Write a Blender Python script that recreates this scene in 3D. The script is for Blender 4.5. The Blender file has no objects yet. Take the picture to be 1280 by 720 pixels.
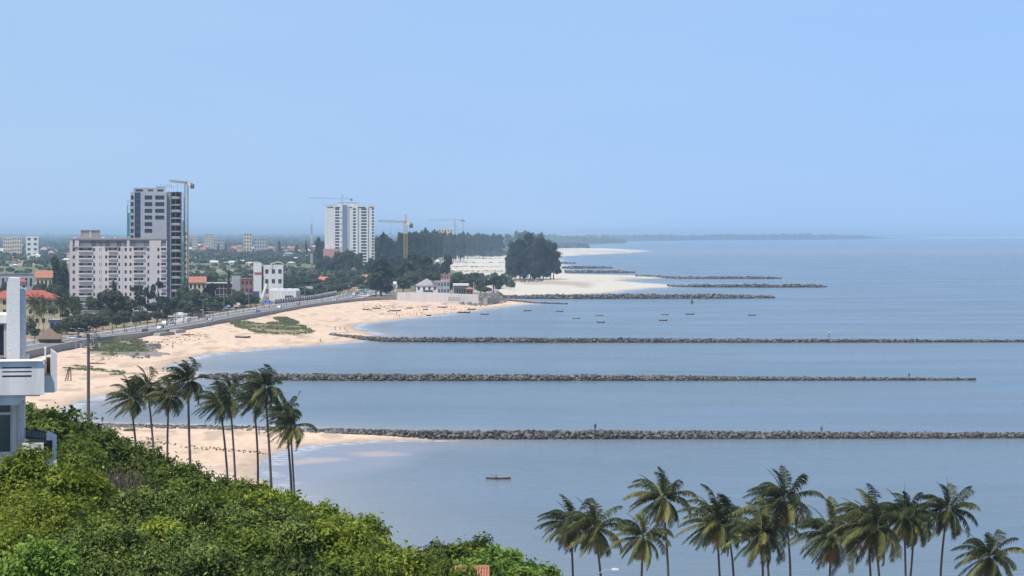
import bpy, bmesh, math, random
import numpy as np
PI = math.pi
HAZE_D, HAZE_C = 0.66e-4, (0.56, 0.775, 1.0, 1)
F, H, HY, CX = 3000.0, 45.0, 292.5, 640.0      # focal length in photo pixels, eye height, horizon row, centre column
random.seed(7); rng = np.random.default_rng(7)
S = bpy.context.scene
COL = S.collection

# ------------------------------------------------------------------ survey helpers: photo column/row -> metres
def G(px, py, z=0.0):
    D = F * (H - z) / (py - HY)
    return ((px - CX) * D / F, D, z)
def DX(px, D): return (px - CX) * D / F
def DZ(py, D): return H - (py - HY) * D / F
def Dof(py, z=4.0): return F * (H - z) / (py - HY)

# ------------------------------------------------------------------ materials
MATS = {}
def mat(name, col, rough=0.8, var=0.0, scale=1.0, col2=None, metallic=0.0, spec=0.3, attr=None, transl=0.0, bump=0.0, objrand=0.0, streak=False):
    if name in MATS: return MATS[name]
    m = bpy.data.materials.new(name); m.use_nodes = True
    nt = m.node_tree; N = nt.nodes; L = nt.links
    p = N['Principled BSDF']
    p.inputs['Roughness'].default_value = rough
    p.inputs['Metallic'].default_value = metallic
    p.inputs['Specular IOR Level'].default_value = spec
    p.inputs['Base Color'].default_value = (*col, 1)
    out = None
    if attr or var > 0 or col2:
        mix = N.new('ShaderNodeMix'); mix.data_type = 'RGBA'
        c2 = col2 if col2 else tuple(c * (1 - var) for c in col)
        mix.inputs[6].default_value = (*col, 1); mix.inputs[7].default_value = (*c2, 1)
        if attr:
            a = N.new('ShaderNodeAttribute'); a.attribute_name = attr
            L.new(a.outputs['Fac'], mix.inputs[0])
        else:
            tc = N.new('ShaderNodeTexCoord'); nz = N.new('ShaderNodeTexNoise')
            nz.inputs['Scale'].default_value = scale; nz.inputs['Detail'].default_value = 6; nz.inputs['Roughness'].default_value = 0.65
            if streak:
                mp = N.new('ShaderNodeMapping'); mp.inputs['Scale'].default_value = (1, 1, 0.15)
                L.new(tc.outputs['Object'], mp.inputs[0]); L.new(mp.outputs[0], nz.inputs['Vector'])
            else:
                L.new(tc.outputs['Object'], nz.inputs['Vector'])
            mr = N.new('ShaderNodeMapRange'); mr.inputs[1].default_value = 0.35; mr.inputs[2].default_value = 0.68
            L.new(nz.outputs['Fac'], mr.inputs[0]); L.new(mr.outputs[0], mix.inputs[0])
            if bump > 0:
                b = N.new('ShaderNodeBump'); b.inputs['Strength'].default_value = bump; b.inputs['Distance'].default_value = 0.05
                L.new(nz.outputs['Fac'], b.inputs['Height']); L.new(b.outputs[0], p.inputs['Normal'])
        out = mix.outputs[2]
    if objrand > 0 and out:
        oi = N.new('ShaderNodeObjectInfo'); hs = N.new('ShaderNodeHueSaturation')
        mr = N.new('ShaderNodeMapRange'); mr.inputs[3].default_value = 1 - objrand; mr.inputs[4].default_value = 1 + objrand
        L.new(oi.outputs['Random'], mr.inputs[0]); L.new(mr.outputs[0], hs.inputs['Value'])
        L.new(out, hs.inputs['Color']); out = hs.outputs[0]
    if out: L.new(out, p.inputs['Base Color'])
    if transl > 0:
        t = N.new('ShaderNodeBsdfTranslucent'); ms = N.new('ShaderNodeMixShader'); ms.inputs[0].default_value = transl
        t.inputs[0].default_value = (*[min(1, c * 1.3) for c in col], 1)
        if out: L.new(out, t.inputs[0])
        L.new(p.outputs[0], ms.inputs[1]); L.new(t.outputs[0], ms.inputs[2])
        L.new(ms.outputs[0], N['Material Output'].inputs['Surface'])
    MATS[name] = m
    return m

WHITE = mat('white_paint', (0.76, 0.76, 0.75), 0.7, col2=(0.6, 0.59, 0.57), scale=0.35, streak=True)
HOUSEWHITE = mat('house_white_paint', (0.84, 0.81, 0.77), 0.65, col2=(0.62, 0.59, 0.55), scale=1.6, streak=True)
STUCCO = mat('rough_stucco', (0.86, 0.83, 0.79), 0.85, col2=(0.66, 0.64, 0.61), scale=14.0, bump=0.4)
PALE = mat('pale_paint', (0.70, 0.65, 0.63), 0.75, col2=(0.56, 0.52, 0.50), scale=0.12, streak=True)
CREAM = mat('cream_paint', (0.68, 0.58, 0.44), 0.8, col2=(0.5, 0.44, 0.36), scale=0.3, streak=True)
YELLOW = mat('yellow_paint', (0.55, 0.49, 0.31), 0.8, col2=(0.45, 0.40, 0.27), scale=0.3)
CONC = mat('concrete', (0.33, 0.32, 0.30), 0.85, col2=(0.22, 0.21, 0.20), scale=0.3, streak=True)
DCONC = mat('bare_concrete', (0.24, 0.25, 0.26), 0.85, col2=(0.15, 0.16, 0.17), scale=0.3, streak=True)
LCONC = mat('light_concrete', (0.46, 0.44, 0.41), 0.85, col2=(0.33, 0.32, 0.30), scale=0.6, streak=True)
GREYP = mat('grey_paint', (0.42, 0.44, 0.47), 0.7, col2=(0.34, 0.36, 0.39), scale=0.1)
GLASS = mat('window_glass', (0.035, 0.04, 0.05), 0.12, spec=0.5, col2=(0.06, 0.065, 0.075), scale=0.9)
STRIPG = mat('pale_blue_glass', (0.17, 0.23, 0.33), 0.3, spec=0.5)
WINGC = mat('wing_concrete', (0.30, 0.32, 0.35), 0.85, col2=(0.2, 0.22, 0.25), scale=0.3, streak=True)
BGLASS = mat('blue_glass', (0.06, 0.09, 0.15), 0.15, spec=0.6)
DARK = mat('dark_opening', (0.05, 0.05, 0.055), 0.9)
RED = mat('red_tiles', (0.44, 0.115, 0.075), 0.85, col2=(0.33, 0.10, 0.07), scale=0.4, objrand=0.2)
ORANGE = mat('orange_tiles', (0.46, 0.20, 0.125), 0.85, col2=(0.30, 0.14, 0.10), scale=1.2)
PINK = mat('pink_paint', (0.55, 0.3, 0.27), 0.85, col2=(0.45, 0.26, 0.24), scale=0.4)
BRICK = mat('brick_brown', (0.28, 0.16, 0.12), 0.9, col2=(0.2, 0.13, 0.1), scale=0.5)
METALROOF = mat('pale_metal_roof', (0.68, 0.68, 0.66), 0.5, col2=(0.5, 0.48, 0.45), scale=0.3)
GREYROOF = mat('grey_sheet_roof', (0.27, 0.27, 0.27), 0.7, col2=(0.18, 0.17, 0.17), scale=0.3)
THATCH = mat('thatch', (0.24, 0.17, 0.12), 1.0, col2=(0.15, 0.11, 0.08), scale=1.5)
BLUE = mat('blue_cloth', (0.04, 0.16, 0.55), 0.7, col2=(0.03, 0.12, 0.42), scale=1)
BLUEROOF = mat('blue_roof', (0.12, 0.18, 0.30), 0.6, col2=(0.09, 0.14, 0.22), scale=.6)
STEEL = mat('galvanised_steel', (0.42, 0.43, 0.44), 0.5, metallic=0.3, col2=(0.3, 0.3, 0.3), scale=2)
YSTEEL = mat('yellow_steel', (0.55, 0.36, 0.10), 0.55, col2=(0.4, 0.28, 0.1), scale=1)
TSTEEL = mat('tan_steel', (0.34, 0.25, 0.20), 0.6, col2=(0.22, 0.16, 0.13), scale=1)
RSTEEL = mat('red_steel', (0.45, 0.14, 0.10), 0.6, col2=(0.34, 0.12, 0.1), scale=1)
NETG = mat('green_net', (0.05, 0.20, 0.17), 0.9, col2=(0.08, 0.26, 0.24), scale=.5)
WOOD = mat('weathered_wood', (0.10, 0.07, 0.05), 0.9, col2=(0.06, 0.045, 0.035), scale=3)
BARK = mat('bark', (0.13, 0.105, 0.085), 0.95, col2=(0.07, 0.055, 0.045), scale=4)
PBARK = mat('palm_bark', (0.11, 0.095, 0.085), 0.95, col2=(0.06, 0.05, 0.045), scale=5)
RUBBER = mat('rubber', (0.02, 0.02, 0.02), 0.8)
BLACKM = mat('black_metal', (0.03, 0.03, 0.035), 0.6)
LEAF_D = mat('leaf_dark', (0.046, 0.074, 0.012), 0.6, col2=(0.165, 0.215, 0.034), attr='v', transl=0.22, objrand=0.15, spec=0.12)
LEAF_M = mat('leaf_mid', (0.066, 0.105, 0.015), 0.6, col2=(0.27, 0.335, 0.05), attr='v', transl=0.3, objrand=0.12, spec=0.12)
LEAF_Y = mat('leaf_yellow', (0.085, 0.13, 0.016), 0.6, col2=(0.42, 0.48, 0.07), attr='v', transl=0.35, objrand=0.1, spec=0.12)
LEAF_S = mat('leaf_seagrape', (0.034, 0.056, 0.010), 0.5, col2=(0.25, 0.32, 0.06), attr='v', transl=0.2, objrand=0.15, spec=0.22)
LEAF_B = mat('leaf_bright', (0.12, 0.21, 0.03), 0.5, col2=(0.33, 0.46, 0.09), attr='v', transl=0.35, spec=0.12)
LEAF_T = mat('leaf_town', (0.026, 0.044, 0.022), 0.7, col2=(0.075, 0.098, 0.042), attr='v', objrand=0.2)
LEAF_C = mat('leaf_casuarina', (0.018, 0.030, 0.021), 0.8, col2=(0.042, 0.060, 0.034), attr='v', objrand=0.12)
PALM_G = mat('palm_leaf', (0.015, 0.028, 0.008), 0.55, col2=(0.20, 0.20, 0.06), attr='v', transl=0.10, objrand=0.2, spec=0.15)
PALM_Y = mat('palm_dry_leaf', (0.24, 0.17, 0.06), 0.7, col2=(0.46, 0.36, 0.17), attr='v', transl=0.2)
COCO = mat('coconut', (0.2, 0.17, 0.05), 0.6)
TWIG = mat('twigs', (0.16, 0.13, 0.10), 0.9, col2=(0.1, 0.08, 0.06), scale=6)
GRASSM = mat('dune_grass_leaf', (0.12, 0.15, 0.055), 0.8, col2=(0.27, 0.28, 0.14), attr='v', transl=0.2)
ASPH = mat('asphalt', (0.22, 0.215, 0.21), 0.9, col2=(0.16, 0.16, 0.16), scale=0.15)
PAVE = mat('promenade_concrete', (0.42, 0.40, 0.37), 0.9, col2=(0.32, 0.30, 0.28), scale=0.3)
PAINTW = mat('road_paint', (0.75, 0.75, 0.72), 0.8)
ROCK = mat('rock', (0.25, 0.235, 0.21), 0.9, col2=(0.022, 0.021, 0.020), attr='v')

# ------------------------------------------------------------------ object helpers
def thing(name, label, cat, loc=(0, 0, 0), rz=0.0, group=None, scale=1.0):
    o = bpy.data.objects.new(name, None); COL.objects.link(o)
    o.location = loc; o.rotation_euler = (0, 0, rz); o.scale = (scale,) * 3
    o.empty_display_size = 0.5
    o['label'] = label; o['category'] = cat
    if group: o['group'] = group
    return o
def tag(o, label, cat, group=None):
    o['label'] = label; o['category'] = cat
    if group: o['group'] = group
    return o
def link(name, me, parent=None, loc=None):
    o = bpy.data.objects.new(name, me); COL.objects.link(o)
    if parent: o.parent = parent
    if loc: o.location = loc
    return o
def copy_tree(root, label=None, loc=None, rz=None, scale=None, group=None):
    def rec(o, par):
        c = o.copy(); COL.objects.link(c)
        if par: c.parent = par
        for ch in list(o.children): rec(ch, c)
        return c
    r = rec(root, None)
    if label: r['label'] = label
    if group: r['group'] = group
    if loc is not None: r.location = loc
    if rz is not None: r.rotation_euler = (0, 0, rz)
    if scale is not None: r.scale = (scale, scale, scale) if not isinstance(scale, tuple) else scale
    return r
def npmesh(name, V, Fc, mats, attrs=None, smooth=False, matidx=None):
    """V (n,3), Fc (m,k) all faces the same size."""
    V = np.asarray(V, dtype=np.float32); Fc = np.asarray(Fc, dtype=np.int32)
    me = bpy.data.meshes.new(name)
    me.vertices.add(len(V)); me.vertices.foreach_set('co', V.ravel())
    k = Fc.shape[1]
    me.loops.add(Fc.size); me.loops.foreach_set('vertex_index', Fc.ravel())
    me.polygons.add(len(Fc)); me.polygons.foreach_set('loop_start', np.arange(0, Fc.size, k, dtype=np.int32))
    me.polygons.foreach_set('loop_total', np.full(len(Fc), k, dtype=np.int32))
    if matidx is not None: me.polygons.foreach_set('material_index', np.asarray(matidx, dtype=np.int32))
    me.polygons.foreach_set('use_smooth', np.full(len(Fc), smooth, dtype=bool))
    for m in (mats if isinstance(mats, (list, tuple)) else [mats]): me.materials.append(m)
    for an, (kind, arr) in (attrs or {}).items():
        a = me.attributes.new(an, kind, 'POINT')
        a.data.foreach_set('color' if kind == 'FLOAT_COLOR' else 'value', np.asarray(arr, dtype=np.float32).ravel())
    me.update(calc_edges=True)
    return me

class MB:
    def __init__(s): s.v = []; s.f = []
    def quad(s, a, b, c, d):
        n = len(s.v); s.v += [a, b, c, d]; s.f.append((n, n + 1, n + 2, n + 3)); return s
    def poly(s, pts):
        n = len(s.v); s.v += list(pts); s.f.append(tuple(range(n, n + len(pts)))); return s
    def box(s, x0, x1, y0, y1, z0, z1):
        n = len(s.v)
        s.v += [(x0, y0, z0), (x1, y0, z0), (x1, y1, z0), (x0, y1, z0), (x0, y0, z1), (x1, y0, z1), (x1, y1, z1), (x0, y1, z1)]
        s.f += [tuple(n + i for i in q) for q in ((0, 3, 2, 1), (4, 5, 6, 7), (0, 1, 5, 4), (1, 2, 6, 5), (2, 3, 7, 6), (3, 0, 4, 7))]
        return s
    def bar(s, a, b, w, w2=None, n=4):
        a = np.array(a, float); b = np.array(b, float); d = b - a; L = np.linalg.norm(d)
        if L < 1e-6: return s
        d /= L; u = np.cross(d, (0, 0, 1) if abs(d[2]) < .9 else (1, 0, 0)); u /= np.linalg.norm(u); v = np.cross(d, u)
        w2 = w if w2 is None else w2; k = len(s.v)
        for P, r in ((a, w / 2), (b, w2 / 2)):
            for i in range(n):
                t = 2 * PI * (i + .5) / n; s.v.append(tuple(P + (u * math.cos(t) + v * math.sin(t)) * r * (1.4142 if n == 4 else 1)))
        for i in range(n): j = (i + 1) % n; s.f.append((k + i, k + j, k + n + j, k + n + i))
        s.f.append(tuple(k + i for i in range(n))[::-1]); s.f.append(tuple(k + n + i for i in range(n)))
        return s
    def tube(s, pts, rad, n=8):
        pts = [np.array(p, float) for p in pts]; k0 = len(s.v)
        for i, P in enumerate(pts):
            d = pts[min(i + 1, len(pts) - 1)] - pts[max(i - 1, 0)]; d /= np.linalg.norm(d)
            u = np.cross(d, (0.0, 1.0, 0.0) if abs(d[1]) < .9 else (1.0, 0, 0)); u /= np.linalg.norm(u); v = np.cross(d, u)
            for j in range(n):
                t = 2 * PI * j / n; s.v.append(tuple(P + (u * math.cos(t) + v * math.sin(t)) * rad[i]))
        for i in range(len(pts) - 1):
            for j in range(n):
                a = k0 + i * n + j; b = k0 + i * n + (j + 1) % n; s.f.append((a, b, b + n, a + n))
        s.f.append(tuple(range(k0, k0 + n))[::-1]); m = k0 + (len(pts) - 1) * n; s.f.append(tuple(range(m, m + n)))
        return s
    def prism(s, prof, y0, y1, axis='y'):
        """profile polygon [(x,z)] extruded along y (or along x when axis='x' with profile [(y,z)])"""
        n = len(s.v); k = len(prof)
        for yy in (y0, y1):
            for (p, q) in prof: s.v.append((p, yy, q) if axis == 'y' else (yy, p, q))
        for i in range(k): j = (i + 1) % k; s.f.append((n + i, n + j, n + k + j, n + k + i))
        s.f.append(tuple(range(n, n + k))[::-1]); s.f.append(tuple(range(n + k, n + 2 * k)))
        return s
    def hip(s, x0, x1, y0, y1, z0, h, ov=0.5, ridge=0.5):
        x0 -= ov; x1 += ov; y0 -= ov; y1 += ov; n = len(s.v); w = x1 - x0; d = y1 - y0
        if w >= d: r = ridge * d; a = (x0 + r, (y0 + y1) / 2, z0 + h); b = (x1 - r, (y0 + y1) / 2, z0 + h)
        else: r = ridge * w; a = ((x0 + x1) / 2, y0 + r, z0 + h); b = ((x0 + x1) / 2, y1 - r, z0 + h)
        s.v += [(x0, y0, z0), (x1, y0, z0), (x1, y1, z0), (x0, y1, z0), a, b, (x0, y0, z0 - .25), (x1, y0, z0 - .25), (x1, y1, z0 - .25), (x0, y1, z0 - .25)]
        if w >= d: fs = [(0, 1, 5, 4), (1, 2, 5), (2, 3, 4, 5), (3, 0, 4)]
        else: fs = [(0, 1, 4), (1, 2, 5, 4), (2, 3, 5), (3, 0, 4, 5)]
        fs += [(6, 7, 1, 0), (7, 8, 2, 1), (8, 9, 3, 2), (9, 6, 0, 3), (9, 8, 7, 6)]
        s.f += [tuple(n + i for i in f) for f in fs]
        return s
    def lattice(s, a, b, w, leg=0.14, brace=0.08, seg=None):
        """square lattice mast or boom from a to b"""
        a = np.array(a, float); b = np.array(b, float); d = b - a; L = np.linalg.norm(d); d /= L
        u = np.cross(d, (0, 1, 0)); u /= np.linalg.norm(u); v = np.cross(d, u); seg = seg or w
        c = [(-1, -1), (1, -1), (1, 1), (-1, 1)]; P = lambda t, i: a + d * t + u * c[i][0] * w / 2 + v * c[i][1] * w / 2
        for i in range(4): s.bar(P(0, i), P(L, i), leg)
        n = max(1, int(L / seg))
        for k in range(n):
            t0, t1 = L * k / n, L * (k + 1) / n
            for i in range(4):
                j = (i + 1) % 4
                s.bar(P(t0, i) if k % 2 else P(t0, j), P(t1, j) if k % 2 else P(t1, i), brace)
                s.bar(P(t0, i), P(t0, j), brace)
        return s
    def mesh(s, name, mats, smooth=False):
        me = bpy.data.meshes.new(name); me.from_pydata([tuple(map(float, p)) for p in s.v], [], s.f)
        for m in (mats if isinstance(mats, (list, tuple)) else [mats]): me.materials.append(m)
        if smooth: me.polygons.foreach_set('use_smooth', [True] * len(me.polygons))
        me.update(); return me
    def build(s, name, m, parent=None, smooth=False, loc=None):
        return link(name, s.mesh(name, m, smooth), parent, loc)

# ------------------------------------------------------------------ camera, light, sky
cam_d = bpy.data.cameras.new('camera'); cam = bpy.data.objects.new('camera', cam_d); COL.objects.link(cam)
cam.location = (0, 0, H); cam.rotation_euler = (PI / 2, 0, 0)
cam_d.sensor_width = 36; cam_d.lens = F / 1280 * 36; cam_d.shift_y = -(360 - HY) / 1280
cam_d.clip_start = 1; cam_d.clip_end = 400000
S.camera = cam
SUN_EL, SUN_AZ = math.radians(61), math.radians(-138)      # azimuth from +Y (away from the camera), towards +X
sdir = (math.cos(SUN_EL) * math.sin(SUN_AZ), math.cos(SUN_EL) * math.cos(SUN_AZ), math.sin(SUN_EL))
sd = bpy.data.lights.new('sun', 'SUN'); sd.energy = 5.0; sd.angle = math.radians(0.6); sd.color = (1.0, 0.955, 0.88)
so = bpy.data.objects.new('sun', sd); COL.objects.link(so)
from mathutils import Vector
so.rotation_euler = Vector(sdir).to_track_quat('Z', 'Y').to_euler(); so.location = (0, 0, 300)
W = bpy.data.worlds.new('World'); S.world = W; W.use_nodes = True
nt = W.node_tree; bg = nt.nodes['Background']
sky = nt.nodes.new('ShaderNodeTexSky'); sky.sky_type = 'NISHITA'; sky.sun_disc = False
sky.sun_elevation = SUN_EL; sky.sun_rotation = SUN_AZ; sky.altitude = 0; sky.air_density = 1.0; sky.dust_density = 0.3; sky.ozone_density = 3.0
tint = nt.nodes.new('ShaderNodeMix'); tint.data_type = 'RGBA'; tint.blend_type = 'MULTIPLY'; tint.inputs[0].default_value = 1.0
tint.inputs[7].default_value = (0.88, 0.98, 1.14, 1)
nt.links.new(sky.outputs[0], tint.inputs[6])
stc = nt.nodes.new('ShaderNodeTexCoord'); sxyz = nt.nodes.new('ShaderNodeSeparateXYZ'); nt.links.new(stc.outputs['Generated'], sxyz.inputs[0])
lowf = nt.nodes.new('ShaderNodeMapRange'); lowf.interpolation_type = 'SMOOTHSTEP'; lowf.inputs[1].default_value = 0.06; lowf.inputs[2].default_value = 0.42; lowf.inputs[3].default_value = 0.85; lowf.inputs[4].default_value = 0.0
nt.links.new(sxyz.outputs['Z'], lowf.inputs[0])
band = nt.nodes.new('ShaderNodeMapRange'); band.inputs[1].default_value = -0.22; band.inputs[2].default_value = 0.22; nt.links.new(sxyz.outputs['X'], band.inputs[0])
side = nt.nodes.new('ShaderNodeMix'); side.data_type = 'RGBA'; side.inputs[6].default_value = (4.05, 6.05, 9.3, 1); side.inputs[7].default_value = (3.4, 5.75, 10.1, 1); nt.links.new(band.outputs[0], side.inputs[0])
low = nt.nodes.new('ShaderNodeMix'); low.data_type = 'RGBA'; nt.links.new(lowf.outputs[0], low.inputs[0]); nt.links.new(tint.outputs[2], low.inputs[6]); nt.links.new(side.outputs[2], low.inputs[7])
cmp_ = nt.nodes.new('ShaderNodeMapping'); cmp_.inputs['Scale'].default_value = (3, 3, 22); cmp_.inputs['Rotation'].default_value = (0, .05, 0); cn = nt.nodes.new('ShaderNodeTexNoise'); cn.inputs['Scale'].default_value = 1.6; cn.inputs['Detail'].default_value = 5; cn.inputs['Roughness'].default_value = .6
nt.links.new(stc.outputs['Generated'], cmp_.inputs[0]); nt.links.new(cmp_.outputs[0], cn.inputs['Vector'])
cr = nt.nodes.new('ShaderNodeMapRange'); cr.inputs[1].default_value = .45; cr.inputs[2].default_value = .8; cr.inputs[3].default_value = 0; cr.inputs[4].default_value = .13; nt.links.new(cn.outputs['Fac'], cr.inputs[0])
cl_ = nt.nodes.new('ShaderNodeMix'); cl_.data_type = 'RGBA'; cl_.inputs[7].default_value = (5.6, 7.2, 9.6, 1); nt.links.new(cr.outputs[0], cl_.inputs[0]); nt.links.new(low.outputs[2], cl_.inputs[6])
nt.links.new(cl_.outputs[2], bg.inputs[0]); bg.inputs[1].default_value = 0.1
S.view_settings.view_transform = 'Standard'; S.view_settings.look = 'None'; S.view_settings.gamma = 1; S.view_settings.exposure = 0.0
S.view_settings.use_curve_mapping = False
S.cycles.use_denoising = True
try: S.cycles.denoiser = 'OPENIMAGEDENOISE'
except Exception: pass
S.cycles.max_bounces = 5; S.cycles.diffuse_bounces = 2; S.cycles.glossy_bounces = 2; S.cycles.transmission_bounces = 3; S.cycles.transparent_max_bounces = 4
S.cycles.volume_bounces = 2; S.cycles.caustics_reflective = False; S.cycles.caustics_refractive = False
# ------------------------------------------------------------------ terrain and water
def vnoise(X, Y, s, seed=0):
    x = np.asarray(X) / s; y = np.asarray(Y) / s; xi = np.floor(x).astype(np.int64); yi = np.floor(y).astype(np.int64)
    fx = x - xi; fy = y - yi; fx = fx * fx * (3 - 2 * fx); fy = fy * fy * (3 - 2 * fy)
    def h(a, b):
        n = (a * 374761393 + b * 668265263 + seed * 1442695041) & 0xffffffff
        n = ((n ^ (n >> 13)) * 1274126177) & 0xffffffff
        return ((n ^ (n >> 16)) & 0xffff) / 65535.0
    return (h(xi, yi) * (1 - fx) + h(xi + 1, yi) * fx) * (1 - fy) + (h(xi, yi + 1) * (1 - fx) + h(xi + 1, yi + 1) * fx) * fy
def fbm(X, Y, s, o=3, seed=0):
    r = 0; a = 0.5; t = 0
    for i in range(o): r = r + a * vnoise(X, Y, s / 2 ** i, seed + i * 17); t += a; a *= .55
    return r / t
def sdist(P, X, Y, closed=True):
    """signed distance to a polygon (positive inside), plain distance when open"""
    X = np.asarray(X, float); Y = np.asarray(Y, float); d2 = np.full(X.shape, 1e30); ins = np.zeros(X.shape, bool)
    n = len(P)
    for i in range(n if closed else n - 1):
        x0, y0 = P[i]; x1, y1 = P[(i + 1) % n]; dx, dy = x1 - x0, y1 - y0; l2 = dx * dx + dy * dy + 1e-9
        t = np.clip(((X - x0) * dx + (Y - y0) * dy) / l2, 0, 1)
        d2 = np.minimum(d2, (X - x0 - t * dx) ** 2 + (Y - y0 - t * dy) ** 2)
        if closed and y0 != y1:
            c = ((y0 > Y) != (y1 > Y)) & (X < x0 + (Y - y0) * dx / dy); ins ^= c
    d = np.sqrt(d2)
    return np.where(ins, d, -d) if closed else d
def gp(pts, z=0.0): return [G(x, y, z)[:2] for x, y in pts]
SHORE = gp([(2600, 830), (1900, 825), (1400, 815), (1000, 805), (700, 798), (560, 785), (450, 765), (392, 730), (374, 680), (350, 615), (318, 592), (325, 574), (350, 563),
  (385, 556), (430, 553), (480, 550.5), (545, 549.6), (552, 546), (500, 543), (440, 540.5), (400, 538), (330, 534.5), (200, 532), (110, 530), (78, 524), (68, 516), (78, 509), (100, 500),
  (142, 490), (200, 479), (250, 471), (240, 467), (212, 464), (201, 461), (212, 455), (250, 444), (325, 436), (389, 431.5), (441, 427), (470, 420), (452, 414),
  (438, 409.5), (447, 405), (492, 399.5), (545, 394), (615, 385), (640, 381.5), (665, 380), (668, 378.5), (645, 376.5), (632, 374), (632, 372), (700, 369), (760, 366), (800, 361), (862, 357.5),
  (815, 354.5), (772, 351), (795, 348.6), (852, 347.3), (800, 344.6), (720, 343), (704, 341.5), (712, 338), (700, 336), (708, 332), (698, 329), (702, 325),
  (688, 321), (730, 319), (790, 316), (815, 313.5), (760, 310.5), (700, 309.8), (712, 307.5), (775, 304.2), (783, 303), (760, 302.2), (860, 300.8), (1010, 299.7), (1118, 298), (1050, 296.9),
  (1150, 296.2), (1420, 295.6), (1900, 295.2)]) + [(60000, 140000), (-90000, 140000), (-90000, -500), (3000, -500)]
WALLPX = [(-60, 462), (0, 450), (60, 436), (100, 428.5), (118, 424.5), (150, 422), (190, 417.2), (215, 413), (260, 405), (300, 397), (345, 389.5), (390, 381.5), (430, 376.5), (445, 374.8)]
WALL = gp(WALLPX, 4.0)
RESTO = gp([(470, 373.2), (500, 373.0), (560, 373.0), (600, 374.6), (630, 372.5)], 4.0)
TOWN = WALL + RESTO + gp([(634, 366), (618, 359), (606, 350), (585, 341), (560, 335), (556, 326), (566, 319.5), (600, 317), (640, 315), (690, 305), (640, 300)], 3.5) + [(2000, 30000), (-90000, 60000), (-90000, 400), (-600, 400)]
def hill(X, Y):
    Ye = np.interp(X, [-70, -38, -24, -11, -3, 5, 40, 90], [185, 165, 140, 108, 82, 60, 35, 0])
    s = np.clip((Y - Ye) / 95, 0, 1); return 4 + 23.5 * (1 - s * s * (3 - 2 * s))
FIELD = {}
def zones(X, Y):
    X = np.asarray(X, float); Y = np.asarray(Y, float)
    wob = (fbm(X, Y, 22, 3, 5) - .5) * np.clip(Y / 100, 2, 14)
    dS = sdist(SHORE, X, Y); dS = dS + np.where(np.abs(dS) < 60, wob * .5, 0)
    dT = sdist(TOWN, X, Y)
    z = np.clip(dS * 0.048, -1.6, 3.1)
    far = (Y > 1690) & (dT < 20)
    z = np.where(far, np.minimum(z, 1.0), z)
    z = np.where(dS > 1, z + (fbm(X, Y, 9, 2, 9) - .5) * .35 * np.clip(dS / 25, 0, 1), z)
    t = np.clip((dT - 2.0) / 5, 0, 1) * (Y > 500) * (dS > 0)
    z = z * (1 - t) + 3.88 * t
    z = np.where(dS > 0, z, np.minimum(z, -0.01))
    hz = hill(X, Y); th = np.clip((420 - Y) / 60, 0, 1)
    z = np.maximum(z, np.where((dS > 4), hz * th + z * (1 - th), z))
    return z, dS, dT
GRASSP = [gp([(284, 406), (305, 404), (330, 406.5), (345, 403), (378, 406), (391, 411), (388, 416), (360, 417.5), (318, 417), (300, 412)], 2.3),
          gp([(340, 397.5), (358, 397), (376, 402), (360, 403.5)], 2.6),
          gp([(117, 426), (178, 425), (184, 433), (172, 438), (116, 439)], 3),
          gp([(90, 455), (120, 458), (162, 464), (150, 468), (110, 464), (80, 461)], 1.5),
          gp([(118, 541), (200, 539.5), (190, 543), (140, 545)], 1)]
def ground_grid():
    ys = list(np.arange(294.2, 300, .12)) + list(np.arange(300, 330, .25)) + list(np.arange(330, 560, .5)) + list(np.arange(560, 760, 1.0)) + list(np.geomspace(760, 5200, 110))
    Ds = F * H / (np.array(ys) - HY)
    px = np.array(list(np.arange(-1500, -60, 24)) + list(np.arange(-60, 1000, 2.5)) + list(np.arange(1000, 1340, 6)) + list(np.arange(1340, 2800, 24)))
    D, P = np.meshgrid(Ds, px, indexing='ij'); return (P - CX) * D / F, D
X, Y = ground_grid(); R, C = X.shape
Z, dS, dT = zones(X, Y)
for i, P in enumerate(GRASSP[:3]):
    d = sdist(P, X, Y); Z = Z + np.clip(d / 4, 0, 1) * (0.9 if i < 2 else .7) * np.clip(fbm(X, Y, 10, 2, 3) * 1.8, .5, 1.4)
def lerp(a, b, t): return a + (b - a) * t[..., None]
col = np.zeros((R, C, 3)); col[:] = (0.68, 0.505, 0.365)
n1 = fbm(X, Y, 30, 4, 1); n2 = fbm(X, Y, 7, 3, 2); n3 = fbm(X, Y * .35, 5, 3, 12)
col = lerp(col, np.array((0.74, 0.575, 0.43)), np.clip(n1 * 2 - .6, 0, 1))
col = lerp(col, np.array((0.40, 0.31, 0.23)), np.clip((n3 - .58) * 4, 0, .6))           # seaweed and damp wrack lines
farf = np.clip((Y - 1600) / 200, 0, 1); col = lerp(col, np.array((0.62, 0.57, 0.47)), farf)
farl = fbm(X, Y * .25, 60, 3, 31); col = lerp(col, np.array((0.42, 0.36, 0.27)), farf * np.clip((farl - .56) * 6, 0, .85))
south = np.clip((470 - Y) / 30, 0, 1); col = lerp(col, np.array((0.66, 0.53, 0.43)), south * .7)
wet = np.clip(1 - dS / (5 + 5 * n1), 0, 1) * (dS > -50); col = lerp(col, np.array((0.42, 0.32, 0.23)), wet * .75)
town = np.clip((dT - 2) / 6, 0, 1) * (Y > 500)
earth = lerp(np.zeros_like(col) + (0.36, 0.29, 0.21), np.array((0.13, 0.14, 0.07)), np.clip(fbm(X, Y, 45, 4, 77) * 2.6 - .9, 0, 1))
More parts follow.
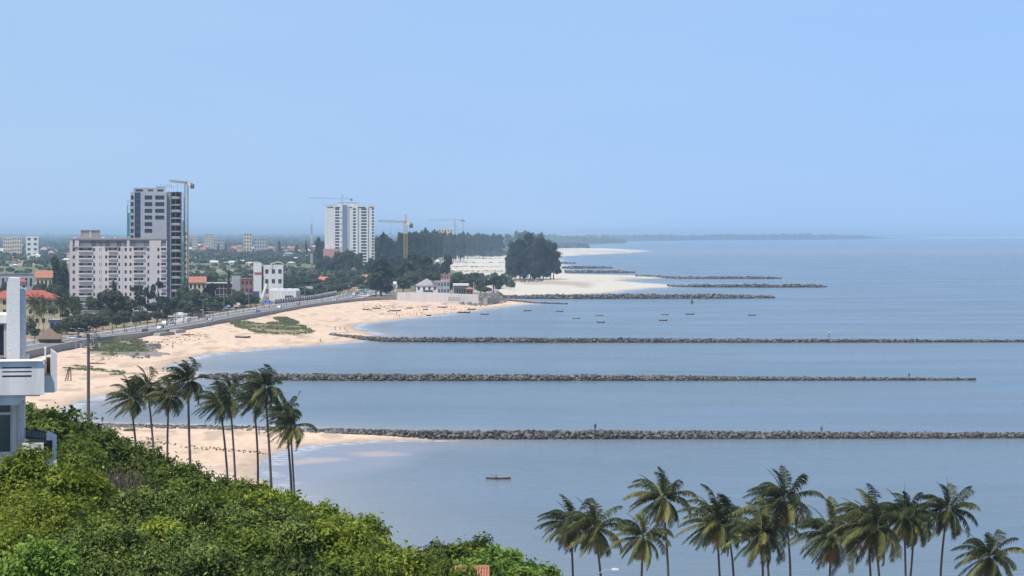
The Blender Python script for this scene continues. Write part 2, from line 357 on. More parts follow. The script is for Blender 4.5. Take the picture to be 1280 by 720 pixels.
earth = lerp(earth, np.array((0.46, 0.31, 0.20)), np.clip((1330 - Y) / 200, 0, 1) * np.clip(fbm(X, Y, 30, 3, 78) * 3 - 1.0, 0, .9)); fl = fbm(X, Y * .3, 190, 4, 41); field = lerp(np.zeros_like(col) + (0.16, 0.18, 0.085), np.array((0.40, 0.36, 0.25)), np.clip((fl - .48) * 7, 0, 1))
field = lerp(field, np.array((0.13, 0.125, 0.10)), np.clip((fbm(X, Y * .4, 120, 3, 91) - .58) * 8, 0, .9))
tf = np.clip((Y - 1900) / 300, 0, 1); townc = earth * (1 - tf[..., None]) + field * tf[..., None]
fg = np.clip((Y - 4300) / 900, 0, 1); townc = lerp(townc, np.array((0.07, 0.085, 0.04)), fg)
col = col * (1 - town[..., None]) + townc * town[..., None]
farland = (Y > 9000) & (dS > 0); col[farland] = (0.08, 0.09, 0.05)
for P in GRASSP:
    d = sdist(P, X, Y); col = lerp(col, np.array((0.20, 0.20, 0.10)), np.clip(d / 4 + n2 * 3 - 1.5, 0, 1) * .8)
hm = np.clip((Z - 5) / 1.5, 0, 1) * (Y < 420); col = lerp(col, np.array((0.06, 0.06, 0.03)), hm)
def grid_faces(R, C):
    i = np.arange(R - 1)[:, None] * C + np.arange(C - 1)[None, :]
    return np.stack([i, i + C, i + C + 1, i + 1], -1).reshape(-1, 4)[:, ::-1]
TM = bpy.data.materials.new('ground_sand_and_soil'); TM.use_nodes = True; nt = TM.node_tree; p = nt.nodes['Principled BSDF']; p.inputs['Roughness'].default_value = .95; p.inputs['Specular IOR Level'].default_value = .1
a = nt.nodes.new('ShaderNodeAttribute'); a.attribute_name = 'col'; tc = nt.nodes.new('ShaderNodeTexCoord')
nz = nt.nodes.new('ShaderNodeTexNoise'); nz.inputs['Scale'].default_value = .45; nz.inputs['Detail'].default_value = 8; nz.inputs['Roughness'].default_value = .7
mp = nt.nodes.new('ShaderNodeMapping'); mp.inputs['Scale'].default_value = (1, .45, 1); mr = nt.nodes.new('ShaderNodeMapRange'); mr.inputs[1].default_value = .3; mr.inputs[2].default_value = .7; mr.inputs[3].default_value = .80; mr.inputs[4].default_value = 1.12
mx = nt.nodes.new('ShaderNodeMix'); mx.data_type = 'RGBA'; mx.blend_type = 'MULTIPLY'; mx.inputs[0].default_value = 1
nt.links.new(tc.outputs['Object'], mp.inputs[0]); nt.links.new(mp.outputs[0], nz.inputs['Vector']); nt.links.new(nz.outputs['Fac'], mr.inputs[0])
nt.links.new(a.outputs['Color'], mx.inputs[6]); nt.links.new(mr.outputs[0], mx.inputs[7]); nt.links.new(mx.outputs[2], p.inputs['Base Color'])
bp = nt.nodes.new('ShaderNodeBump'); bp.inputs['Strength'].default_value = .5; bp.inputs['Distance'].default_value = .3; nt.links.new(nz.outputs['Fac'], bp.inputs['Height']); nt.links.new(bp.outputs[0], p.inputs['Normal'])
c4 = np.ones((R * C, 4)); c4[:, :3] = col.reshape(-1, 3)
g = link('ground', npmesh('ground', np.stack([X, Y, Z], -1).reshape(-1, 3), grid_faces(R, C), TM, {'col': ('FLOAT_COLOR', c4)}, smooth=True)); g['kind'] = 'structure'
def ground_z(x, y):
    z, _, _ = zones(np.array([x], float), np.array([y], float)); return float(z[0])

# water
ys = list(np.arange(294.25, 310, .25)) + list(np.arange(310, 800, .8)) + [830, 900, 1100]
Ds = F * H / (np.array(ys) - HY); px = np.array(list(np.arange(-1500, -60, 60)) + list(np.arange(-60, 1340, 3.5)) + list(np.arange(1340, 2800, 60)))
D, P = np.meshgrid(Ds, px, indexing='ij'); X = (P - CX) * D / F; Y = D
dW = -sdist(SHORE, X, Y)
shal = np.exp(-np.clip(dW, 0, None) / 16) * np.clip(1.2 - Y / 6000, .2, 1)
pool = sdist(gp([(335, 575), (430, 553), (520, 553), (560, 556), (530, 566), (520, 580), (440, 592), (380, 606), (330, 600)]), X, Y)
pool = np.clip(pool / 8 + .4 + (fbm(X, Y * .4, 12, 3, 8) - .5), 0, 1)
bars = np.maximum(sdist(gp([(352, 577), (385, 571.5), (425, 572.5), (436, 575), (410, 578), (372, 581)]), X, Y), sdist(gp([(428, 565.5), (480, 563.5), (510, 567), (500, 570.5), (455, 571.5)]), X, Y))
bars = np.clip(bars / 5 + .35 + (fbm(X, Y * .5, 6, 3, 18) - .5) * 1.2, 0, 1)
farb = np.clip(1 - np.abs(Y - 6200) / 1500, 0, 1) * .35 * np.clip((X + 300) / 300, 0, 1)
foam = np.clip(1.1 - np.abs(dW - 3) / 4, 0, 1) * np.clip((Y - 380) / 200, .35, 1) * (dW > -2) * (fbm(X, Y, 14, 2, 4) > .38)
c4 = np.stack([np.clip(shal + farb, 0, 1), np.clip(pool, 0, 1), foam, bars], -1).reshape(-1, 4)
WM = bpy.data.materials.new('sea_water'); WM.use_nodes = True; nt = WM.node_tree; N = nt.nodes; L = nt.links; p = N['Principled BSDF']
p.inputs['IOR'].default_value = 1.33
tc = N.new('ShaderNodeTexCoord'); at = N.new('ShaderNodeAttribute'); at.attribute_name = 'w'; sep = N.new('ShaderNodeSeparateColor'); L.new(at.outputs['Color'], sep.inputs[0])
def noise(scale, det, sx=1, sy=1, rough=.6):
    m = N.new('ShaderNodeMapping'); m.inputs['Scale'].default_value = (sx, sy, 1); n = N.new('ShaderNodeTexNoise'); n.inputs['Scale'].default_value = scale; n.inputs['Detail'].default_value = det; n.inputs['Roughness'].default_value = rough
    L.new(tc.outputs['Object'], m.inputs[0]); L.new(m.outputs[0], n.inputs['Vector']); return n.outputs['Fac']
def mixc(a, b, f, mode='MIX'):
    m = N.new('ShaderNodeMix'); m.data_type = 'RGBA'; m.blend_type = mode
    for s_, v in ((6, a), (7, b), (0, f)):
        if isinstance(v, (tuple, float, int)): m.inputs[s_].default_value = v if not isinstance(v, tuple) else (*v, 1)
        else: L.new(v, m.inputs[s_])
    return m.outputs[2]
def maprange(x, a, b, c=0., d=1.):
    m = N.new('ShaderNodeMapRange'); m.inputs[1].default_value = a; m.inputs[2].default_value = b; m.inputs[3].default_value = c; m.inputs[4].default_value = d; L.new(x, m.inputs[0]); return m.outputs[0]
RIP = True; DEEP, DEEP2, SHAL = (0.128, 0.178, 0.205), (0.152, 0.19, 0.205), (0.36, 0.34, 0.31)
c = mixc(DEEP, DEEP2, maprange(noise(.006, 6, .35, 1.2, .7), .4, .62)); c = mixc(c, (.11, .15, .18), maprange(noise(.05, 6, .3, 1.3, .72), .5, .75, 0, .55))
c = mixc(c, (.21, .245, .255), maprange(noise(.38, 4, .45, 1.5, .6), .52, .72, 0, .5)); c = mixc(c, (.08, .115, .15), maprange(noise(.27, 4, .4, 1.6, .6), .55, .75, 0, .5)); c = mixc(c, SHAL, sep.outputs[0]); c = mixc(c, (0.26, 0.27, 0.30), sep.outputs[1])  # first two mixes: wave shading painted as lighter and darker base colour
c = mixc(c, (0.45, 0.37, 0.30), maprange(at.outputs['Alpha'], .2, 1.0))
spk = maprange(noise(.30, 3, .45, 1.0, .5), .70, .74)
mm = N.new('ShaderNodeMath'); mm.operation = 'MULTIPLY'; L.new(spk, mm.inputs[0]); L.new(sep.outputs[1], mm.inputs[1])
fn = maprange(noise(.55, 3, .5, 1, .6), .46, .56); mf = N.new('ShaderNodeMath'); mf.operation = 'MULTIPLY'; L.new(fn, mf.inputs[0]); L.new(sep.outputs[2], mf.inputs[1])
c = mixc(c, (0.8, 0.8, 0.78), mf.outputs[0]); c = mixc(c, (0.8, 0.82, 0.85), mm.outputs[0])
L.new(c, p.inputs['Base Color'])
L.new(maprange(noise(.02, 3, .4, 1), .3, .7, .16, .30), p.inputs['Roughness'])
b1 = N.new('ShaderNodeBump'); b1.inputs['Strength'].default_value = 1; b1.inputs['Distance'].default_value = .40; L.new(noise(.22, 6, .7, 1.3, .62), b1.inputs['Height'])
b2 = N.new('ShaderNodeBump'); b2.inputs['Strength'].default_value = 1; b2.inputs['Distance'].default_value = .10; L.new(noise(1.3, 3, .8, 1.2), b2.inputs['Height']); L.new(b1.outputs[0], b2.inputs['Normal'])
L.new(b2.outputs[0], p.inputs['Normal'])
Rw, Cw = X.shape
w = link('water', npmesh('water', np.stack([X, Y, np.zeros_like(X)], -1).reshape(-1, 3), grid_faces(Rw, Cw), WM, {'w': ('FLOAT_COLOR', c4)}, smooth=True)); w['kind'] = 'structure'

# haze
HZ = bpy.data.materials.new('haze'); HZ.use_nodes = True; nt = HZ.node_tree; nt.nodes.remove(nt.nodes['Principled BSDF'])
pv = nt.nodes.new('ShaderNodeVolumePrincipled'); pv.inputs['Density'].default_value = HAZE_D; pv.inputs['Color'].default_value = HAZE_C; pv.inputs['Anisotropy'].default_value = 0.0
nt.links.new(pv.outputs[0], nt.nodes['Material Output'].inputs['Volume'])
if HAZE_D > 0:
    hb = MB().box(-95000, 95000, -900, 141000, -3.0, 96).build('haze', HZ); hb['kind'] = 'stuff'; hb['label'] = 'pale blue sea haze over the bay and the town'

# ------------------------------------------------------------------ groynes
def ico():
    t = (1 + 5 ** .5) / 2
    v = np.array([(-1, t, 0), (1, t, 0), (-1, -t, 0), (1, -t, 0), (0, -1, t), (0, 1, t), (0, -1, -t), (0, 1, -t), (t, 0, -1), (t, 0, 1), (-t, 0, -1), (-t, 0, 1)], float); v /= np.linalg.norm(v[0])
    f = np.array([(0, 11, 5), (0, 5, 1), (0, 1, 7), (0, 7, 10), (0, 10, 11), (1, 5, 9), (5, 11, 4), (11, 10, 2), (10, 7, 6), (7, 1, 8), (3, 9, 4), (3, 4, 2), (3, 2, 6), (3, 6, 8), (3, 8, 9), (4, 9, 5), (2, 4, 11), (6, 2, 10), (8, 6, 7), (9, 8, 1)])
    return v, f
IV, IF = ico()
def rocks(P, r, rg, flat=.75):
    n = len(P); jit = 1 + (rg.random((n, 12, 1)) - .5) * .5
    q = rg.normal(size=(n, 4)); q /= np.linalg.norm(q, axis=1)[:, None]; w_, x, y, z = q.T
    Rm = np.stack([1 - 2 * (y * y + z * z), 2 * (x * y - z * w_), 2 * (x * z + y * w_), 2 * (x * y + z * w_), 1 - 2 * (x * x + z * z), 2 * (y * z - x * w_), 2 * (x * z - y * w_), 2 * (y * z + x * w_), 1 - 2 * (x * x + y * y)], -1).reshape(n, 3, 3)
    v = IV[None] * jit * (np.array([1, .8, flat]) * (0.8 + rg.random((n, 1, 3)) * .4)); v = np.einsum('nij,nkj->nki', Rm, v) * r[:, None, None] + P[:, None, :]
    f = (IF[None] + (np.arange(n) * 12)[:, None, None]).reshape(-1, 3)
    return v.reshape(-1, 3), f
def groyne(label, pts, size, base=None, z0=0.0, seed=1, dens=1.0):
    """pts: (px,py,width m,height m) along the near waterline"""
    rg = np.random.default_rng(seed)
    A = np.array([(*G(x, y, 0)[:2], w_, h_) for x, y, w_, h_ in pts]); A[:, 1] += A[:, 2] / 2
    seg = np.hypot(np.diff(A[:, 0]), np.diff(A[:, 1])); T = np.concatenate([[0], np.cumsum(seg)]); Lt = T[-1]
    n = int(Lt * np.mean(A[:, 2] + A[:, 3]) / (size ** 2) * 1.9 * dens)
    t = rg.random(n) * Lt; cc = rg.random(n) * 2 - 1
    at_ = lambda k, tt=t: np.interp(tt, T, A[:, k])
    wdt, hgt = at_(2), at_(3) * .88
    xs = at_(0); yy = at_(1) + cc * wdt / 2
    zz = hgt * (np.clip(1 - np.abs(cc) ** 1.5, 0, 1)) ** .8 * (.80 + .22 * vnoise(t, t * 0, 5, seed)) - .18
    gz = np.clip(zones(xs, yy)[0], 0, 3); zz = zz + gz * .9
    r = size * (.34 + .46 * rg.random(n) ** 2)
    x0, y0 = A[0, 0], A[0, 1]
    V, Fc = rocks(np.stack([xs - x0, yy - y0, zz], -1), r, rg)
    tone = np.repeat(.10 + rg.random(n) ** .75 * .85, 12); tone = np.clip(tone + np.clip((.7 - (V[:, 2])) * 1.1, 0, 1) * .8, 0, 1)  # darker low down: wet band, plus shade of the gaps painted in
    # rubble core
    m = max(8, int(Lt / 12)); tt = np.linspace(0, Lt, m); pr = [(-.45, -.4), (-.28, .30), (0, .55), (.28, .30), (.45, -.4)]
    CV = []; base_n = len(V)
    for q in tt:
        X_, Y_, W_, H_ = (float(np.interp(q, T, A[:, k])) for k in range(4))
        gzq = max(0, ground_z(X_, Y_)) * .6
        for (u, v) in pr: CV.append((X_ - x0, Y_ - y0 + u * W_, v * H_ + gzq - (.2 if v < 0 else 0)))
    CF = []
    for i in range(m - 1):
        for j in range(4):
            a_ = base_n + i * 5 + j; CF += [(a_, a_ + 5, a_ + 6), (a_, a_ + 6, a_ + 1)]
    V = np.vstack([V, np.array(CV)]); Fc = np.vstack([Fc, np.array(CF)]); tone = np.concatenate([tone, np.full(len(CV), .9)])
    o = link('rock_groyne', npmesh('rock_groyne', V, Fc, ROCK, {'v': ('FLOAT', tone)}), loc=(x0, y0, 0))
    return tag(o, label, 'groyne', 'rock groynes running out from the beach')
groyne('nearest boulder groyne, behind the canoe and at the end of the beach with the palms', [(100, 535, 5, .3), (330, 537.5, 5, .35), (400, 541, 5, .6), (430, 545, 8, 1.1), (545, 549.5, 12, 1.7), (640, 549.5, 12, 1.8), (900, 549, 11, 1.45), (1280, 548, 9, .9), (1420, 548, 8, .8)], 0.85, seed=1)
groyne('long boulder groyne second from the palms, fading to a low tip in the water', [(248, 472, 8, .8), (275, 475.5, 13, 1.9), (500, 476.3, 13, 2.0), (800, 476, 10, 1.5), (1000, 475.8, 8, .9), (1220, 475.5, 4, .35)], 1.0, seed=2)
groyne('boulder groyne starting below the grassy dune and running unbroken out of the picture', [(412, 421.5, 3, .5), (440, 423.5, 6, 1.2), (480, 427.6, 12, 2.0), (640, 428.3, 11, 2.1), (900, 428.3, 8, 1.5), (1280, 427.8, 6, .8), (1420, 427.8, 6, .7)], 1.15, seed=3)
groyne('short low line of stones off the blue awnings', [(628, 376, 4, 1.0), (660, 379, 5, .9), (709, 380.3, 3, .3)], 1.3, seed=4)
groyne('rock groyne edging the near side of the pale sand flat with the big tree clump', [(622, 373.2, 12, 1.8), (700, 373.6, 16, 3.0), (800, 373.4, 16, 3.2), (900, 373.2, 16, 3.2), (968, 372.8, 8, 1.2)], 1.9, seed=5)
groyne('rock groyne reaching farthest out beyond the sand flat', [(835, 358.4, 8, 1.0), (880, 359.2, 14, 2.4), (960, 359.4, 16, 2.8), (1020, 359.3, 14, 2.2), (1034, 359, 6, .6)], 2.2, seed=6)
groyne('rock groyne behind the farthest-reaching one, tipped just short of it', [(795, 346.6, 8, 1.0), (850, 348.4, 12, 1.8), (960, 348.6, 14, 2.2), (977, 348.3, 6, .6)], 2.5, seed=7)
groyne('short dark groyne on the far side of the sand flat', [(706, 341.2, 14, 2.6), (770, 341.4, 16, 3), (793, 341.3, 8, 1)], 3, seed=8)
groyne('smaller dark groyne just behind the short one beyond the sand flat', [(703, 335.6, 14, 2.8), (750, 335.6, 16, 3), (766, 335.4, 8, 1)], 3, seed=9)
groyne('faint stub of a groyne by the water right of the big tree clump', [(700, 329.5, 10, 2), (720, 329.8, 8, 1.5)], 3, seed=10)

# ------------------------------------------------------------------ foliage
def crown_mesh(name, lobes, n, leaf, m, seed, shell=.72, long=1.6, up=.25, core=True, droop=0.0, clump=None, spray=None):
    """n leaf-shaped faces spread through the outer volume of the lobes, with an opaque inner mass of the same leaves"""
    rg = np.random.default_rng(seed); Lb = np.array(lobes, float)
    area = (Lb[:, 3] * Lb[:, 4] + Lb[:, 4] * Lb[:, 5] + Lb[:, 3] * Lb[:, 5]); k = rg.choice(len(Lb), n, p=area / area.sum())
    d = rg.normal(size=(n, 3)); d /= np.linalg.norm(d, axis=1)[:, None]
    d[:, 2] = np.where(d[:, 2] < -.35, -d[:, 2] * .6, d[:, 2]); d /= np.linalg.norm(d, axis=1)[:, None]
    bump = 1 + .28 * (fbm(d[:, 0] * 3 + k * 7.3, d[:, 1] * 3 + d[:, 2] * 4, .9, 2, seed) - .5) * 2
    r = (shell + (1.0 - shell) * rg.random(n) ** .6) * bump + rg.normal(size=n) * .03
    c = Lb[k, :3] + d * Lb[k, 3:] * r[:, None]
    stone_ = None
    if spray:            # leaves gathered in small sprays at the twig ends
        K = max(8, n // spray[1]); pick = rg.integers(0, n, K); which = rg.integers(0, K, n); out_ = (rg.random(K) ** 2)[:, None] * spray[2]
        ctr = c[pick] + d[pick] * out_; c = ctr[which] + rg.normal(size=(n, 3)) * spray[0] * np.array([1, 1, .75]); d = d[pick][which]; k = k[pick][which]; stone_ = rg.random(K)[which]
    keep = np.ones(n, bool)
    for j in range(len(Lb)):
        q = (c - Lb[j, :3]) / (Lb[j, 3:] * .66); keep &= (np.einsum('ij,ij->i', q, q) > 1)
    c, d, k = c[keep], d[keep], k[keep]; n = len(c); stone_ = None if stone_ is None else stone_[keep]
    nr = d + rg.normal(size=(n, 3)) * .55; nr[:, 2] += up; nr /= np.linalg.norm(nr, axis=1)[:, None]
    a = rg.normal(size=(n, 3)); a[:, 2] -= droop; a -= nr * np.einsum('ij,ij->i', a, nr)[:, None]; a /= np.linalg.norm(a, axis=1)[:, None]; b = np.cross(nr, a)
    s = leaf * (.6 + .8 * rg.random(n))[:, None]
    V = np.stack([c - a * s * long * .5, c - b * s * .38, c + a * s * long * .5, c + b * s * .38], 1).reshape(-1, 3)
    Fc = np.arange(n * 4).reshape(n, 4)
    cl = vnoise(c[:, 0] + c[:, 2] * .7, c[:, 1] + c[:, 2], clump or max(Lb[:, 3].mean() * .45, leaf * 3), seed + 3)
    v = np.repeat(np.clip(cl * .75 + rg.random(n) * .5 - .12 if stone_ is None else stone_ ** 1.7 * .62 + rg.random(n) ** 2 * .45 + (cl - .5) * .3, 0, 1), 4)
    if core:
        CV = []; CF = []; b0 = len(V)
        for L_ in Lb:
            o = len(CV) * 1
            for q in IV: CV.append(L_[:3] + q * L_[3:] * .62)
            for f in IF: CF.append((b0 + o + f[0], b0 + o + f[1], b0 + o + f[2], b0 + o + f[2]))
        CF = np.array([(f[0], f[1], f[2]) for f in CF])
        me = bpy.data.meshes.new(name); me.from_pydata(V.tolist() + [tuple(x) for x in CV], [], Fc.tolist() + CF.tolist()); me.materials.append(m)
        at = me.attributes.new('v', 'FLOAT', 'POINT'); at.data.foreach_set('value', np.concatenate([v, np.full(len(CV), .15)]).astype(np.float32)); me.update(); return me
    return npmesh(name, V, Fc, m, {'v': ('FLOAT', v)})
def lobes_round(rx, rz, zc, k, rg, sub=.45, jit=.75):
    L_ = [(0, 0, zc, rx * .72, rx * .72, rz * .78)]
    for i in range(k):
        a = 2 * PI * (i + rg.random() * .7) / k; e = rg.uniform(-.35, .95); q = jit * (1 - .35 * max(0, e))
        s = sub * rg.uniform(.75, 1.25)
        L_.append((math.cos(a) * rx * q, math.sin(a) * rx * q, zc + e * rz * .62, rx * s, rx * s, rz * s * rg.uniform(.75, 1.05)))
    return L_
def trunk_mb(h, r, spread, zc, k, rg, lean=0):
    mb = MB(); mb.tube([(0, 0, -.5), (lean * .3, 0, h * .5), (lean, 0, h)], [r * 1.25, r * .9, r * .6], 7)
    for i in range(k):
        a = 2 * PI * (i + rg.random()) / k; z0 = h * rg.uniform(.55, .95)
        mb.tube([(lean * .8, 0, z0), (lean + math.cos(a) * spread * .4, math.sin(a) * spread * .4, z0 + (zc - z0) * .6 + .2), (lean + math.cos(a) * spread, math.sin(a) * spread, zc + rg.uniform(-.1, .4) * spread)], [r * .5, r * .32, r * .12], 5)
    return mb
# --- prototypes of town trees (meshes only), about 10 m tall and 9 m wide
def proto_tree(kind, seed):
    rg = np.random.default_rng(seed)
    if kind == 'broad':
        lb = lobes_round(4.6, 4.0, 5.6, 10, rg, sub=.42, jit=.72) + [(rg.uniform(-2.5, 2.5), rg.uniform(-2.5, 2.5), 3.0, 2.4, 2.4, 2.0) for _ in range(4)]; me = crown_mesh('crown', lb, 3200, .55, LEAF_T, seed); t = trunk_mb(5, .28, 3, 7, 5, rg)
    elif kind == 'casuarina':
        lb = [(0, 0, 5.6, 1.7, 1.7, 4.4)]
        for i in range(10):
            z = rg.uniform(1.8, 10.5); q = 2.1 * (1 - abs(z - 5.5) / 7.5); a = rg.random() * 6.28
            lb.append((math.cos(a) * q, math.sin(a) * q, z, rg.uniform(.8, 1.5), rg.uniform(.8, 1.5), rg.uniform(1.2, 2.0)))
        me = crown_mesh('crown', lb, 2400, .5, LEAF_C, seed, long=2.4, droop=-1.2, shell=.5); t = trunk_mb(9, .22, 1.6, 9, 6, rg)
    elif kind == 'wispy':
        lb = []
        for i in range(8):
            a = rg.random() * 6.28; z = rg.uniform(3.5, 9.6); q = rg.uniform(.8, 3.2)
            lb.append((math.cos(a) * q, math.sin(a) * q, z, rg.uniform(.7, 1.3), rg.uniform(.7, 1.3), rg.uniform(.5, 1.1)))
        me = crown_mesh('crown', lb, 1500, .5, LEAF_C, seed, shell=.3, core=False, long=2.2, droop=-1.5)
        t = MB(); t.tube([(0, 0, -.5), (.2, 0, 5), (0, 0, 9.4)], [.3, .2, .08], 6)
        for L_ in lb: t.tube([(0.1, 0, max(1.5, L_[2] - 2)), (L_[0] * .6, L_[1] * .6, L_[2] - .4), (L_[0], L_[1], L_[2])], [.12, .08, .04], 4)
    elif kind == 'shrub':
        lb = lobes_round(5.2, 4.2, 4.4, 7, rg, sub=.5); me = crown_mesh('crown', lb, 1500, .8, LEAF_T, seed); t = trunk_mb(3, .25, 2, 4, 4, rg)
    return me, t.mesh('trunk', BARK)
PT = {k: [proto_tree(k, 40 + i * 7 + j) for j in range(3)] for i, k in enumerate(('broad', 'casuarina', 'wispy', 'shrub'))}
tree_n = [0]
def tree(kind, px, top, D, wpx, label, name=None, cat='tree', group=None, z=None):
    """a tree of width wpx photo pixels whose crown reaches photo row `top`, standing on the ground at distance D"""
    x = DX(px, D); z = ground_z(x, D) if z is None else z; h = DZ(top, D) - z; wd = wpx * D / F
    H0, W0 = {'broad': (10.2, 10.5), 'casuarina': (12.0, 6.2), 'wispy': (10.6, 7.5), 'shrub': (8.6, 11.5)}[kind]
    i = tree_n[0]; tree_n[0] += 1; cm, tm = PT[kind][i % 3]
    nm = name or {'broad': 'broadleaf_tree', 'casuarina': 'casuarina_tree', 'wispy': 'open_casuarina_tree', 'shrub': 'round_bush'}[kind]
    t = thing(nm, label, cat, (x, D, z), random.uniform(0, 6.28), group)
    t.scale = (wd / W0, wd / W0, h / H0)
    link('crown', cm, t); link('trunk', tm, t); return t

# --- coconut palms
def palm_meshes(h, R_, seed, lean=(0, 0), wind=-.55, nf=35, dry=6, lf=44):
    rg = np.random.default_rng(seed); mb = MB(); pts = []; K = 12
    bend = rg.uniform(-.6, .6)
    for i in range(K + 1):
        t = i / K; pts.append((lean[0] * (t - 1) ** 1 + bend * math.sin(PI * t), lean[1] * (t - 1), h * t))
    r0 = .165 * max(.75, h / 20); mb.tube(pts, [r0 * (1.35 if i == 0 else 1.15 - .45 * i / K) * (1 + .05 * (i % 2)) for i in range(K + 1)], 8)
    trunk = mb.mesh('trunk', PBARK, True)
    VV = {0: [], 1: []}; FF = {0: [], 1: []}; AT = {0: [], 1: []}; W3 = np.array([wind, wind * .25, 0.0])
    for k in range(nf + dry):
        isdry = k >= nf; s = 1 if isdry else 0; u = k / (nf - 1) if not isdry else 1.0
        az = 2 * PI * (k * .382 + rg.random() * .08) if not isdry else rg.random() * 6.28
        el = (1.25 - 2.0 * u + rg.normal() * .15) if not isdry else rg.uniform(-1.25, -.8)
        young = max(0.0, 1 - u * 9)                        # the unopened spear and its neighbours
        if k == 0: el = 1.5
        Lf = R_ * rg.uniform(.9, 1.2) * (1 - .25 * young) * (.75 if isdry else 1) * (.85 if u > .7 else 1)
        dv = np.array([math.cos(az) * math.cos(el), math.sin(az) * math.cos(el), math.sin(el)])
        P = np.array([0, 0, h]) + dv * .12; M = 14; ds = Lf / M; path = [P]; gust = rg.uniform(.5, 1.4) * (1 - .8 * young)
        for j in range(M):
            q = j / M
            dv = dv + W3 * gust * (.03 + .16 * q) + np.array([0, 0, -1]) * (.035 + .17 * q ** 1.3) * (1 - .85 * young) * (1.15 if u > .5 else 1); dv /= np.linalg.norm(dv); P = P + dv * ds; path.append(P)
        path = np.array(path); b = len(VV[s]); side = np.cross(path[1] - path[0], (0, 0, 1.0)); side /= np.linalg.norm(side) + 1e-9
        for j, q in enumerate(path):
            w_ = .05 * (1 - j / M * .8); VV[s] += [tuple(q - side * w_), tuple(q + side * w_)]; AT[s] += [.9, .9]
        for j in range(M): FF[s].append((b + 2 * j, b + 2 * j + 1, b + 2 * j + 3, b + 2 * j + 2))
        tone = float(np.clip(rg.random() ** 2 * .35 + (.6 if (rg.random() < .22 and u > .3) else 0), 0, 1))
        for j in range(lf):
            t = (.10 + .90 * (j + .5) / lf) * M; i0 = min(int(t), M - 1); q = path[i0] + (path[i0 + 1] - path[i0]) * (t - i0); f = (j + .5) / lf
            tan = path[i0 + 1] - path[i0]; tan /= np.linalg.norm(tan); sd_ = np.cross(tan, (0, 0, 1.0)); sn = np.linalg.norm(sd_)
            sd_ = sd_ / sn if sn > .15 else np.array([math.sin(az), -math.cos(az), 0]); upv = np.cross(sd_, tan)
            ll = .92 * (math.sin(PI * (.12 + .80 * f)) ** .7) * R_ / 3.6 * rg.uniform(.85, 1.1) * (1 - .65 * young)
            for sg in (-1, 1):
                dl = sd_ * sg * (.85 - .6 * young) + tan * (.55 + .9 * young) + upv * .10 + W3 * .45 * (1 - young) + np.array([0, 0, -.42 - .35 * rg.random()]) * (1 - young) + rg.normal(size=3) * .09
                dl /= np.linalg.norm(dl); wv = tan * .043 * (R_ / 3.6); dl2 = dl + W3 * .25 * (1 - young) + np.array([0, 0, -.75]) * (1 - young); dl2 /= np.linalg.norm(dl2)
                b = len(VV[s]); mid = q + dl * ll * .55; tip = mid + dl2 * ll * .5
                VV[s] += [tuple(q - wv * .7), tuple(q + wv * .7), tuple(mid + wv), tuple(mid - wv), tuple(tip)]
                tv = float(np.clip(tone + rg.normal() * .12, 0, 1)); AT[s] += [tv] * 5
                FF[s] += [(b, b + 1, b + 2, b + 3), (b + 3, b + 2, b + 4)]
    out = []
    for s, m_ in ((0, PALM_G), (1, PALM_Y)):
        me = bpy.data.meshes.new('fronds'); me.from_pydata(VV[s], [], FF[s]); me.materials.append(m_)
        at = me.attributes.new('v', 'FLOAT', 'POINT'); at.data.foreach_set('value', np.array(AT[s], np.float32)); me.update(); out.append(me)
    nb = MB()
    for k in range(7):
        a = k * .9; c = np.array([math.cos(a) * .26, math.sin(a) * .26, h - .28 - .1 * (k % 2)]); n0 = len(nb.v)
        nb.v += [tuple(c + q * .15) for q in IV]; nb.f += [tuple(n0 + i for i in f) for f in IF]
    return trunk, out[0], out[1], nb.mesh('coconuts', COCO, True)
def palm(px, py, D, tx, ty, R_, label, seed, group, wind=-.55, dry=4, gz=None):
    """crown centre at photo (px,py); trunk passes photo column tx at row ty"""
    x, zc = DX(px, D), DZ(py, D); g0 = ground_z(x, D) if gz is None else gz; h = zc - g0
    frac = (ty - py) * D / F / h if ty > py else 1
    lean = (DX(px, D) - DX(tx, D)) / max(frac, .2); lean = max(-3.5, min(3.5, lean))
    tr, fr, dr, nu = palm_meshes(h, R_, seed, (lean, 0), wind, dry=dry)
    t = thing('coconut_palm', label, 'palm tree', (x - 0, D, g0), 0, group)
    link('trunk', tr, t); link('crown', fr, t); link('dry_fronds', dr, t); link('coconuts', nu, t); return t
GL = 'palms in front of the beach'; GR = 'palms against the water at the bottom of the picture'
left = [(163, 499, 305, 166, 545, 'coconut palm at the landward end of the beach row, low crown swept back', 3.6),
 (184, 483, 325, 187, 562, 'coconut palm second from the landward end, its crown overlapping a lower one', 3.5),
 (211, 495, 315, 213, 572, 'coconut palm just short of the tallest in the beach row, rumpled crown', 3.6),
 (235, 477, 300, 240, 580, 'tall coconut palm with a hanging yellow frond, standing before the second groyne root', 3.8),
 (275, 504, 310, 280, 590, 'coconut palm, near one of the close pair in the middle of the beach row', 3.7),
 (287, 494, 325, 292, 587, 'coconut palm, taller one of the close pair in the middle of the beach row', 3.3),
 (317, 500, 315, 317, 592, 'straight trunked coconut palm with its crown under a taller neighbour', 3.5),
 (331, 484, 305, 337, 600, 'coconut palm with a dense dark crown and long leaning trunk', 3.8),
 (356, 514, 320, 360, 605, 'coconut palm behind the lowest crown of the beach row', 3.3),
 (363, 533, 300, 367, 610, 'coconut palm nearest the water in the beach row, with the lowest crown', 3.6)]
for i, (px, py, D, tx, ty, lb, R_) in enumerate(left): palm(px, py, D, tx, ty, R_ * .93, lb, 100 + i, GL, wind=-1.0, dry=3 if i != 3 else 6)
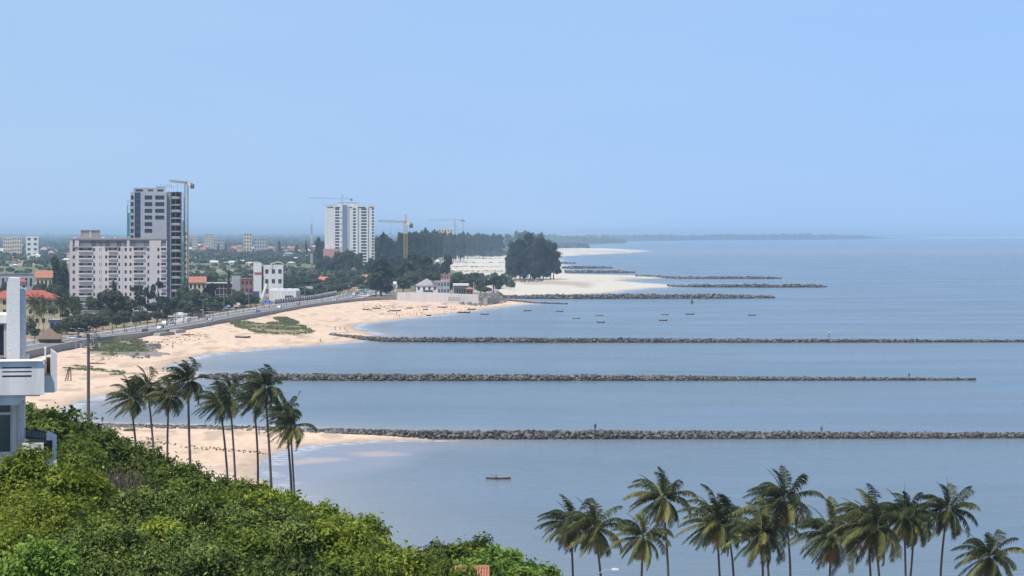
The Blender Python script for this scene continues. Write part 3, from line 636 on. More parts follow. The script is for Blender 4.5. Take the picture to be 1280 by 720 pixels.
right = [(713, 655, 235, 714, 720, 'coconut palm farthest from its neighbours at the open water end of the row', 3.3),
 (743, 660, 228, 744, 720, 'coconut palm with a bare spear frond sticking up beside the first palm', 3.5),
 (804, 672, 225, 804, 720, 'short coconut palm below the lone tall one', 3.2),
 (828, 622, 232, 831, 720, 'lone tall coconut palm with pale dead fronds on a thin bare trunk', 3.6),
 (896, 654, 226, 899, 720, 'coconut palm with an arching pale frond, left of the dense thicket of crowns', 3.7),
 (908, 650, 245, 911, 720, 'coconut palm mostly behind the one with the arching pale frond', 3.2),
 (952, 668, 222, 949, 720, 'coconut palm with yellow drooping fronds low in front of a taller one', 3.6),
 (958, 655, 236, 964, 720, 'coconut palm squeezed between a yellowed low palm and a tall one', 3.2),
 (980, 625, 233, 981, 720, 'tall coconut palm at the near end of the thicket of crowns', 3.8),
 (1040, 668, 220, 1040, 720, 'broad low coconut palm in the gap between two taller groups', 3.9),
 (1093, 660, 216, 1096, 720, 'coconut palm with a star of pale bare fronds in the thicket', 4.0),
 (1085, 648, 235, 1089, 720, 'coconut palm behind the star shaped crown', 3.4),
 (1130, 646, 228, 1131, 720, 'coconut palm with pale torn fronds facing the lone straight one', 3.6),
 (1143, 652, 240, 1136, 720, 'coconut palm half hidden behind the torn pale one', 3.0),
 (1184, 637, 231, 1182, 720, 'straight slim coconut palm standing clear with an even star crown', 3.5),
 (1236, 696, 224, 1236, 720, 'low coconut palm nearest the picture edge, only its crown showing', 3.5)]
for i, (px, py, D, tx, ty, lb, R_) in enumerate(right): palm(px, py, D, tx, ty, R_ * 1.0, lb, 200 + i, GR, wind=-.72, dry=7 if i % 2 else 4, gz=4)

# --- hillside bushes in front
def hill_bush(px, top, D, rpx, vr, kind, label, seed, n=None, leaf=None, squash=.8, cat='bush', name=None):
    x = DX(px, D); r = rpx * D / F; zt = DZ(top, D); g0 = ground_z(x, D); h = max(zt - g0, 2.5); g0 = zt - h
    rg = np.random.default_rng(seed); rz = min(r * squash, h * .62); zc = h - rz
    lb = lobes_round(r * .98, rz, zc, 9, rg, sub=.36, jit=.62); lb[0] = (0, 0, zc, r * .78, r * .78, rz * .82)
    for q in range(26):
        a_ = rg.random() * 6.28; e = rg.uniform(-.1, 1.35); s_ = r * rg.uniform(.09, .2); q_ = rg.uniform(.74, 1.0)
        lb.append((math.cos(a_) * math.cos(e) * r * q_, math.sin(a_) * math.cos(e) * r * q_, zc + math.sin(e) * rz * q_, s_, s_, s_ * rg.uniform(.7, 1.3)))
    if h > 3 * rz * .9 + 2:
        lb.append((0, 0, zc - rz * .8, r * .75, r * .75, rz * .8))
    m_, lf, dens = {'dark': (LEAF_D, .12, .8), 'mid': (LEAF_M, .12, .9), 'yellow': (LEAF_Y, .11, 1.0), 'grape': (LEAF_S, .095, 1.1), 'bright': (LEAF_B, .13, .9)}[kind]
    lf = leaf or lf * rg.uniform(.8, 1.35); lf = lf * max(.75, D / 110)
    n = n or int(min(90000, dens * 3.0 * 4 * PI * r * (r + rz) / 2 / (lf * lf * .6)))
    t = thing(name or 'hillside_bush', label, cat, (x, D, g0), 0, 'bushes on the hillside in front')
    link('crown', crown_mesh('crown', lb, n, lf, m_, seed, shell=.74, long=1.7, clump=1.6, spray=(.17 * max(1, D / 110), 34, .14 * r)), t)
    tm = trunk_mb(max(1.2, zc), max(.08, r * .04), r * .5, zc + rz * .2, 6, rg)
    rt = zc
    for q in range(int(14 + r * 5)):       # bare twig ends poking through the leaves
        a_ = rg.random() * 6.28; e = rg.uniform(.3, 1.3); d = np.array([math.cos(a_) * math.cos(e), math.sin(a_) * math.cos(e), math.sin(e)])
        b_ = np.array([0, 0, zc]) + d * np.array([r, r, rz]) * .8; tm.bar((0, 0, zc * .6), b_, .035, .03); tm.bar(b_, b_ + d * rg.uniform(.15, .28) * r + rg.normal(size=3) * .1, .03, .012)
    link('trunk', tm.mesh('trunk', TWIG), t); return t
B = [ # px, top, D, radius px, kind, label
 (60, 508, 185, 55, 'dark', 'dark bush cresting behind the white house balcony'),
 (20, 500, 190, 40, 'dark', 'dark bush mostly hidden behind the white house'),
 (118, 531, 178, 46, 'dark', 'dark green bush at the foot of the tall lamp mast'),
 (165, 547, 170, 44, 'dark', 'dark bush under the landward end palm trunk'),
 (214, 568, 160, 46, 'dark', 'dark dome shaped bush under the third beach palm'),
 (262, 590, 150, 44, 'dark', 'dark rounded bush below the tall palm with the yellow frond'),
 (150, 590, 150, 48, 'dark', 'shaded dark bush in the hollow of the slope'),
 (215, 612, 135, 44, 'dark', 'dark bush low in the slope hollow beside the bare twigs'),
 (88, 548, 150, 42, 'mid', 'mid green bush beside the lower balcony'),
 (105, 578, 130, 40, 'mid', 'mid green bush reaching out under the lower balcony'),
 (312, 598, 140, 40, 'mid', 'mid green bush below the close pair of palms'),
 (352, 612, 130, 40, 'mid', 'mid green bush at the foot of the last beach palms'),
 (25, 571, 88, 62, 'yellow', 'sunny yellow green bush in front of the white house wall'),
 (88, 588, 86, 50, 'yellow', 'yellow green bush in front of the balcony corner'),
 (55, 622, 78, 78, 'yellow', 'broad yellow green bush below the white house'),
 (268, 612, 112, 52, 'mid', 'green bush with fresh tips above the grey leaved thicket'),
 (330, 608, 110, 52, 'yellow', 'yellowish bush on the shoulder of the slope'),
 (392, 628, 104, 52, 'yellow', 'yellow tipped bush on the falling edge of the slope'),
 (440, 648, 100, 50, 'yellow', 'bush with golden tips along the water side of the slope'),
 (180, 620, 92, 70, 'grape', 'grey green broad leaved bush behind the bright sprig'),
 (255, 632, 88, 76, 'grape', 'grey green broad leaved bush in the middle of the thicket'),
 (340, 640, 86, 76, 'grape', 'glossy grey green bush below the yellowish shoulder bush'),
 (420, 662, 86, 66, 'yellow', 'olive bush with mixed light and dark leaves near the thicket end'),
 (490, 690, 84, 46, 'yellow', 'light green bush at the seaward tip of the thicket'),
 (130, 668, 72, 84, 'grape', 'grey green bush behind the bright low sprigs'),
 (235, 686, 70, 96, 'grape', 'wide glossy leaved bush at the bottom of the thicket'),
 (350, 700, 70, 86, 'grape', 'glossy leaved bush at the bottom below the olive one'),
 (440, 702, 72, 60, 'mid', 'green bush at the bottom near the tiled roof'),
 (10, 668, 72, 60, 'yellow', 'green bush at the bottom corner under the broad yellow one'),
 (200, 652, 82, 34, 'yellow', 'small yellow tipped bush set in the middle of the grey green thicket'),
 (300, 664, 78, 36, 'mid', 'small fresh green bush under the glossy grey green one'),
 (395, 650, 95, 30, 'mid', 'small dark green bush between golden tips and the thicket'),
 (128, 650, 84, 28, 'mid', 'small green bush beside the broad yellow green one'),
 (583, 713, 112, 15, 'mid', 'small green shrub covering the lower edge of the tiled roof'),
 (545, 700, 125, 34, 'mid', 'green bush just before the tiled roof'),
 (548, 682, 150, 26, 'dark', 'dark leaved tree top behind the tiled roof, landward of the lighter ones'),
 (590, 677, 150, 34, 'mid', 'green tree top right behind the tiled roof'),
 (625, 690, 146, 30, 'bright', 'light green tree top next to the short street lamp'),
 (600, 700, 140, 26, 'bright', 'light green tree top in front of the lamp, over the roof edge'),
 (655, 707, 140, 24, 'bright', 'pale green tree top lowest on the slope'),
 (682, 711, 142, 18, 'bright', 'last small pale green tree top toward the palms'),
]
for i, (px, tp, D, rp, kd, lb) in enumerate(B):
    if D > 100 and px < 460: tp += 9
    ts = kd == 'bright' or 'tree top' in lb
    hill_bush(px, tp, D, rp, 0, kd, lb, 300 + i, name='small_tree' if ts else None, cat='tree' if ts else 'bush')
# bright sprigs low in the corner
for (px, tp, rp, lb) in ((47, 682, 17, 'bright lime green sprig of new leaves, taller one'), (76, 694, 15, 'bright lime green sprig of new leaves, beside the taller one'), (8, 705, 14, 'bright lime green sprig of new leaves in the very corner')):
    hill_bush(px, tp, 57, rp, 0, 'bright', lb, int(px), n=2200, leaf=.11, squash=1.4, name='leafy_sprig', cat='plant')
# dead twiggy shrub
D = 104; t = thing('bare_shrub', 'leafless grey twiggy shrub among the dark bushes', 'shrub', (DX(142, D), D, DZ(640, D)), 0, None); mb = MB()
for k in range(130):
    a_ = random.uniform(0, 6.28); e = random.uniform(.5, 1.4); L_ = random.uniform(.9, 1.9); p0 = np.array([random.uniform(-.9, .9), random.uniform(-.4, .4), 0]); d = np.array([math.cos(a_) * math.cos(e), math.sin(a_) * math.cos(e), math.sin(e)])
    p1 = p0 + d * L_; mb.bar(p0, p1, .04, .02)
    for q in range(3): mb.bar(p0 + d * L_ * random.uniform(.4, .95), p1 + np.array([random.gauss(0, .35), random.gauss(0, .35), random.gauss(.15, .25)]), .018, .008)
mb.build('branches', TWIG, t)

# ------------------------------------------------------------------ building helpers
def facade(mb, xs, zs, opens, y, rec):
    """wall sheet facing the camera at depth y with openings (i,j) recessed by rec, reveals included"""
    for i in range(len(xs) - 1):
        for j in range(len(zs) - 1):
            x0, x1, z0, z1 = xs[i], xs[i + 1], zs[j], zs[j + 1]
            if (i, j) in opens:
                mb.quad((x0, y, z0), (x0, y + rec, z0), (x0, y + rec, z1), (x0, y, z1)); mb.quad((x1, y + rec, z0), (x1, y, z0), (x1, y, z1), (x1, y + rec, z1))
                mb.quad((x0, y, z0), (x1, y, z0), (x1, y + rec, z0), (x0, y + rec, z0)); mb.quad((x0, y + rec, z1), (x1, y + rec, z1), (x1, y, z1), (x0, y, z1))
            else: mb.quad((x0, y, z0), (x1, y, z0), (x1, y, z1), (x0, y, z1))
    return mb
def shell_sides(mb, x0, x1, y0, y1, z0, z1):
    mb.quad((x1, y0, z0), (x1, y1, z0), (x1, y1, z1), (x1, y0, z1)); mb.quad((x0, y1, z0), (x0, y0, z0), (x0, y0, z1), (x0, y1, z1))
    mb.quad((x1, y1, z0), (x0, y1, z0), (x0, y1, z1), (x1, y1, z1)); mb.quad((x0, y0, z1), (x1, y0, z1), (x1, y1, z1), (x0, y1, z1)); return mb
def building(name, label, px0, px1, top, D, depth, wall, roof=None, rows=2, cols=4, win=True, group=None, roofm=RED, roofh=None, z=4.0, cat='building', ww=.5, wh=.5, side=True, rz=None):
    """box building between photo columns px0..px1 with walls up to row `top`; windows, roof, door as parts"""
    x0, x1 = DX(px0, D), DX(px1, D); W_ = x1 - x0; h = DZ(top, D) - z
    if rz is None: rz = math.atan((CX - (px0 + px1) / 2) / F)
    t = thing(name, label, cat, ((x0 + x1) / 2, D, z), rz, group); a = W_ / 2
    xs = [-a]; zs = [-.6]; opens = set()
    if win and rows and cols:
        cw = W_ / cols; rh = h / rows
        for i in range(cols): c = -a + cw * (i + .5); xs += [c - cw * ww / 2, c + cw * ww / 2]
        for j in range(rows): c = rh * (j + .52); zs += [c - rh * wh / 2, c + rh * wh / 2]
        opens = {(2 * i + 1, 2 * j + 1) for i in range(cols) for j in range(rows)}
    xs.append(a); zs.append(h)
    mb = facade(MB(), xs, zs, opens, 0, .35); shell_sides(mb, -a, a, 0, depth, -.6, h); mb.build('wall', wall, t)
    wm = {}
    for (i, j) in sorted(opens):
        w_, h_ = xs[i + 1] - xs[i], zs[j + 1] - zs[j]; k = (round(w_, 3), round(h_, 3))
        if k not in wm:
            m = MB().box(-w_ / 2, w_ / 2, .32, .36, 0, h_); m.box(-.04, .04, .25, .32, 0, h_); wm[k] = m.mesh('window', GLASS)
        link('window', wm[k], t, ((xs[i] + xs[i + 1]) / 2, 0, zs[j]))
    if side and depth > 6 and rows:           # windows on the two flanks, proud frames
        m = MB().box(-.03, .05, -.6, .6, 0, 1.3).mesh('side_window', GLASS)
        for j in range(rows):
            for q in range(min(3, int(depth / 4))):
                yy = depth * (q + .5) / min(3, int(depth / 4)); zz = h / rows * (j + .3)
                link('side_window', m, t, (a, yy, zz)); link('side_window', m, t, (-a - .02, yy, zz))
    if roof == 'hip': MB().hip(-a, a, 0, depth, h, roofh or min(W_, depth) * .28, .7).build('roof', roofm, t)
    elif roof == 'gable':
        rh_ = roofh or depth * .25; m = MB().prism([(-.6, h - .1), (depth + .6, h - .1), (depth / 2, h + rh_)], -a - .5, a + .5, 'x'); m.build('roof', roofm, t)
    elif roof == 'gable_front':
        rh_ = roofh or W_ * .2; m = MB().prism([(-a - .5, h - .1), (a + .5, h - .1), (0, h + rh_)], -.6, depth + .4, 'y'); m.build('roof', roofm, t)
    elif roof == 'flat': MB().box(-a - .25, a + .25, -.25, depth + .25, h + .01, h + .35).build('roof', roofm, t)
    elif roof == 'parapet':
        m = MB(); m.box(-a, a, 0, .25, h + .003, h + .9); m.box(-a, a, depth - .25, depth, h + .003, h + .9); m.box(-a, -a + .25, .25, depth - .25, h + .003, h + .9); m.box(a - .25, a, .25, depth - .25, h + .003, h + .9); m.build('parapet', wall, t)
    return t

# ------------------------------------------------------------------ white apartment block
D = 1180; s = D / F; T = thing('apartment_block', 'ten storey white apartment block with rows of small square windows', 'building', (DX(148, D), D, 4), .162)
X_ = lambda p: (p - 148) * s; Zr = lambda r: DZ(r, D) - 4
rowc = [312 + 9.35 * i for i in range(10)]; zs = [-1.0]
for r in reversed(rowc): zs += [Zr(r + 2.1), Zr(r - 2.1)]
zs += [Zr(308), Zr(300.2), Zr(297.8)]; nz_ = len(zs)
cols_ = [('s', 91.8, 94.4), ('b', 99.5, 115.5), ('s', 117, 119.2), ('s', 124.4, 127), ('s', 131.8, 134.2), ('b', 135.8, 146.2), ('s', 148, 150.2), ('s', 155.8, 158.4), ('s', 161.8, 164.2), ('b', 166.8, 180.2), ('s', 184, 186.2), ('s', 196.2, 198.8), ('b', 200.8, 207)]
xs = [X_(88)]
for _, a_, b_ in cols_: xs += [X_(a_), X_(b_)]
xs.append(X_(208)); opens = set()
for i, (k, a_, b_) in enumerate(cols_):
    for j in range(10):
        opens.add((2 * i + 1, 2 * j + 1))
for i in (1, 3, 4, 5, 6, 7, 8, 9, 10, 11, 12, 13, 14, 15, 17, 18, 19, 20, 21, 25): opens.add((i, nz_ - 3))
mb = facade(MB(), xs, zs, opens, 0, .5); mb_b = MB()
shell_sides(mb, xs[0], xs[-1], 0, 17, -1, zs[-1]); mb.build('wall', PALE, T)
smesh = {}
def pane(name, w_, h_, dep, m_, x, z, par, ext=None):
    k = (name, round(w_, 2), round(h_, 2), m_.name)
    if k not in smesh: smesh[k] = (ext or (lambda m: m))(MB().box(-w_ / 2, w_ / 2, dep - .02, dep + .03, 0, h_)).mesh(name, m_)
    return link(name, smesh[k], par, (x, 0, z))
for (i, j) in sorted(opens):
    w_, h_ = xs[i + 1] - xs[i], zs[j + 1] - zs[j]; xc = (xs[i] + xs[i + 1]) / 2
    if w_ > 2.2 and j != nz_ - 3:       # loggia: glass back wall, parapet rail in front
        b_ = pane('loggia', w_, h_, .47, (DCONC if i % 4 else GREYP), xc, zs[j], T)
        for q0, q1 in ((-.47, -.2), (.18, .45)):
            k = ('lg', round(w_, 2), q0)
            if k not in smesh: smesh[k] = MB().box(w_ * q0, w_ * q1, .40, .44, 0.05, h_ - .08).mesh('glass_door', DARK)
            link('glass_door', smesh[k], b_)
        k = ('lr', round(w_, 2)); smesh.setdefault(k, MB().box(-w_ / 2 - .1, w_ / 2 + .1, -.55, -.003, -.28, .42).mesh('balcony_rail', PALE)); link('balcony_rail', smesh[k], b_)
    else: pane('window', w_, h_, .3 if j != nz_ - 3 else .47, GLASS if j != nz_ - 3 else DCONC, xc, zs[j], T)
m = MB()
for a_, b_ in ((91, 99), (100, 116), (131, 150), (166, 183)): m.box(X_(a_), X_(b_), -.6, -.02, Zr(308.8), Zr(308))
m.build('top_balcony_slab', LCONC, T)
m = MB().box(X_(87.6), X_(208.4), -.3, -.003, Zr(298.6), Zr(297.4)); m.box(X_(87.6), X_(208.4), 17.003, 17.3, Zr(298.6), Zr(297.4)); m.build('cornice', LCONC, T)
ph = MB().box(X_(101.5), X_(125), 5, 11, Zr(297.8) - .05, Zr(288)).build('lift_house', CONC, T)
m = MB().box(X_(101), X_(125.5), 4.6, 11.4, Zr(288), Zr(287.2)); m.box(X_(112), X_(115), 4.8, 4.99, Zr(297), Zr(288)); m.build('cap', LCONC, ph)
for a_, b_ in ((92, 96), (127, 131), (142, 145)): MB().box(X_(a_), X_(b_), 3, 6, Zr(297.8) + .02, Zr(296.6)).build('roof_vent', WHITE, T)
m = MB()
for i in range(4): m.box(X_(98 + 27 * i), X_(98 + 27 * i) + .5, -.12, -.004, 0, Zr(308.9))
m.build('downpipe', PALE, T)

# ------------------------------------------------------------------ tower under construction
D = 1262; s = D / F; T = thing('unfinished_tower', 'grey high rise tower under construction with green scaffold netting', 'building', (DX(195, D), D, 4), .147)
X_ = lambda p: (p - 195) * s; Zr = lambda r: DZ(r, D) - 4
fl = [247 + 8.32 * i for i in range(17)]
zs = [-1.0]
for r in reversed(fl): zs += [Zr(r + 2.6), Zr(r - 2.6)]
zs.append(Zr(240.5)); colsT = [(164, 167.4), (168.6, 176), (181, 190.4), (194, 205.3)]
xs = [X_(163.6)]
for a_, b_ in colsT: xs += [X_(a_), X_(b_)]
xs.append(X_(208.2)); opens = set()
for i in range(4):
    for j in range(17):
        if i == 3 and j < 13: continue
        if i == 2 and j < 11: continue
        opens.add((2 * i + 1, 2 * j + 1))
        if i == 1: opens.add((3, 2 * j + 2))
mb = facade(MB(), xs, zs, opens, 0, .6); shell_sides(mb, xs[0], xs[-1], 0, 18, -1, zs[-1]); mb.build('wall', GREYP, T)
for (i, j) in sorted(opens): pane('window', xs[i + 1] - xs[i], zs[j + 1] - zs[j], .5, BGLASS if i == 3 else GLASS, (xs[i] + xs[i + 1]) / 2, zs[j], T)
# top storey with three dark windows, set back
m = facade(MB(), [X_(167), X_(169.5), X_(179), X_(185), X_(191.4), X_(196.5), X_(204), X_(206.8)], [Zr(240.5) - .02, Zr(239.4), Zr(236.6), Zr(234.6)], {(1, 1), (3, 1), (5, 1)}, 1.2, .5)
shell_sides(m, X_(167), X_(206.8), 1.2, 16, Zr(240.5) - .02, Zr(234.6)); tp = m.build('top_storey', GREYP, T)
for a_, b_, mm_ in ((169.5, 179, GLASS), (185, 191.4, RSTEEL), (196.5, 204, GLASS)): MB().box(X_(a_), X_(b_), 1.65, 1.7, Zr(239.4), Zr(236.6)).build('window', mm_, tp)
m = MB()
for i in range(9): m.bar((X_(196) + i * 1.1, 3, Zr(234.6)), (X_(196) + i * 1.1 + random.uniform(-.4, .4), 3, Zr(234.6) + random.uniform(.6, 2.2)), .16)
m.bar((X_(195), 3, Zr(234.2)), (X_(207), 3, Zr(233.6)), .22); m.build('roof_props', BLACKM, T)
# side wing: open concrete floors
xw0, xw1 = X_(209), X_(226.5); m = MB(); sl = MB()
m.box(X_(208.2) + .01, X_(213.8), 1.5, 16, -1, Zr(239.5)); m.box(X_(225.2), xw1, 2.2, 3, -1, Zr(240)); m.box(X_(219), X_(220), 2.2, 3, -1, Zr(240)); m.box(X_(213.9), xw1, 8, 16, -1, Zr(240)); m.build('wing_wall', WINGC, T)
for k in range(18):
    z_ = Zr(239.4 + 8.32 * k); sl = MB().box(X_(213.85), xw1 + .3, .8, 7.98, z_ - .32, z_)
    if k: sl.box(X_(214.5), X_(224.5), .75, .85, z_ + .02, z_ + (1.0 if k % 2 else .35))
    f_ = sl.build('floor_slab', LCONC, T)
    if 0 < k: MB().box(X_(220.3), X_(225), 6.8, 7.0, z_ + .02, z_ + 2.5).build('opening', DARK, f_)
# scaffold both sides
for side_, xa, xb, y0, y1, r0 in (('', 226.9, 229.3, .4, 9, 240), ('', 160, 163.2, 1, 9, 249)):
    m = MB(); n_ = 0
    for yy in np.linspace(y0, y1, 4):
        for xx in (xa, xb): m.bar((X_(xx), yy, -.5), (X_(xx), yy, Zr(r0)), .09)
    k = 0
    while k * 2.0 < Zr(r0):
        for yy in (y0, y1): m.bar((X_(xa), yy, k * 2.0), (X_(xb), yy, k * 2.0), .08)
        for xx in (xa, xb): m.bar((X_(xx), y0, k * 2.0), (X_(xx), y1, k * 2.0), .08)
        m.box(X_(xa), X_(xb), y0, y1, k * 2.0 + .05, k * 2.0 + .1); k += 1
    sc = m.build('scaffold', STEEL, T); nt_ = MB(); rr = random.Random(3); xo = X_(xb) + .3 if xa > 200 else X_(xa) - .3
    for q in range(0, int(Zr(r0) / 4)):
        if xa > 200 and rr.random() < .25: continue
        u0, u1 = q * 4.0, q * 4.0 + 4.05
        for yy0, yy1 in ((y0, (y0 + y1) / 2), ((y0 + y1) / 2, y1)): nt_.box(xo - .03, xo + .03 + rr.uniform(0, .12), yy0, yy1, u0, u1)
        if rr.random() < .8: nt_.box(min(X_(xa) + .3, xo), max(xo, X_(xb) - .3), y0 - .3 - rr.uniform(0, .1), y0 - .24, u0, u1)
    nt_.build('scaffold_net', NETG, sc)

# ------------------------------------------------------------------ white tower beyond
D = 2700; s = D / F; T = thing('white_tower', 'tall white apartment tower in the haze with blue glass strip and crane above', 'building', (DX(437, D), D, 4), .067)
X_ = lambda p: (p - 437) * s; Zr = lambda r: DZ(r, D) - 4
fl = [261.5 + 3.72 * i for i in range(20)]; zs = [-1.0]
for r in reversed(fl): zs += [Zr(r + 1.15), Zr(r - 1.15)]
zs.append(Zr(257)); cT = [(419, 424.2), (426, 427), (441.3, 444.8), (451.5, 458.3), (464.8, 467.4)]
xs = [X_(406)]
for a_, b_ in cT: xs += [X_(a_), X_(b_)]
xs.append(X_(468)); opens = {(2 * i + 1, 2 * j + 1) for i in range(5) for j in range(20) if not (i == 1 and j % 2)}
mb = facade(MB(), xs, zs, opens, 0, 1.0); shell_sides(mb, xs[0], xs[-1], 0, 20, -1, zs[-1]); mb.build('wall', WHITE, T)
for (i, j) in sorted(opens): pane('window', xs[i + 1] - xs[i], zs[j + 1] - zs[j], .9, GLASS, (xs[i] + xs[i + 1]) / 2, zs[j], T)
MB().box(X_(428.2), X_(433.8), -.9, -.01, -1, Zr(256)).build('glass_strip', STRIPG, T)
for a_, b_ in ((434.5, 435.5), (446, 447.2), (459, 460), (427.3, 428)): MB().box(X_(a_), X_(b_), -1.1, -.01, -1, Zr(256.5)).build('pilaster', WHITE, T)
m = MB().box(X_(422), X_(447), 2, 16, Zr(257) + .02, Zr(254.2)); m.box(X_(405.5), X_(418), -.2, 20.2, Zr(257) + .02, Zr(256.2)); m.box(X_(462), X_(468.4), -.2, 20.2, Zr(257) + .02, Zr(256)); m.build('crown_storey', WHITE, T)
m = MB()
for i in range(26): x_ = X_(408 + i * 2.3); m.bar((x_, 1, Zr(257)), (x_, 1, Zr(257) + random.uniform(1.2, 3.4)), .22)
m.bar((X_(422), 2, Zr(253.3)), (X_(449), 2, Zr(253.5)), .5); m.build('column_starters', DCONC, T)
m = MB()
for a_, b_ in ((409, 417), (419, 425), (437, 440), (448, 457), (462, 467)): m.box(X_(a_), X_(b_), -.15, -.02, Zr(259.9), Zr(258.6))
m.build('band_window', DARK, T)
pod = MB().box(X_(404), X_(426), -8, -1.2, -1, Zr(311)).build('podium', PINK, T)

# ------------------------------------------------------------------ tower cranes
def crane(label, px, D, r_cab, px_jib, r_jib, px_cj, r_cj, r_peak, w, mt, mt2, y_jib=0, z=4, mastm=None):
    x = DX(px, D); zc = DZ(r_cab, D) - z
    t = thing('tower_crane', label, 'crane', (x, D, z)); MB().lattice((0, 0, 0), (0, 0, zc), w, w * .13, w * .07, w * 1.1).build('mast', mastm or mt, t)
    MB().box(-w, w, -w, w, -.5, .6).build('base', LCONC, t)
    jx = (px_jib - px) * D / F; MB().lattice((0, 0, zc + w * .4), (jx, y_jib, DZ(r_jib, D) - z), w * .55, w * .09, w * .05, w).build('jib', mt2, t)
    cx = (px_cj - px) * D / F; cj = MB().lattice((0, 0, zc + w * .4), (cx, -y_jib * .3, DZ(r_cj, D) - z), w * .7, w * .12, w * .06, w).build('counter_jib', mt2, t)
    zj = DZ(r_cj, D) - z; MB().box(cx - w * .8, cx + w * .4, -y_jib * .3 - w * .4, -y_jib * .3 + w * .4, zj - w * 1.1, zj + w * .2).build('counterweight', DCONC, cj)
    zp = DZ(r_peak, D) - z; m = MB().lattice((0, 0, zc), (0, 0, zp), w * .5, w * .1, w * .06, w); m.bar((0, 0, zp), (jx * .6, y_jib * .6, (DZ(r_jib, D) - z) * .6 + zc * .4), w * .05); m.bar((0, 0, zp), (cx * .9, 0, zj), w * .05); m.build('peak', mt, t)
    MB().box(w * .3, w * 1.3, -w * .6, w * .5, zc - w * .6, zc + w * .5).build('cab', WHITE, t)
    hx = jx * .55; m = MB().bar((hx, y_jib * .55, zc), (hx, y_jib * .55, zc - w * 3), .08); m.box(hx - .3, hx + .3, y_jib * .55 - .3, y_jib * .55 + .3, zc - w * 3.3, zc - w * 3); m.build('hook', BLACKM, t)
crane('tower crane with reddish brown mast standing against the netted side of the grey tower', 233, 1285, 230, 221.5, 227.6, 238.5, 231, 227, 1.7, TSTEEL, YSTEEL, y_jib=-28)
crane('thin hazy tower crane rising above the roof of the white tower', 428, 2712, 249, 384, 247.2, 440, 249, 242.5, 1.9, STEEL, STEEL, y_jib=12)
crane('yellow tower crane standing among the dark casuarina trees', 507, 2200, 279, 474, 276.4, 514.5, 280.4, 268, 2.9, YSTEEL, YSTEEL, y_jib=-14)
crane('distant grey tower crane above the tree line, its long jib reaching landward', 569, 4200, 275.5, 534, 275, 578, 275, 272, 2.6, TSTEEL, STEEL, y_jib=8)
crane('farthest tower crane beside the distant grey one', 578.6, 4800, 276, 566, 275.8, 580.5, 276, 271.5, 2.2, STEEL, STEEL, y_jib=10)
D = 2500; t = thing('radio_mast', 'slender red and white lattice radio mast landward of the white tower', 'mast', (DX(389.5, D), D, 4))
zt = DZ(268, D) - 4
for k in range(6): MB().lattice((0, 0, zt * k / 6), (0, 0, zt * (k + 1) / 6), 1.7 * (1 - k * .09), .26, .13, 2).build('section', (RSTEEL, WHITE)[k % 2], t)
MB().bar((0, 0, zt), (0, 0, zt + 3), .12).build('aerial', STEEL, t)

# ------------------------------------------------------------------ near white house at the picture edge
D = 97; s = D / F; T = thing('white_house', 'modern white house with curved fin wall, slotted balcony parapet and drainpipe', 'house', (DX(30, D), D, 27), .195)
X_ = lambda p: (p - 30) * s; Zr = lambda r: DZ(r, D) - 27
rnd = [(X_(8.5), Zr(452)), (X_(25), Zr(452)), (X_(25), Zr(347.6)), (X_(12), Zr(347.0)), (X_(10.2), Zr(349)), (X_(9.2), Zr(354)), (X_(8.7), Zr(362))]
fin = MB().prism(rnd, .0, 1.4).build('fin_wall', STUCCO, T)
MB().prism([(X_(25) + .005, Zr(452)), (X_(32.3), Zr(452)), (X_(32.3), Zr(362.5)), (X_(31.3), Zr(361.4)), (X_(25) + .005, Zr(361.4))], .25, 2.2).build('fin_step', STUCCO, fin)
MB().box(X_(32.3) + .01, X_(36.5), .3, 1.6, Zr(450), Zr(443)).build('fin_foot', HOUSEWHITE, fin)
# upper storey behind the fin: beam, wall and pilaster
MB().box(X_(-60), X_(9), 1.6, 9, Zr(448), Zr(405)).build('upper_wall', HOUSEWHITE, T)
MB().box(X_(-60), X_(9.5), .7, 4, Zr(405) + .01, Zr(394)).build('roof_slab', HOUSEWHITE, T)
MB().box(X_(5), X_(8.6), .8, 1.5, Zr(448), Zr(405)).build('pilaster', LCONC, T)
MB().box(X_(-60), X_(7), 1.5, 1.59, Zr(446), Zr(408)).build('upper_window', GLASS, T)
# balcony parapet with three slots
xs = [X_(-60), X_(4), X_(39.5), X_(54.8)]; zs = [Zr(490), Zr(467), Zr(465.4), Zr(461.6), Zr(459.8), Zr(456.2), Zr(454.6), Zr(448.5)]
zz = [Zr(490), Zr(468.2), Zr(465.8), Zr(462.4), Zr(460.6), Zr(457.4), Zr(455.6), Zr(448.5)]
bal = facade(MB(), xs, zz, {(1, 1), (1, 3), (1, 5)}, -1.8, .16); bal.quad((xs[-1], -1.8, zz[0]), (xs[-1], 1.2, zz[0]), (xs[-1], 1.2, zz[-1]), (xs[-1], -1.8, zz[-1]))
bal.quad((xs[0], -1.64, zz[0]), (xs[-1] - .16, -1.64, zz[0]), (xs[-1] - .16, -1.64, zz[-1]), (xs[0], -1.64, zz[-1])) if False else None
bl = bal.build('balcony_parapet', HOUSEWHITE, T); MB().box(X_(3.5), X_(40), -1.62, -1.58, Zr(469), Zr(455)).build('slot_shade_panel', DCONC, bl)  # dark panel added behind the slots so they look shaded
m = MB(); r_ = .16
m.prism([(-1.9, Zr(448.5) + .003), (-1.5, Zr(448.5) + .003), (-1.5, Zr(446.6)), (-1.62, Zr(446.5)), (-1.88, Zr(448.2))], X_(-60), X_(52), 'x'); m.tube([(X_(52), -1.72, Zr(447.7)), (X_(54.2), -1.6, Zr(448.0)), (X_(55), -1.2, Zr(448.2)), (X_(55), 1.2, Zr(448.2))], [.05, .06, .06, .06], 8)
m.build('coping', mat('clean_white', (0.86, 0.86, 0.85), .6), bl)
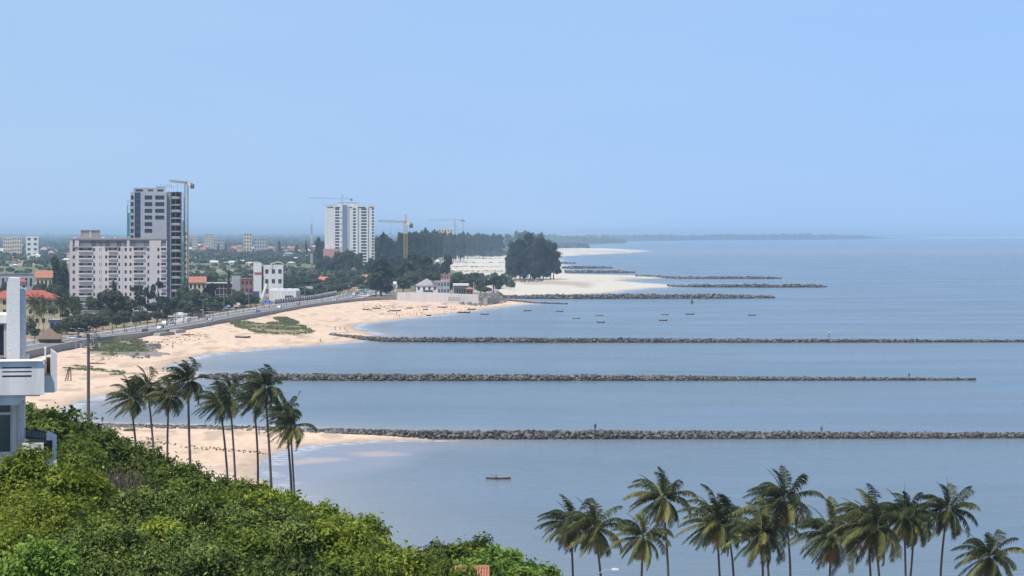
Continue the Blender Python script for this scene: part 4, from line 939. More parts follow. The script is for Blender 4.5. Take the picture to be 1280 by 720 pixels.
MB().box(X_(-60), X_(54.8) - .16, -1.63, 1.55, Zr(492), Zr(489)).build('balcony_floor', HOUSEWHITE, bl)
for a_ in (463.9, 459.0): MB().box(X_(5), X_(27), -1.70, -1.66, Zr(a_ + 1), Zr(a_)).build('slot_shadow_gap', CONC, bl) if False else None
# rounded corner block with slanted fin
pr = [(X_(54.8) + .004, Zr(488.2)), (X_(66.5), Zr(488.2)), (X_(69.2), Zr(487.2)), (X_(70.2), Zr(484.5)), (X_(70.2), Zr(468)), (X_(54.8) + .004, Zr(468))]
cb = MB().prism(pr, -1.5, .2).build('corner_block', HOUSEWHITE, T)
MB().prism([(X_(62.8), Zr(468) + .004), (X_(70.2), Zr(468) + .004), (X_(70.2), Zr(441)), (X_(62.8), Zr(436))], -1.5, .2).build('slanted_fin', HOUSEWHITE, cb)
MB().prism([(X_(54.8) + .01, Zr(467.5)), (X_(57), Zr(467.5)), (X_(57), Zr(434.6)), (X_(54.8) + .01, Zr(434.8))], -.6, 1.2).build('rear_fin', HOUSEWHITE, cb)
MB().box(X_(57) + .01, X_(62.8) - .01, .1, .2, Zr(468) + .01, Zr(447)).build('railing_panel', LCONC, cb)
# lower storey
MB().prism([(X_(-60), Zr(503)), (X_(24), Zr(503)), (X_(33), Zr(490.5)), (X_(-60), Zr(490.5))], -1.5, 1.5).build('soffit', HOUSEWHITE, T)
xs = [X_(-60), X_(-50), X_(14.5), X_(30.5)]; zz = [Zr(640), Zr(565), Zr(518.6), Zr(515.6), Zr(503.4), Zr(503)]
m = facade(MB(), xs, zz, {(1, 1), (1, 3)}, .2, .18); shell_sides(m, xs[0], xs[-1], .2, 9, Zr(640), Zr(503)); m.build('lower_wall', HOUSEWHITE, T)
for a_, b_ in ((565, 518.6), (515.6, 503.4)):
    wn = MB().box(X_(-50), X_(14.5), .33, .37, Zr(a_), Zr(b_)).build('window', mat('house_glass', (.10, .12, .12), .15, spec=.6), T)
    m = MB().box(X_(13.2), X_(14.4), .24, .32, Zr(a_), Zr(b_)); m.box(X_(-15), X_(-14), .24, .32, Zr(a_), Zr(b_)); m.build('frame', WHITE, wn)
MB().box(X_(16), X_(21.5), .02, .19, Zr(640), Zr(503.2)).build('wall_pier', HOUSEWHITE, T)
dp = MB().tube([(X_(40.5), -.7, Zr(484)), (X_(38), -.7, Zr(485.6)), (X_(28), -.5, Zr(486)), (X_(25.5), -.3, Zr(487.5)), (X_(24.6), -.1, Zr(492)), (X_(24.6), -.1, Zr(575))], [.075] * 6, 10).build('drainpipe', WHITE, T, True)
for a_ in (500, 525, 550): MB().box(X_(22.8), X_(26.6), -.19, .02, Zr(a_ + .6), Zr(a_)).build('bracket', STEEL, dp)
# small lower balcony
m = facade(MB(), [X_(28), X_(33.5), X_(41), X_(53.8)], [Zr(600), Zr(562.8), Zr(560.9), Zr(550)], {(1, 1)}, -1.6, .14); m.quad((X_(53.8), -1.6, Zr(600)), (X_(53.8), .6, Zr(600)), (X_(53.8), .6, Zr(550)), (X_(53.8), -1.6, Zr(550))); m.quad((X_(28), -1.44, Zr(550)), (X_(53.8), -1.44, Zr(550)), (X_(53.8), -1.6, Zr(550)), (X_(28), -1.6, Zr(550)))
lb_ = m.build('lower_balcony', HOUSEWHITE, T)
MB().box(X_(28), X_(52), -1.4, 1.2, Zr(600), Zr(570)).build('balcony_floor', HOUSEWHITE, lb_)
MB().prism([(X_(57.2), Zr(545.5)), (X_(58.4), Zr(537.6)), (X_(59.5), Zr(537)), (X_(70), Zr(542.2)), (X_(70), Zr(600)), (X_(64.8), Zr(600)), (X_(64.8), Zr(548.6)), (X_(57.2), Zr(548.6))], -.9, -.75).build('corner_fin', HOUSEWHITE, lb_)
MB().prism([(X_(54.6), Zr(549.5)), (X_(64.6), Zr(547.8)), (X_(64.6), Zr(569)), (X_(54.6), Zr(571.5))], -.65, -.6).build('dark_screen', mat('brown_screen', (.10, .085, .08), .8), lb_)
MB().box(X_(54), X_(64.7), -.9, -.76, Zr(600), Zr(571.6)).build('screen_wall', HOUSEWHITE, lb_)
m = MB(); m.bar((X_(31), .9, Zr(538.2)), (X_(57), -.2, Zr(540.5)), .04); m.bar((X_(31), .9, Zr(549)), (X_(57), -.2, Zr(549)), .04)
for i in range(14): u = i / 13; m.bar((X_(31 + 26 * u), .9 - 1.1 * u, Zr(549)), (X_(31 + 26 * u), .9 - 1.1 * u, Zr(538.2 + 2.3 * u)), .02)
m.build('railing', BLACKM, lb_)
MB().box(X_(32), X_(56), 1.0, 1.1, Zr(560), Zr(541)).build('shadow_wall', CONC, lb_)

# tiled roof house at the foot of the slope
D = 118; zr = DZ(709.5, D + 4.1); t = thing('tiled_roof_house', 'orange clay tile roof peeking out of the bushes at the bottom', 'house', (DX(588, D), D + 3, zr - 5.5))
MB().box(-.7, .7, -1.2, 3, 0, 4.2).build('wall', CREAM, t)
rf = MB().prism([(-1.6, 4.0), (4.6, 4.0), (1.1, 5.5)], -.85, .9, 'x').build('roof', ORANGE, t)
m = MB()
for i in range(13): x_ = -.82 + i * .14; m.tube([(x_, -1.62, 4.03), (x_, 1.08, 5.53)], [.05, .05], 6)
m.build('tile_rows', ORANGE, rf); MB().tube([(-.85, 1.1, 5.52), (.9, 1.1, 5.52)], [.1, .1], 8).build('ridge', ORANGE, rf); MB().box(-.3, .3, -1.23, -1.2, 1.2, 2.5).build('window', GLASS, t)

# ------------------------------------------------------------------ the town between apartment block and beach
building('yellow_house', 'pale yellow building with broad red hip roof behind the town palms', -14, 74, 372.5, 1075, 15, YELLOW, 'hip', 3, 11, roofh=3.4, roofm=RED)
building('grey_school', 'long grey two storey building behind the yellow one', -10, 41, 343, 1330, 10, GREYP, 'flat', 2, 9, roofm=GREYROOF)
building('small_red_roof_house', 'little house with a thin red roof just above the white house fin', 14, 33, 352, 1240, 8, GREYP, 'hip', 2, 3, roofm=RED)
building('orange_roof_house', 'house with bright orange roof seen between trees behind the yellow building', 45, 65, 347, 1390, 12, CREAM, 'gable', 2, 4, roofm=ORANGE, roofh=4)
building('grey_annex', 'low plain grey annex at the foot of the apartment block', 104, 125, 389, 1120, 8, LCONC, 'flat', 1, 3, roofm=GREYROOF)
building('little_kiosk', 'little pale kiosk beside the grey annex', 125, 131.5, 393, 1115, 5, LCONC, 'flat', 1, 1, roofm=METALROOF)
t = building('thatched_lodge', 'low brown thatched lodge under the town palms', 48, 76, 423.5, 900, 9, WOOD, 'hip', 1, 5, roofm=THATCH, roofh=4.2)
building('blue_panel_shed', 'shed with blue panelled wall between the palms', 62, 76, 400, 1000, 5, BLUEROOF, 'flat', 1, 2, roofm=METALROOF)
# unfinished frame building: columns, slabs, white roof
D = 1350; s = D / F; T = thing('frame_building', 'unfinished three floor concrete frame building with thin white roof', 'building', (DX(274, D), D, 4), .12); X_ = lambda p: (p - 274) * s; Zr = lambda r: DZ(r, D) - 4
for z_ in (3.1, 6.6, 10.1): MB().box(X_(258), X_(290), 0, 10, z_, z_ + .3).build('floor_slab', LCONC, T)
for i in range(7):
    for yy in (.2, 9): MB().box(X_(258.6 + 5.1 * i), X_(258.6 + 5.1 * i) + .5, yy, yy + .5, -.5, 13.2).build('column', CONC, T)
MB().box(X_(257), X_(291), -.5, 10.5, 13.2, 13.7).build('roof', METALROOF, T); MB().box(X_(259), X_(289), 4, 9, -.4, 13.1).build('inner_wall', BRICK, T)
MB().box(X_(283), X_(287), .1, .19, 3.5, 9.8).build('brick_infill', BRICK, T)
building('orange_roof_block', 'building with faded orange roof beside the crane mast', 236, 257, 353, 1330, 11, CREAM, 'gable', 3, 4, roofm=ORANGE, roofh=3.2)
building('blank_block', 'plain pale windowless block landward of the billboard', 289.5, 300.5, 347, 1450, 10, GREYP, 'parapet', 0, 0, win=False)
building('brick_shop', 'brown brick building with red roof between pale block and white corner tower', 301, 316, 349, 1440, 10, BRICK, 'flat', 3, 3, roofm=RED)
# white building with corner tower and arches
T = building('white_corner_building', 'white three storey building with arched roof frames and red banded corner tower', 329.5, 354, 333.5, 1580, 12, WHITE, 'parapet', 3, 3, ww=.5, wh=.45)
s = 1580 / F; x0 = DX(341.75, 1580)
tw = MB().box(DX(317, 1580) - x0, DX(327, 1580) - x0, -1.2, 6, -.6, DZ(329, 1580) - 4).build('corner_tower', WHITE, T); MB().box(DX(318, 1580) - x0, DX(327.4, 1580) - x0, -1.35, -1.2, DZ(343.2, 1580) - 4, DZ(340.2, 1580) - 4).build('red_band', RSTEEL, tw)
MB().box(DX(327, 1580) - x0, DX(329.5, 1580) - x0, 1, 8, -.6, DZ(333, 1580) - 4).build('stair_wall', DCONC, T)
for c_, w_ in ((320, 9), (347, 8)):
    m = MB(); P = []
    for i in range(11): a_ = PI * i / 10; P.append((DX(c_, 1580) - x0 + math.cos(a_) * w_ * s, 0 if c_ < 330 else 1.5, DZ(332.5, 1580) - 4 + math.sin(a_) * 2.6))
    m.tube(P, [.28] * 11, 6); m.build('roof_arch', CREAM, T)
m = MB().bar((DX(339.5, 1580) - x0, -.3, DZ(334, 1580) - 4), (DX(339.5, 1580) - x0, -.3, DZ(328.5, 1580) - 4), .5); m.build('white_post', WHITE, T)
# white marquee
D = 1475; s = D / F; T = thing('white_marquee', 'large white canvas marquee hall beside the promenade', 'tent', (DX(353, D), D, 4), -.12); a = 17.5 * s; h = DZ(363.5, D) - 4
MB().box(-a, a, 0, 12, -.3, h).build('side_cloth', WHITE, T)
m = MB()
for i in range(4): c0 = -a + i * a / 2; m.prism([(c0, h + .01), (c0 + a / 2, h + .01), (c0 + a * .38, h + 1.2), (c0 + a * .12, h + 1.2)], 0, 12)
m.build('roof', mat('white_canvas', (0.82, 0.83, 0.86), .7), T)
for i in range(9): MB().box(-a + i * a / 4 - .08, -a + i * a / 4 + .08, -.08, -.003, -.3, h).build('seam_post', GREYP, T)
MB().box(a * .2, a * .75, -.12, -.01, 0, 3.2).build('dark_entrance', BGLASS, T)
building('pale_lean_to', 'small pale store at the seaward end of the white marquee', 370.5, 375.5, 366, 1490, 5, WHITE, 'flat', 1, 1, roofm=METALROOF)
# billboard, leaning white cone, blue tent
D = 1400; t = thing('billboard', 'dark blank billboard on a single post by the promenade', 'billboard', (DX(317, D), D, 4)); z0, z1 = DZ(372, D) - 4, DZ(364.6, D) - 4
MB().box(-3.3, 3.3, 0, .3, z0, z1).build('panel', BGLASS, t); m = MB().box(-3.45, 3.45, -.05, .35, z0 - .2, z0 - .01); m.box(-3.45, 3.45, -.05, .35, z1 + .01, z1 + .2); m.build('frame', BLACKM, t); MB().tube([(0, .5, -.5), (0, .5, z1 - .5)], [.22, .2], 10).build('post', STEEL, t)
D = 1395; t = thing('leaning_white_sail', 'tall narrow white leaning sail shaped structure beside the marquee', 'sculpture', (DX(327.6, D), D, 4))
MB().tube([(-.2, 0, -.2), (.6, 0, 4.5), (1.6, 0, 8.5), (2.4, 0, 12.2)], [1.0, 1.25, .85, .12], 12).build('shell', WHITE, t, True); m = MB(); m.bar((2.2, .6, 0), (3.2, .4, 13), .25); m.bar((4.2, .6, 0), (3.3, .4, 13), .25)
for i in range(5): m.bar((2.3 + i * .13, .6, 2.2 * i + 1), (4.1 - i * .13, .6, 2.2 * i + 2), .15)
m.build('red_frame', RSTEEL, t)
D = 1340; t = thing('blue_tent', 'blue canopy tent between the leaning sail and the road', 'tent', (DX(334, D), D, 4))
MB().hip(-2.4, 2.4, 0, 4, 2.4, 1.5, .2, .9).build('canopy', BLUE, t)
for xx in (-2.2, 2.2):
    for yy in (.2, 3.8): MB().bar((xx, yy, -.3), (xx, yy, 2.3), .1).build('leg', STEEL, t)
building('yellow_kiosk', 'small yellow kiosk by the road under the trees', 261, 271.5, 385.5, 1290, 4, YELLOW, 'flat', 1, 2, roofm=THATCH)
building('green_awning_stall', 'stall with pale green awning under trees', 270, 281, 377, 1310, 4, CREAM, 'gable', 1, 2, roofm=mat('green_awning', (.12, .42, .33), .7))
building('long_blue_roof_hall', 'low hall with long dark blue roof behind the promenade bend', 424, 446, 359, 1900, 9, CREAM, 'gable', 1, 8, roofm=BLUEROOF, roofh=1.6)
building('brown_row', 'low brown row of rooms with pale roof edge landward of the blue roofed hall', 404, 424, 358.3, 1850, 8, BRICK, 'flat', 1, 6, roofm=METALROOF)
building('salmon_roof_house', 'house with bright salmon red gable roof in the trees', 399.5, 411, 350, 1950, 10, WHITE, 'gable', 2, 4, roofm=mat('salmon_roof', (.62, .17, .13), .8), roofh=2.6)
building('brown_gable_house', 'brown house with reddish gable on the bare ground by the big dark trees', 453, 463, 346.5, 2150, 9, BRICK, 'gable', 2, 3, roofm=ORANGE)
building('pale_shack', 'pale low shack on the bare ground', 380, 397, 341.2, 2450, 7, LCONC, 'flat', 1, 5, roofm=METALROOF)
building('brick_tower_house', 'small square brown house on the bare ground landward of the pale shack', 388.6, 391.6, 334.2, 2480, 3, BRICK, 'flat', 2, 1, roofm=GREYROOF)
# restaurant on the point
D = 1503
t = thing('sea_wall_of_restaurant', 'long white garden wall around the beach restaurant', 'wall', (DX(550, D), D, 3)); s = D / F
prof = [(497, 365.4), (513, 365), (521, 365.6), (560, 366.6), (598, 368)]
m = MB()
for (a_, ra), (b_, rb) in zip(prof[:-1], prof[1:]):
    m.prism([(DX(a_, D) - DX(550, D), -2), (DX(b_, D) - DX(550, D), -2), (DX(b_, D) - DX(550, D), DZ(rb, D) - 3), (DX(a_, D) - DX(550, D), DZ(ra, D) - 3)], 0, .4)
m.build('wall', PALE, t); m = MB()  # duller paint carries the white wall's shade in its colour
for i in range(21): x_ = DX(496 + i * 4.9, D) - DX(550, D); m.box(x_, x_ + .35, -.12, -.004, -2, DZ(368.4, D) - 3)
m.build('pier', PALE, t); MB().box(DX(560, D) - DX(550, D), DX(576, D) - DX(550, D), -.02, -.003, 0, 2.6).build('paint_patch', LCONC, t)
t = building('restaurant_house', 'white gabled beach restaurant with red roof side and terrace windows', 520, 547, 356.5, 1530, 12, WHITE, 'gable_front', 2, 4, roofm=METALROOF, roofh=4.0, ww=.4)
MB().prism([(DX(539, 1530) - DX(533.5, 1530), 11.2), (DX(553, 1530) - DX(533.5, 1530), 7.0), (DX(553, 1530) - DX(533.5, 1530), 7.3), (DX(539, 1530) - DX(533.5, 1530), 11.6)], -1.5, 7).build('red_lean_roof', RED, t)
MB().box(DX(529, 1530) - DX(533.5, 1530), DX(541, 1530) - DX(533.5, 1530), -.12, -.01, 4.1, 5.2).build('black_window_band', DARK, t)
building('flat_pavilion', 'flat white roofed pavilion beside the gabled restaurant', 567, 585.5, 357.5, 1560, 8, LCONC, 'flat', 1, 6, roofm=mat('white_flat_roof', (.85, .85, .84), .6)); MB().box(-5.2, 5.2, -2.5, 9, DZ(357.5, 1560) - 4 + .36, DZ(354.6, 1560) - 4).build('roof_fascia', MATS['white_flat_roof'], [o for o in bpy.data.objects if o.name.startswith('flat_pavilion')][0])
building('grey_back_house', 'grey two storey house rising behind the restaurant roofs', 543, 562, 352, 1640, 9, GREYP, 'flat', 2, 5, roofm=METALROOF)
building('orange_roof_hut', 'hut with small orange roof at the end of the restaurant yard', 583, 591, 361.2, 1545, 5, BRICK, 'hip', 1, 2, roofm=ORANGE, roofh=1.5)
building('pink_grey_villa', 'pinkish grey villa under the thin dark tree by the sand flat', 551, 565, 343.5, 1900, 9, PINK, 'flat', 2, 4, roofm=GREYROOF)
for i, (px, lb, m_) in enumerate(((611, 'deep blue awning on poles at the end of the point', BLUE), (619, 'pale violet awning next to the deep blue one', mat('violet_cloth', (.28, .30, .62), .7)))):
    D = 1650; t = thing('awning', lb, 'awning', (DX(px, D), D, 3.5), 0, 'awnings at the end of the point'); MB().prism([(-2.6, 2.4), (2.6, 2.2), (2.6, 2.35), (0, 3.1), (-2.6, 2.6)], 0, 4).build('cloth', m_, t)
    for xx in (-2.4, 2.4):
        for yy in (.2, 3.8): MB().bar((xx, yy, -1.5), (xx, yy, 2.3), .1).build('leg', WOOD, t)

# ------------------------------------------------------------------ far blocks
FG = 'pale blocks on the plain'
for a_, b_, tp, D, rows, cols, lb, w_ in [(4, 15, 297, 4400, 5, 4, 'pale apartment block at the far edge of the plain, landward of a matching pair', CREAM), (15.5, 27, 296.3, 4450, 5, 4, 'pale apartment block with an aerial, next to its matching neighbour', CREAM),
    (32.5, 48, 296, 4300, 4, 2, 'white block with wide dark windows facing the picture', WHITE), (240, 247, 295, 5600, 6, 3, 'faint pinkish block just beyond the crane mast', CREAM), (255, 266.5, 292.6, 6000, 7, 4, 'faint tall pinkish block, largest of the hazy group', CREAM),
    (267, 281, 299, 5600, 4, 5, 'faint low block beside the largest hazy one', LCONC), (304.5, 315, 291.5, 4900, 6, 3, 'slim cream tower block rising above the red roofs', CREAM), (318, 334, 297.5, 5400, 4, 5, 'hazy block seaward of the slim cream tower', LCONC),
    (296, 303, 307, 4700, 2, 4, 'low yellow house at the foot of the slim cream tower', YELLOW), (548, 566, 286.5, 4000, 9, 5, 'unfinished peach coloured building above the tree line', CREAM),
    (231, 236, 288.5, 2000, 9, 2, 'peach coloured block glimpsed between netted tower and crane mast', CREAM)]:
    building('far_block', lb, a_, b_, tp, D, 14, w_, 'parapet', rows, cols, group=FG, side=False)
m = thing('radio_aerial', 'thin aerial on the roof of the pale far block', 'aerial', (DX(14, 4400), 4400, 4)); MB().bar((0, 2, DZ(297, 4400) - 4), (0, 2, DZ(288.5, 4400) - 4), .8, .3).build('rod', STEEL, m)
# houses across the plain
rr = random.Random(11); HG = 'houses scattered over the plain'
hm_ = {}
def far_house(px, by, w, h, roofc, wallc, lb, name='plain_house', kind='hip'):
    D = Dof(by, 4.0); W_ = w * 1.1 * D / F; h_ = h * 1.35 * D / F; dp = W_ * .6
    t = thing(name, lb, 'house', (DX(px, D), D, 4), rr.uniform(-.25, .25), HG)
    MB().box(-W_ / 2, W_ / 2, -dp / 2, dp / 2, -.5, h_ * .6).build('wall', wallc, t)
    if kind == 'hip': MB().hip(-W_ / 2, W_ / 2, -dp / 2, dp / 2, h_ * .6, h_ * .45, .8).build('roof', roofc, t)
    else: MB().prism([(-dp / 2 - .5, h_ * .6), (dp / 2 + .5, h_ * .6), (0, h_)], -W_ / 2 - .5, W_ / 2 + .5, 'x').build('roof', roofc, t)
    for q in (-.3, .05, .32): MB().box(W_ * q - .6, W_ * q + .6, -dp / 2 - .06, -dp / 2 - .01, h_ * .15, h_ * .42).build('window', GLASS, t)
HL = [(55, 316, 8, 5, 'pinkish roofed house beyond the dark tree clump', PINK, WHITE), (64, 319, 6, 4, 'low pale house with a pink roof end', PINK, CREAM), (18, 330, 7, 3, 'small red roofed hut at the edge of the green field', RED, WHITE), (19, 333.4, 5, 2.4, 'small white hut at the edge of the green field', METALROOF, WHITE),
 (34, 314.5, 8, 3, 'bluish roofed shed between the pale far blocks', BLUEROOF, WHITE), (52, 327, 11, 2.5, 'long white shed beyond the field', METALROOF, WHITE), (83, 327, 9, 3, 'white shed partly behind the dark trees', METALROOF, CREAM), (30, 321.5, 3, 3, 'tiny yellow house in dark trees', YELLOW, YELLOW),
 (232, 313, 7, 5, 'red roofed house close to the crane mast', RED, CREAM), (253, 309.6, 7, 4, 'salmon roofed house below the hazy pinkish blocks', RED, PINK), (254, 316, 8, 5, 'peach house with salmon roof, nearer than the one behind it', RED, PINK),
 (278, 314, 13, 4.5, 'long red roof, first in the row of red roofs', RED, PINK), (293, 315, 12, 4.5, 'long red roof in the middle of the row of red roofs', RED, PINK), (304, 317, 9, 5.5, 'pinkish red roofed house below the slim cream tower', RED, PINK), (324, 313.4, 13, 4.5, 'red roof seaward of the slim cream tower', RED, CREAM), (338, 314, 12, 4.5, 'orange red roof at the seaward end of the row', ORANGE, CREAM),
 (352, 313, 8, 3.5, 'house with pale and red roof before the radio mast', RED, WHITE), (367, 314.5, 9, 5, 'white walled house with small red gable', RED, WHITE), (372, 318, 5, 5, 'small bright white house below the red gable', METALROOF, WHITE), (361, 320.6, 12, 4, 'group of white walls under grey roof', GREYROOF, WHITE), (383.5, 318, 3, 4, 'tiny white hut landward of the radio mast', METALROOF, WHITE),
 (396, 315, 7, 4, 'red roofed house at the foot of the radio mast', RED, CREAM), (412, 312.8, 14, 4.5, 'pink walled house at the foot of the white tower', RED, PINK), (455, 318.4, 11, 4.5, 'bright orange red roof below the seaward edge of the white tower', ORANGE, PINK), (457, 330, 13, 6, 'brick coloured house with white eaves by the dark trees', BRICK, BRICK), (467, 325, 8, 4, 'grey roofed house beside the brick coloured one', GREYROOF, LCONC),
 (290, 330.5, 15, 3.2, 'long bright white shed on the field edge', METALROOF, WHITE), (265, 329.5, 5, 3, 'small white shed landward of the long bright one', METALROOF, WHITE), (313, 331, 10, 2.6, 'low white shed before the arched roof frames', METALROOF, WHITE), (364, 330.5, 8, 2.5, 'low white shed by the dark bushes on the field', METALROOF, WHITE), (255, 328, 4, 3, 'tiny white hut on the field edge', METALROOF, WHITE),
 (349, 327.5, 5, 2.5, 'tiny grey hut behind the white corner building', GREYROOF, LCONC), (430, 333, 22, 3, 'long bluish grey shed beneath the white tower', GREYROOF, BLUEROOF), (446, 336, 10, 2.6, 'pale shed on the bare ground', METALROOF, CREAM), (384, 322.5, 6, 2.6, 'small pale house by the field trees', METALROOF, CREAM), (4, 318, 8, 5, 'white building corner at the very edge of the picture', METALROOF, WHITE), (10, 323.5, 8, 2.6, 'grey roofed shed in the dark trees at the edge', GREYROOF, LCONC),
 (440, 341.5, 17, 4, 'brown roofed house on the bare ground', THATCH, CREAM), (418, 338.5, 14, 3, 'low pale wall like shed on the bare ground', METALROOF, CREAM), (360, 344, 16, 3.2, 'low brown sheds behind the white corner building', THATCH, BRICK), (318, 350, 8, 4, 'brown shed behind the corner tower', THATCH, BRICK),
 (505, 349, 8, 4, 'small pinkish house deep under the dark trees', PINK, PINK), (484, 350, 6, 5, 'narrow peach house seen through the trees', ORANGE, CREAM), (547, 331, 4, 5, 'small white house at the foot of the dark tree line', METALROOF, WHITE), (535, 326, 4, 5, 'pale grey house deep in the tree line', METALROOF, LCONC)]
for px, by, w, h, lb, rc, wc in HL: far_house(px, by, w, h, rc, wc, lb)

# more small buildings along the back of the promenade
SG = 'small buildings behind the promenade'
for a_, b_, tp, D, rows, cols, rf_, wm_, rm_, lb in [(441, 451, 356.5, 1820, 1, 3, 'flat', CREAM, METALROOF, 'low peach shop beside the blue roofed hall'), (452, 459, 353, 1900, 2, 2, 'flat', CREAM, GREYROOF, 'two storey peach shop landward of the leaning tree'), (486, 495, 355, 1720, 1, 3, 'gable', WHITE, METALROOF, 'white cottage between the leaning tree and the garden wall'),
  (446, 456, 362.5, 1700, 1, 4, 'flat', LCONC, METALROOF, 'grey kiosk row at the promenade bend'), (210, 222, 396, 1150, 1, 3, 'flat', LCONC, METALROOF, 'site office of pale panels at the foot of the grey tower'), (224, 234, 393, 1175, 1, 2, 'flat', WHITE, METALROOF, 'white site cabin at the foot of the crane'), (243, 253, 383, 1240, 1, 3, 'gable', LCONC, GREYROOF, 'grey shed between crane and yellow kiosk'),
  (289, 300, 372, 1340, 1, 4, 'flat', PALE, METALROOF, 'pale low shop before the plain pale block'), (300, 311, 366, 1390, 2, 3, 'flat', CREAM, BRICK, 'peach shop landward of the billboard'), (131, 150, 396, 1135, 1, 6, 'flat', WHITE, METALROOF, 'white ground floor annex before the apartment block'), (186, 201, 391, 1145, 1, 4, 'flat', CREAM, METALROOF, 'cream ground floor annex under the wispy trees'),
  (378, 390, 361, 1600, 1, 4, 'gable', WHITE, GREYROOF, 'white cottage landward of the promenade beyond the marquee'), (392, 403, 358.5, 1680, 1, 4, 'flat', BRICK, METALROOF, 'brown shop before the salmon roofed house'), (567, 576, 349, 1760, 2, 3, 'flat', PALE, GREYROOF, 'pale two storey house behind the flat pavilion'), (592, 600, 354, 1700, 1, 3, 'hip', WHITE, GREYROOF, 'white cottage landward of the dark tree over the awning'),
  (496, 508, 344, 2000, 2, 3, 'gable', CREAM, ORANGE, 'peach house glimpsed below the yellow crane'), (478, 490, 338, 2200, 2, 4, 'flat', CREAM, METALROOF, 'pale block in a gap between dark trees'), (100, 112, 402, 1060, 1, 4, 'flat', LCONC, GREYROOF, 'long grey shed behind the round green tree')]:
    building('small_building', lb, a_, b_, tp, D, 7, wm_, rf_, rows, cols, group=SG, roofm=rm_)

rr = random.Random(29)
for i in range(70):
    far_ = i % 3; px = rr.uniform(0, 90) if i % 4 == 0 else rr.uniform(232, 478); by = rr.uniform(309, 318) if far_ else rr.uniform(318, 333)
    red = rr.random() < .5; w = rr.uniform(4, 9); h = rr.uniform(2.6, 4)
    far_house(px, by, w, h, rr.choice((RED, ORANGE, PINK)) if red else rr.choice((METALROOF, METALROOF, GREYROOF)), rr.choice((WHITE, CREAM, PINK, LCONC)), 'tiny red roofed house half hidden by trees on the far plain' if red else 'tiny pale roofed house half hidden by trees on the far plain', kind='hip' if rr.random() < .5 else 'gable')
# ------------------------------------------------------------------ promenade, road and sea wall
def offset(P, d):
    """polyline shifted inland (to the left when walking away from the camera)"""
    P = np.array(P, float); T_ = np.gradient(P, axis=0); T_ /= np.linalg.norm(T_, axis=1)[:, None]
    return P + np.stack([-T_[:, 1], T_[:, 0]], 1) * d
def resample(P, step):
    P = np.array(P, float); s_ = np.concatenate([[0], np.cumsum(np.hypot(*np.diff(P, axis=0).T))]); t = np.arange(0, s_[-1], step)
    Q = np.stack([np.interp(t, s_, P[:, 0]), np.interp(t, s_, P[:, 1])], 1)
    k = 5
    if len(Q) > 2 * k: Q[k:-k] = np.stack([np.convolve(Q[:, i], np.ones(2 * k + 1) / (2 * k + 1), 'valid') for i in (0, 1)], 1)
    return Q
ROAD = resample(gp(WALLPX + [(470, 369), (492, 362.5), (505, 355)], 4.0), 6.0)
WL = resample(gp(WALLPX[:-1] + [(445, 374.8), (470, 373.2), (500, 373.0), (560, 373.0), (600, 374.8), (627, 372.5)], 4.0), 6.0)
def strip(name, P, d0, d1, z0, z1, m, kind=None, x=None):
    A, B = offset(P, d0), offset(P, d1); n = len(A); V = []; 
    for i in range(n): V += [(A[i][0], A[i][1], z1), (B[i][0], B[i][1], z1), (A[i][0], A[i][1], z0), (B[i][0], B[i][1], z0)]
    Fc = []
    for i in range(n - 1):
        a_ = 4 * i; b_ = a_ + 4; Fc += [(a_, b_, b_ + 1, a_ + 1), (a_ + 2, a_, a_ + 1, a_ + 3)[:0] or (a_ + 2, b_ + 2, b_, a_), (a_ + 1, b_ + 1, b_ + 3, a_ + 3)]
    V = np.array(V, float); me = npmesh(name, V, Fc, m); o = link(name, me)
    if kind: o['kind'] = kind
    return o
strip('promenade_pavement', ROAD, .5, 4.0, 2.5, 4.20, PAVE, 'structure')
strip('road_seaward_lane', ROAD, 4.0, 11.5, 3.0, 4.06, ASPH, 'structure')
strip('road_median', ROAD, 11.5, 14.0, 3.0, 4.20, PAVE, 'structure')
strip('road_landward_lane', ROAD, 14.0, 21.0, 3.0, 4.06, ASPH, 'structure')
strip('landward_pavement', ROAD, 21.0, 24.5, 3.0, 4.20, LCONC, 'structure')
mk = MB()
for dd in (7.7, 17.4):
    C_ = offset(ROAD, dd); C0, C1 = offset(ROAD, dd - .1), offset(ROAD, dd + .1)
    for i in range(0, len(C_) - 1, 2):
        a_, b_, c_, d_ = C0[i], C1[i], C1[i] * .5 + C1[i + 1] * .5, C0[i] * .5 + C0[i + 1] * .5
        mk.quad((*a_, 4.085), (*d_, 4.085), (*c_, 4.085), (*b_, 4.085))
for dd in (4.35, 11.1, 14.4, 20.6):
    A, B_ = offset(ROAD, dd), offset(ROAD, dd + .14)
    for i in range(len(A) - 1): mk.quad((*A[i], 4.085), (*A[i + 1], 4.085), (*B_[i + 1], 4.085), (*B_[i], 4.085))
o = mk.build('road_markings', PAINTW); o['kind'] = 'structure'
w1 = strip('sea_wall', WL, 0, .5, .3, 4.75, mat('sea_wall_concrete', (.38, .36, .33), .9, col2=(.26, .25, .23), scale=.25, streak=True)); tag(w1, 'grey concrete sea wall with pale coping between promenade and sand', 'sea wall')
cp = strip('coping', WL, -.12, .7, 4.752, 4.95, LCONC); cp.parent = w1
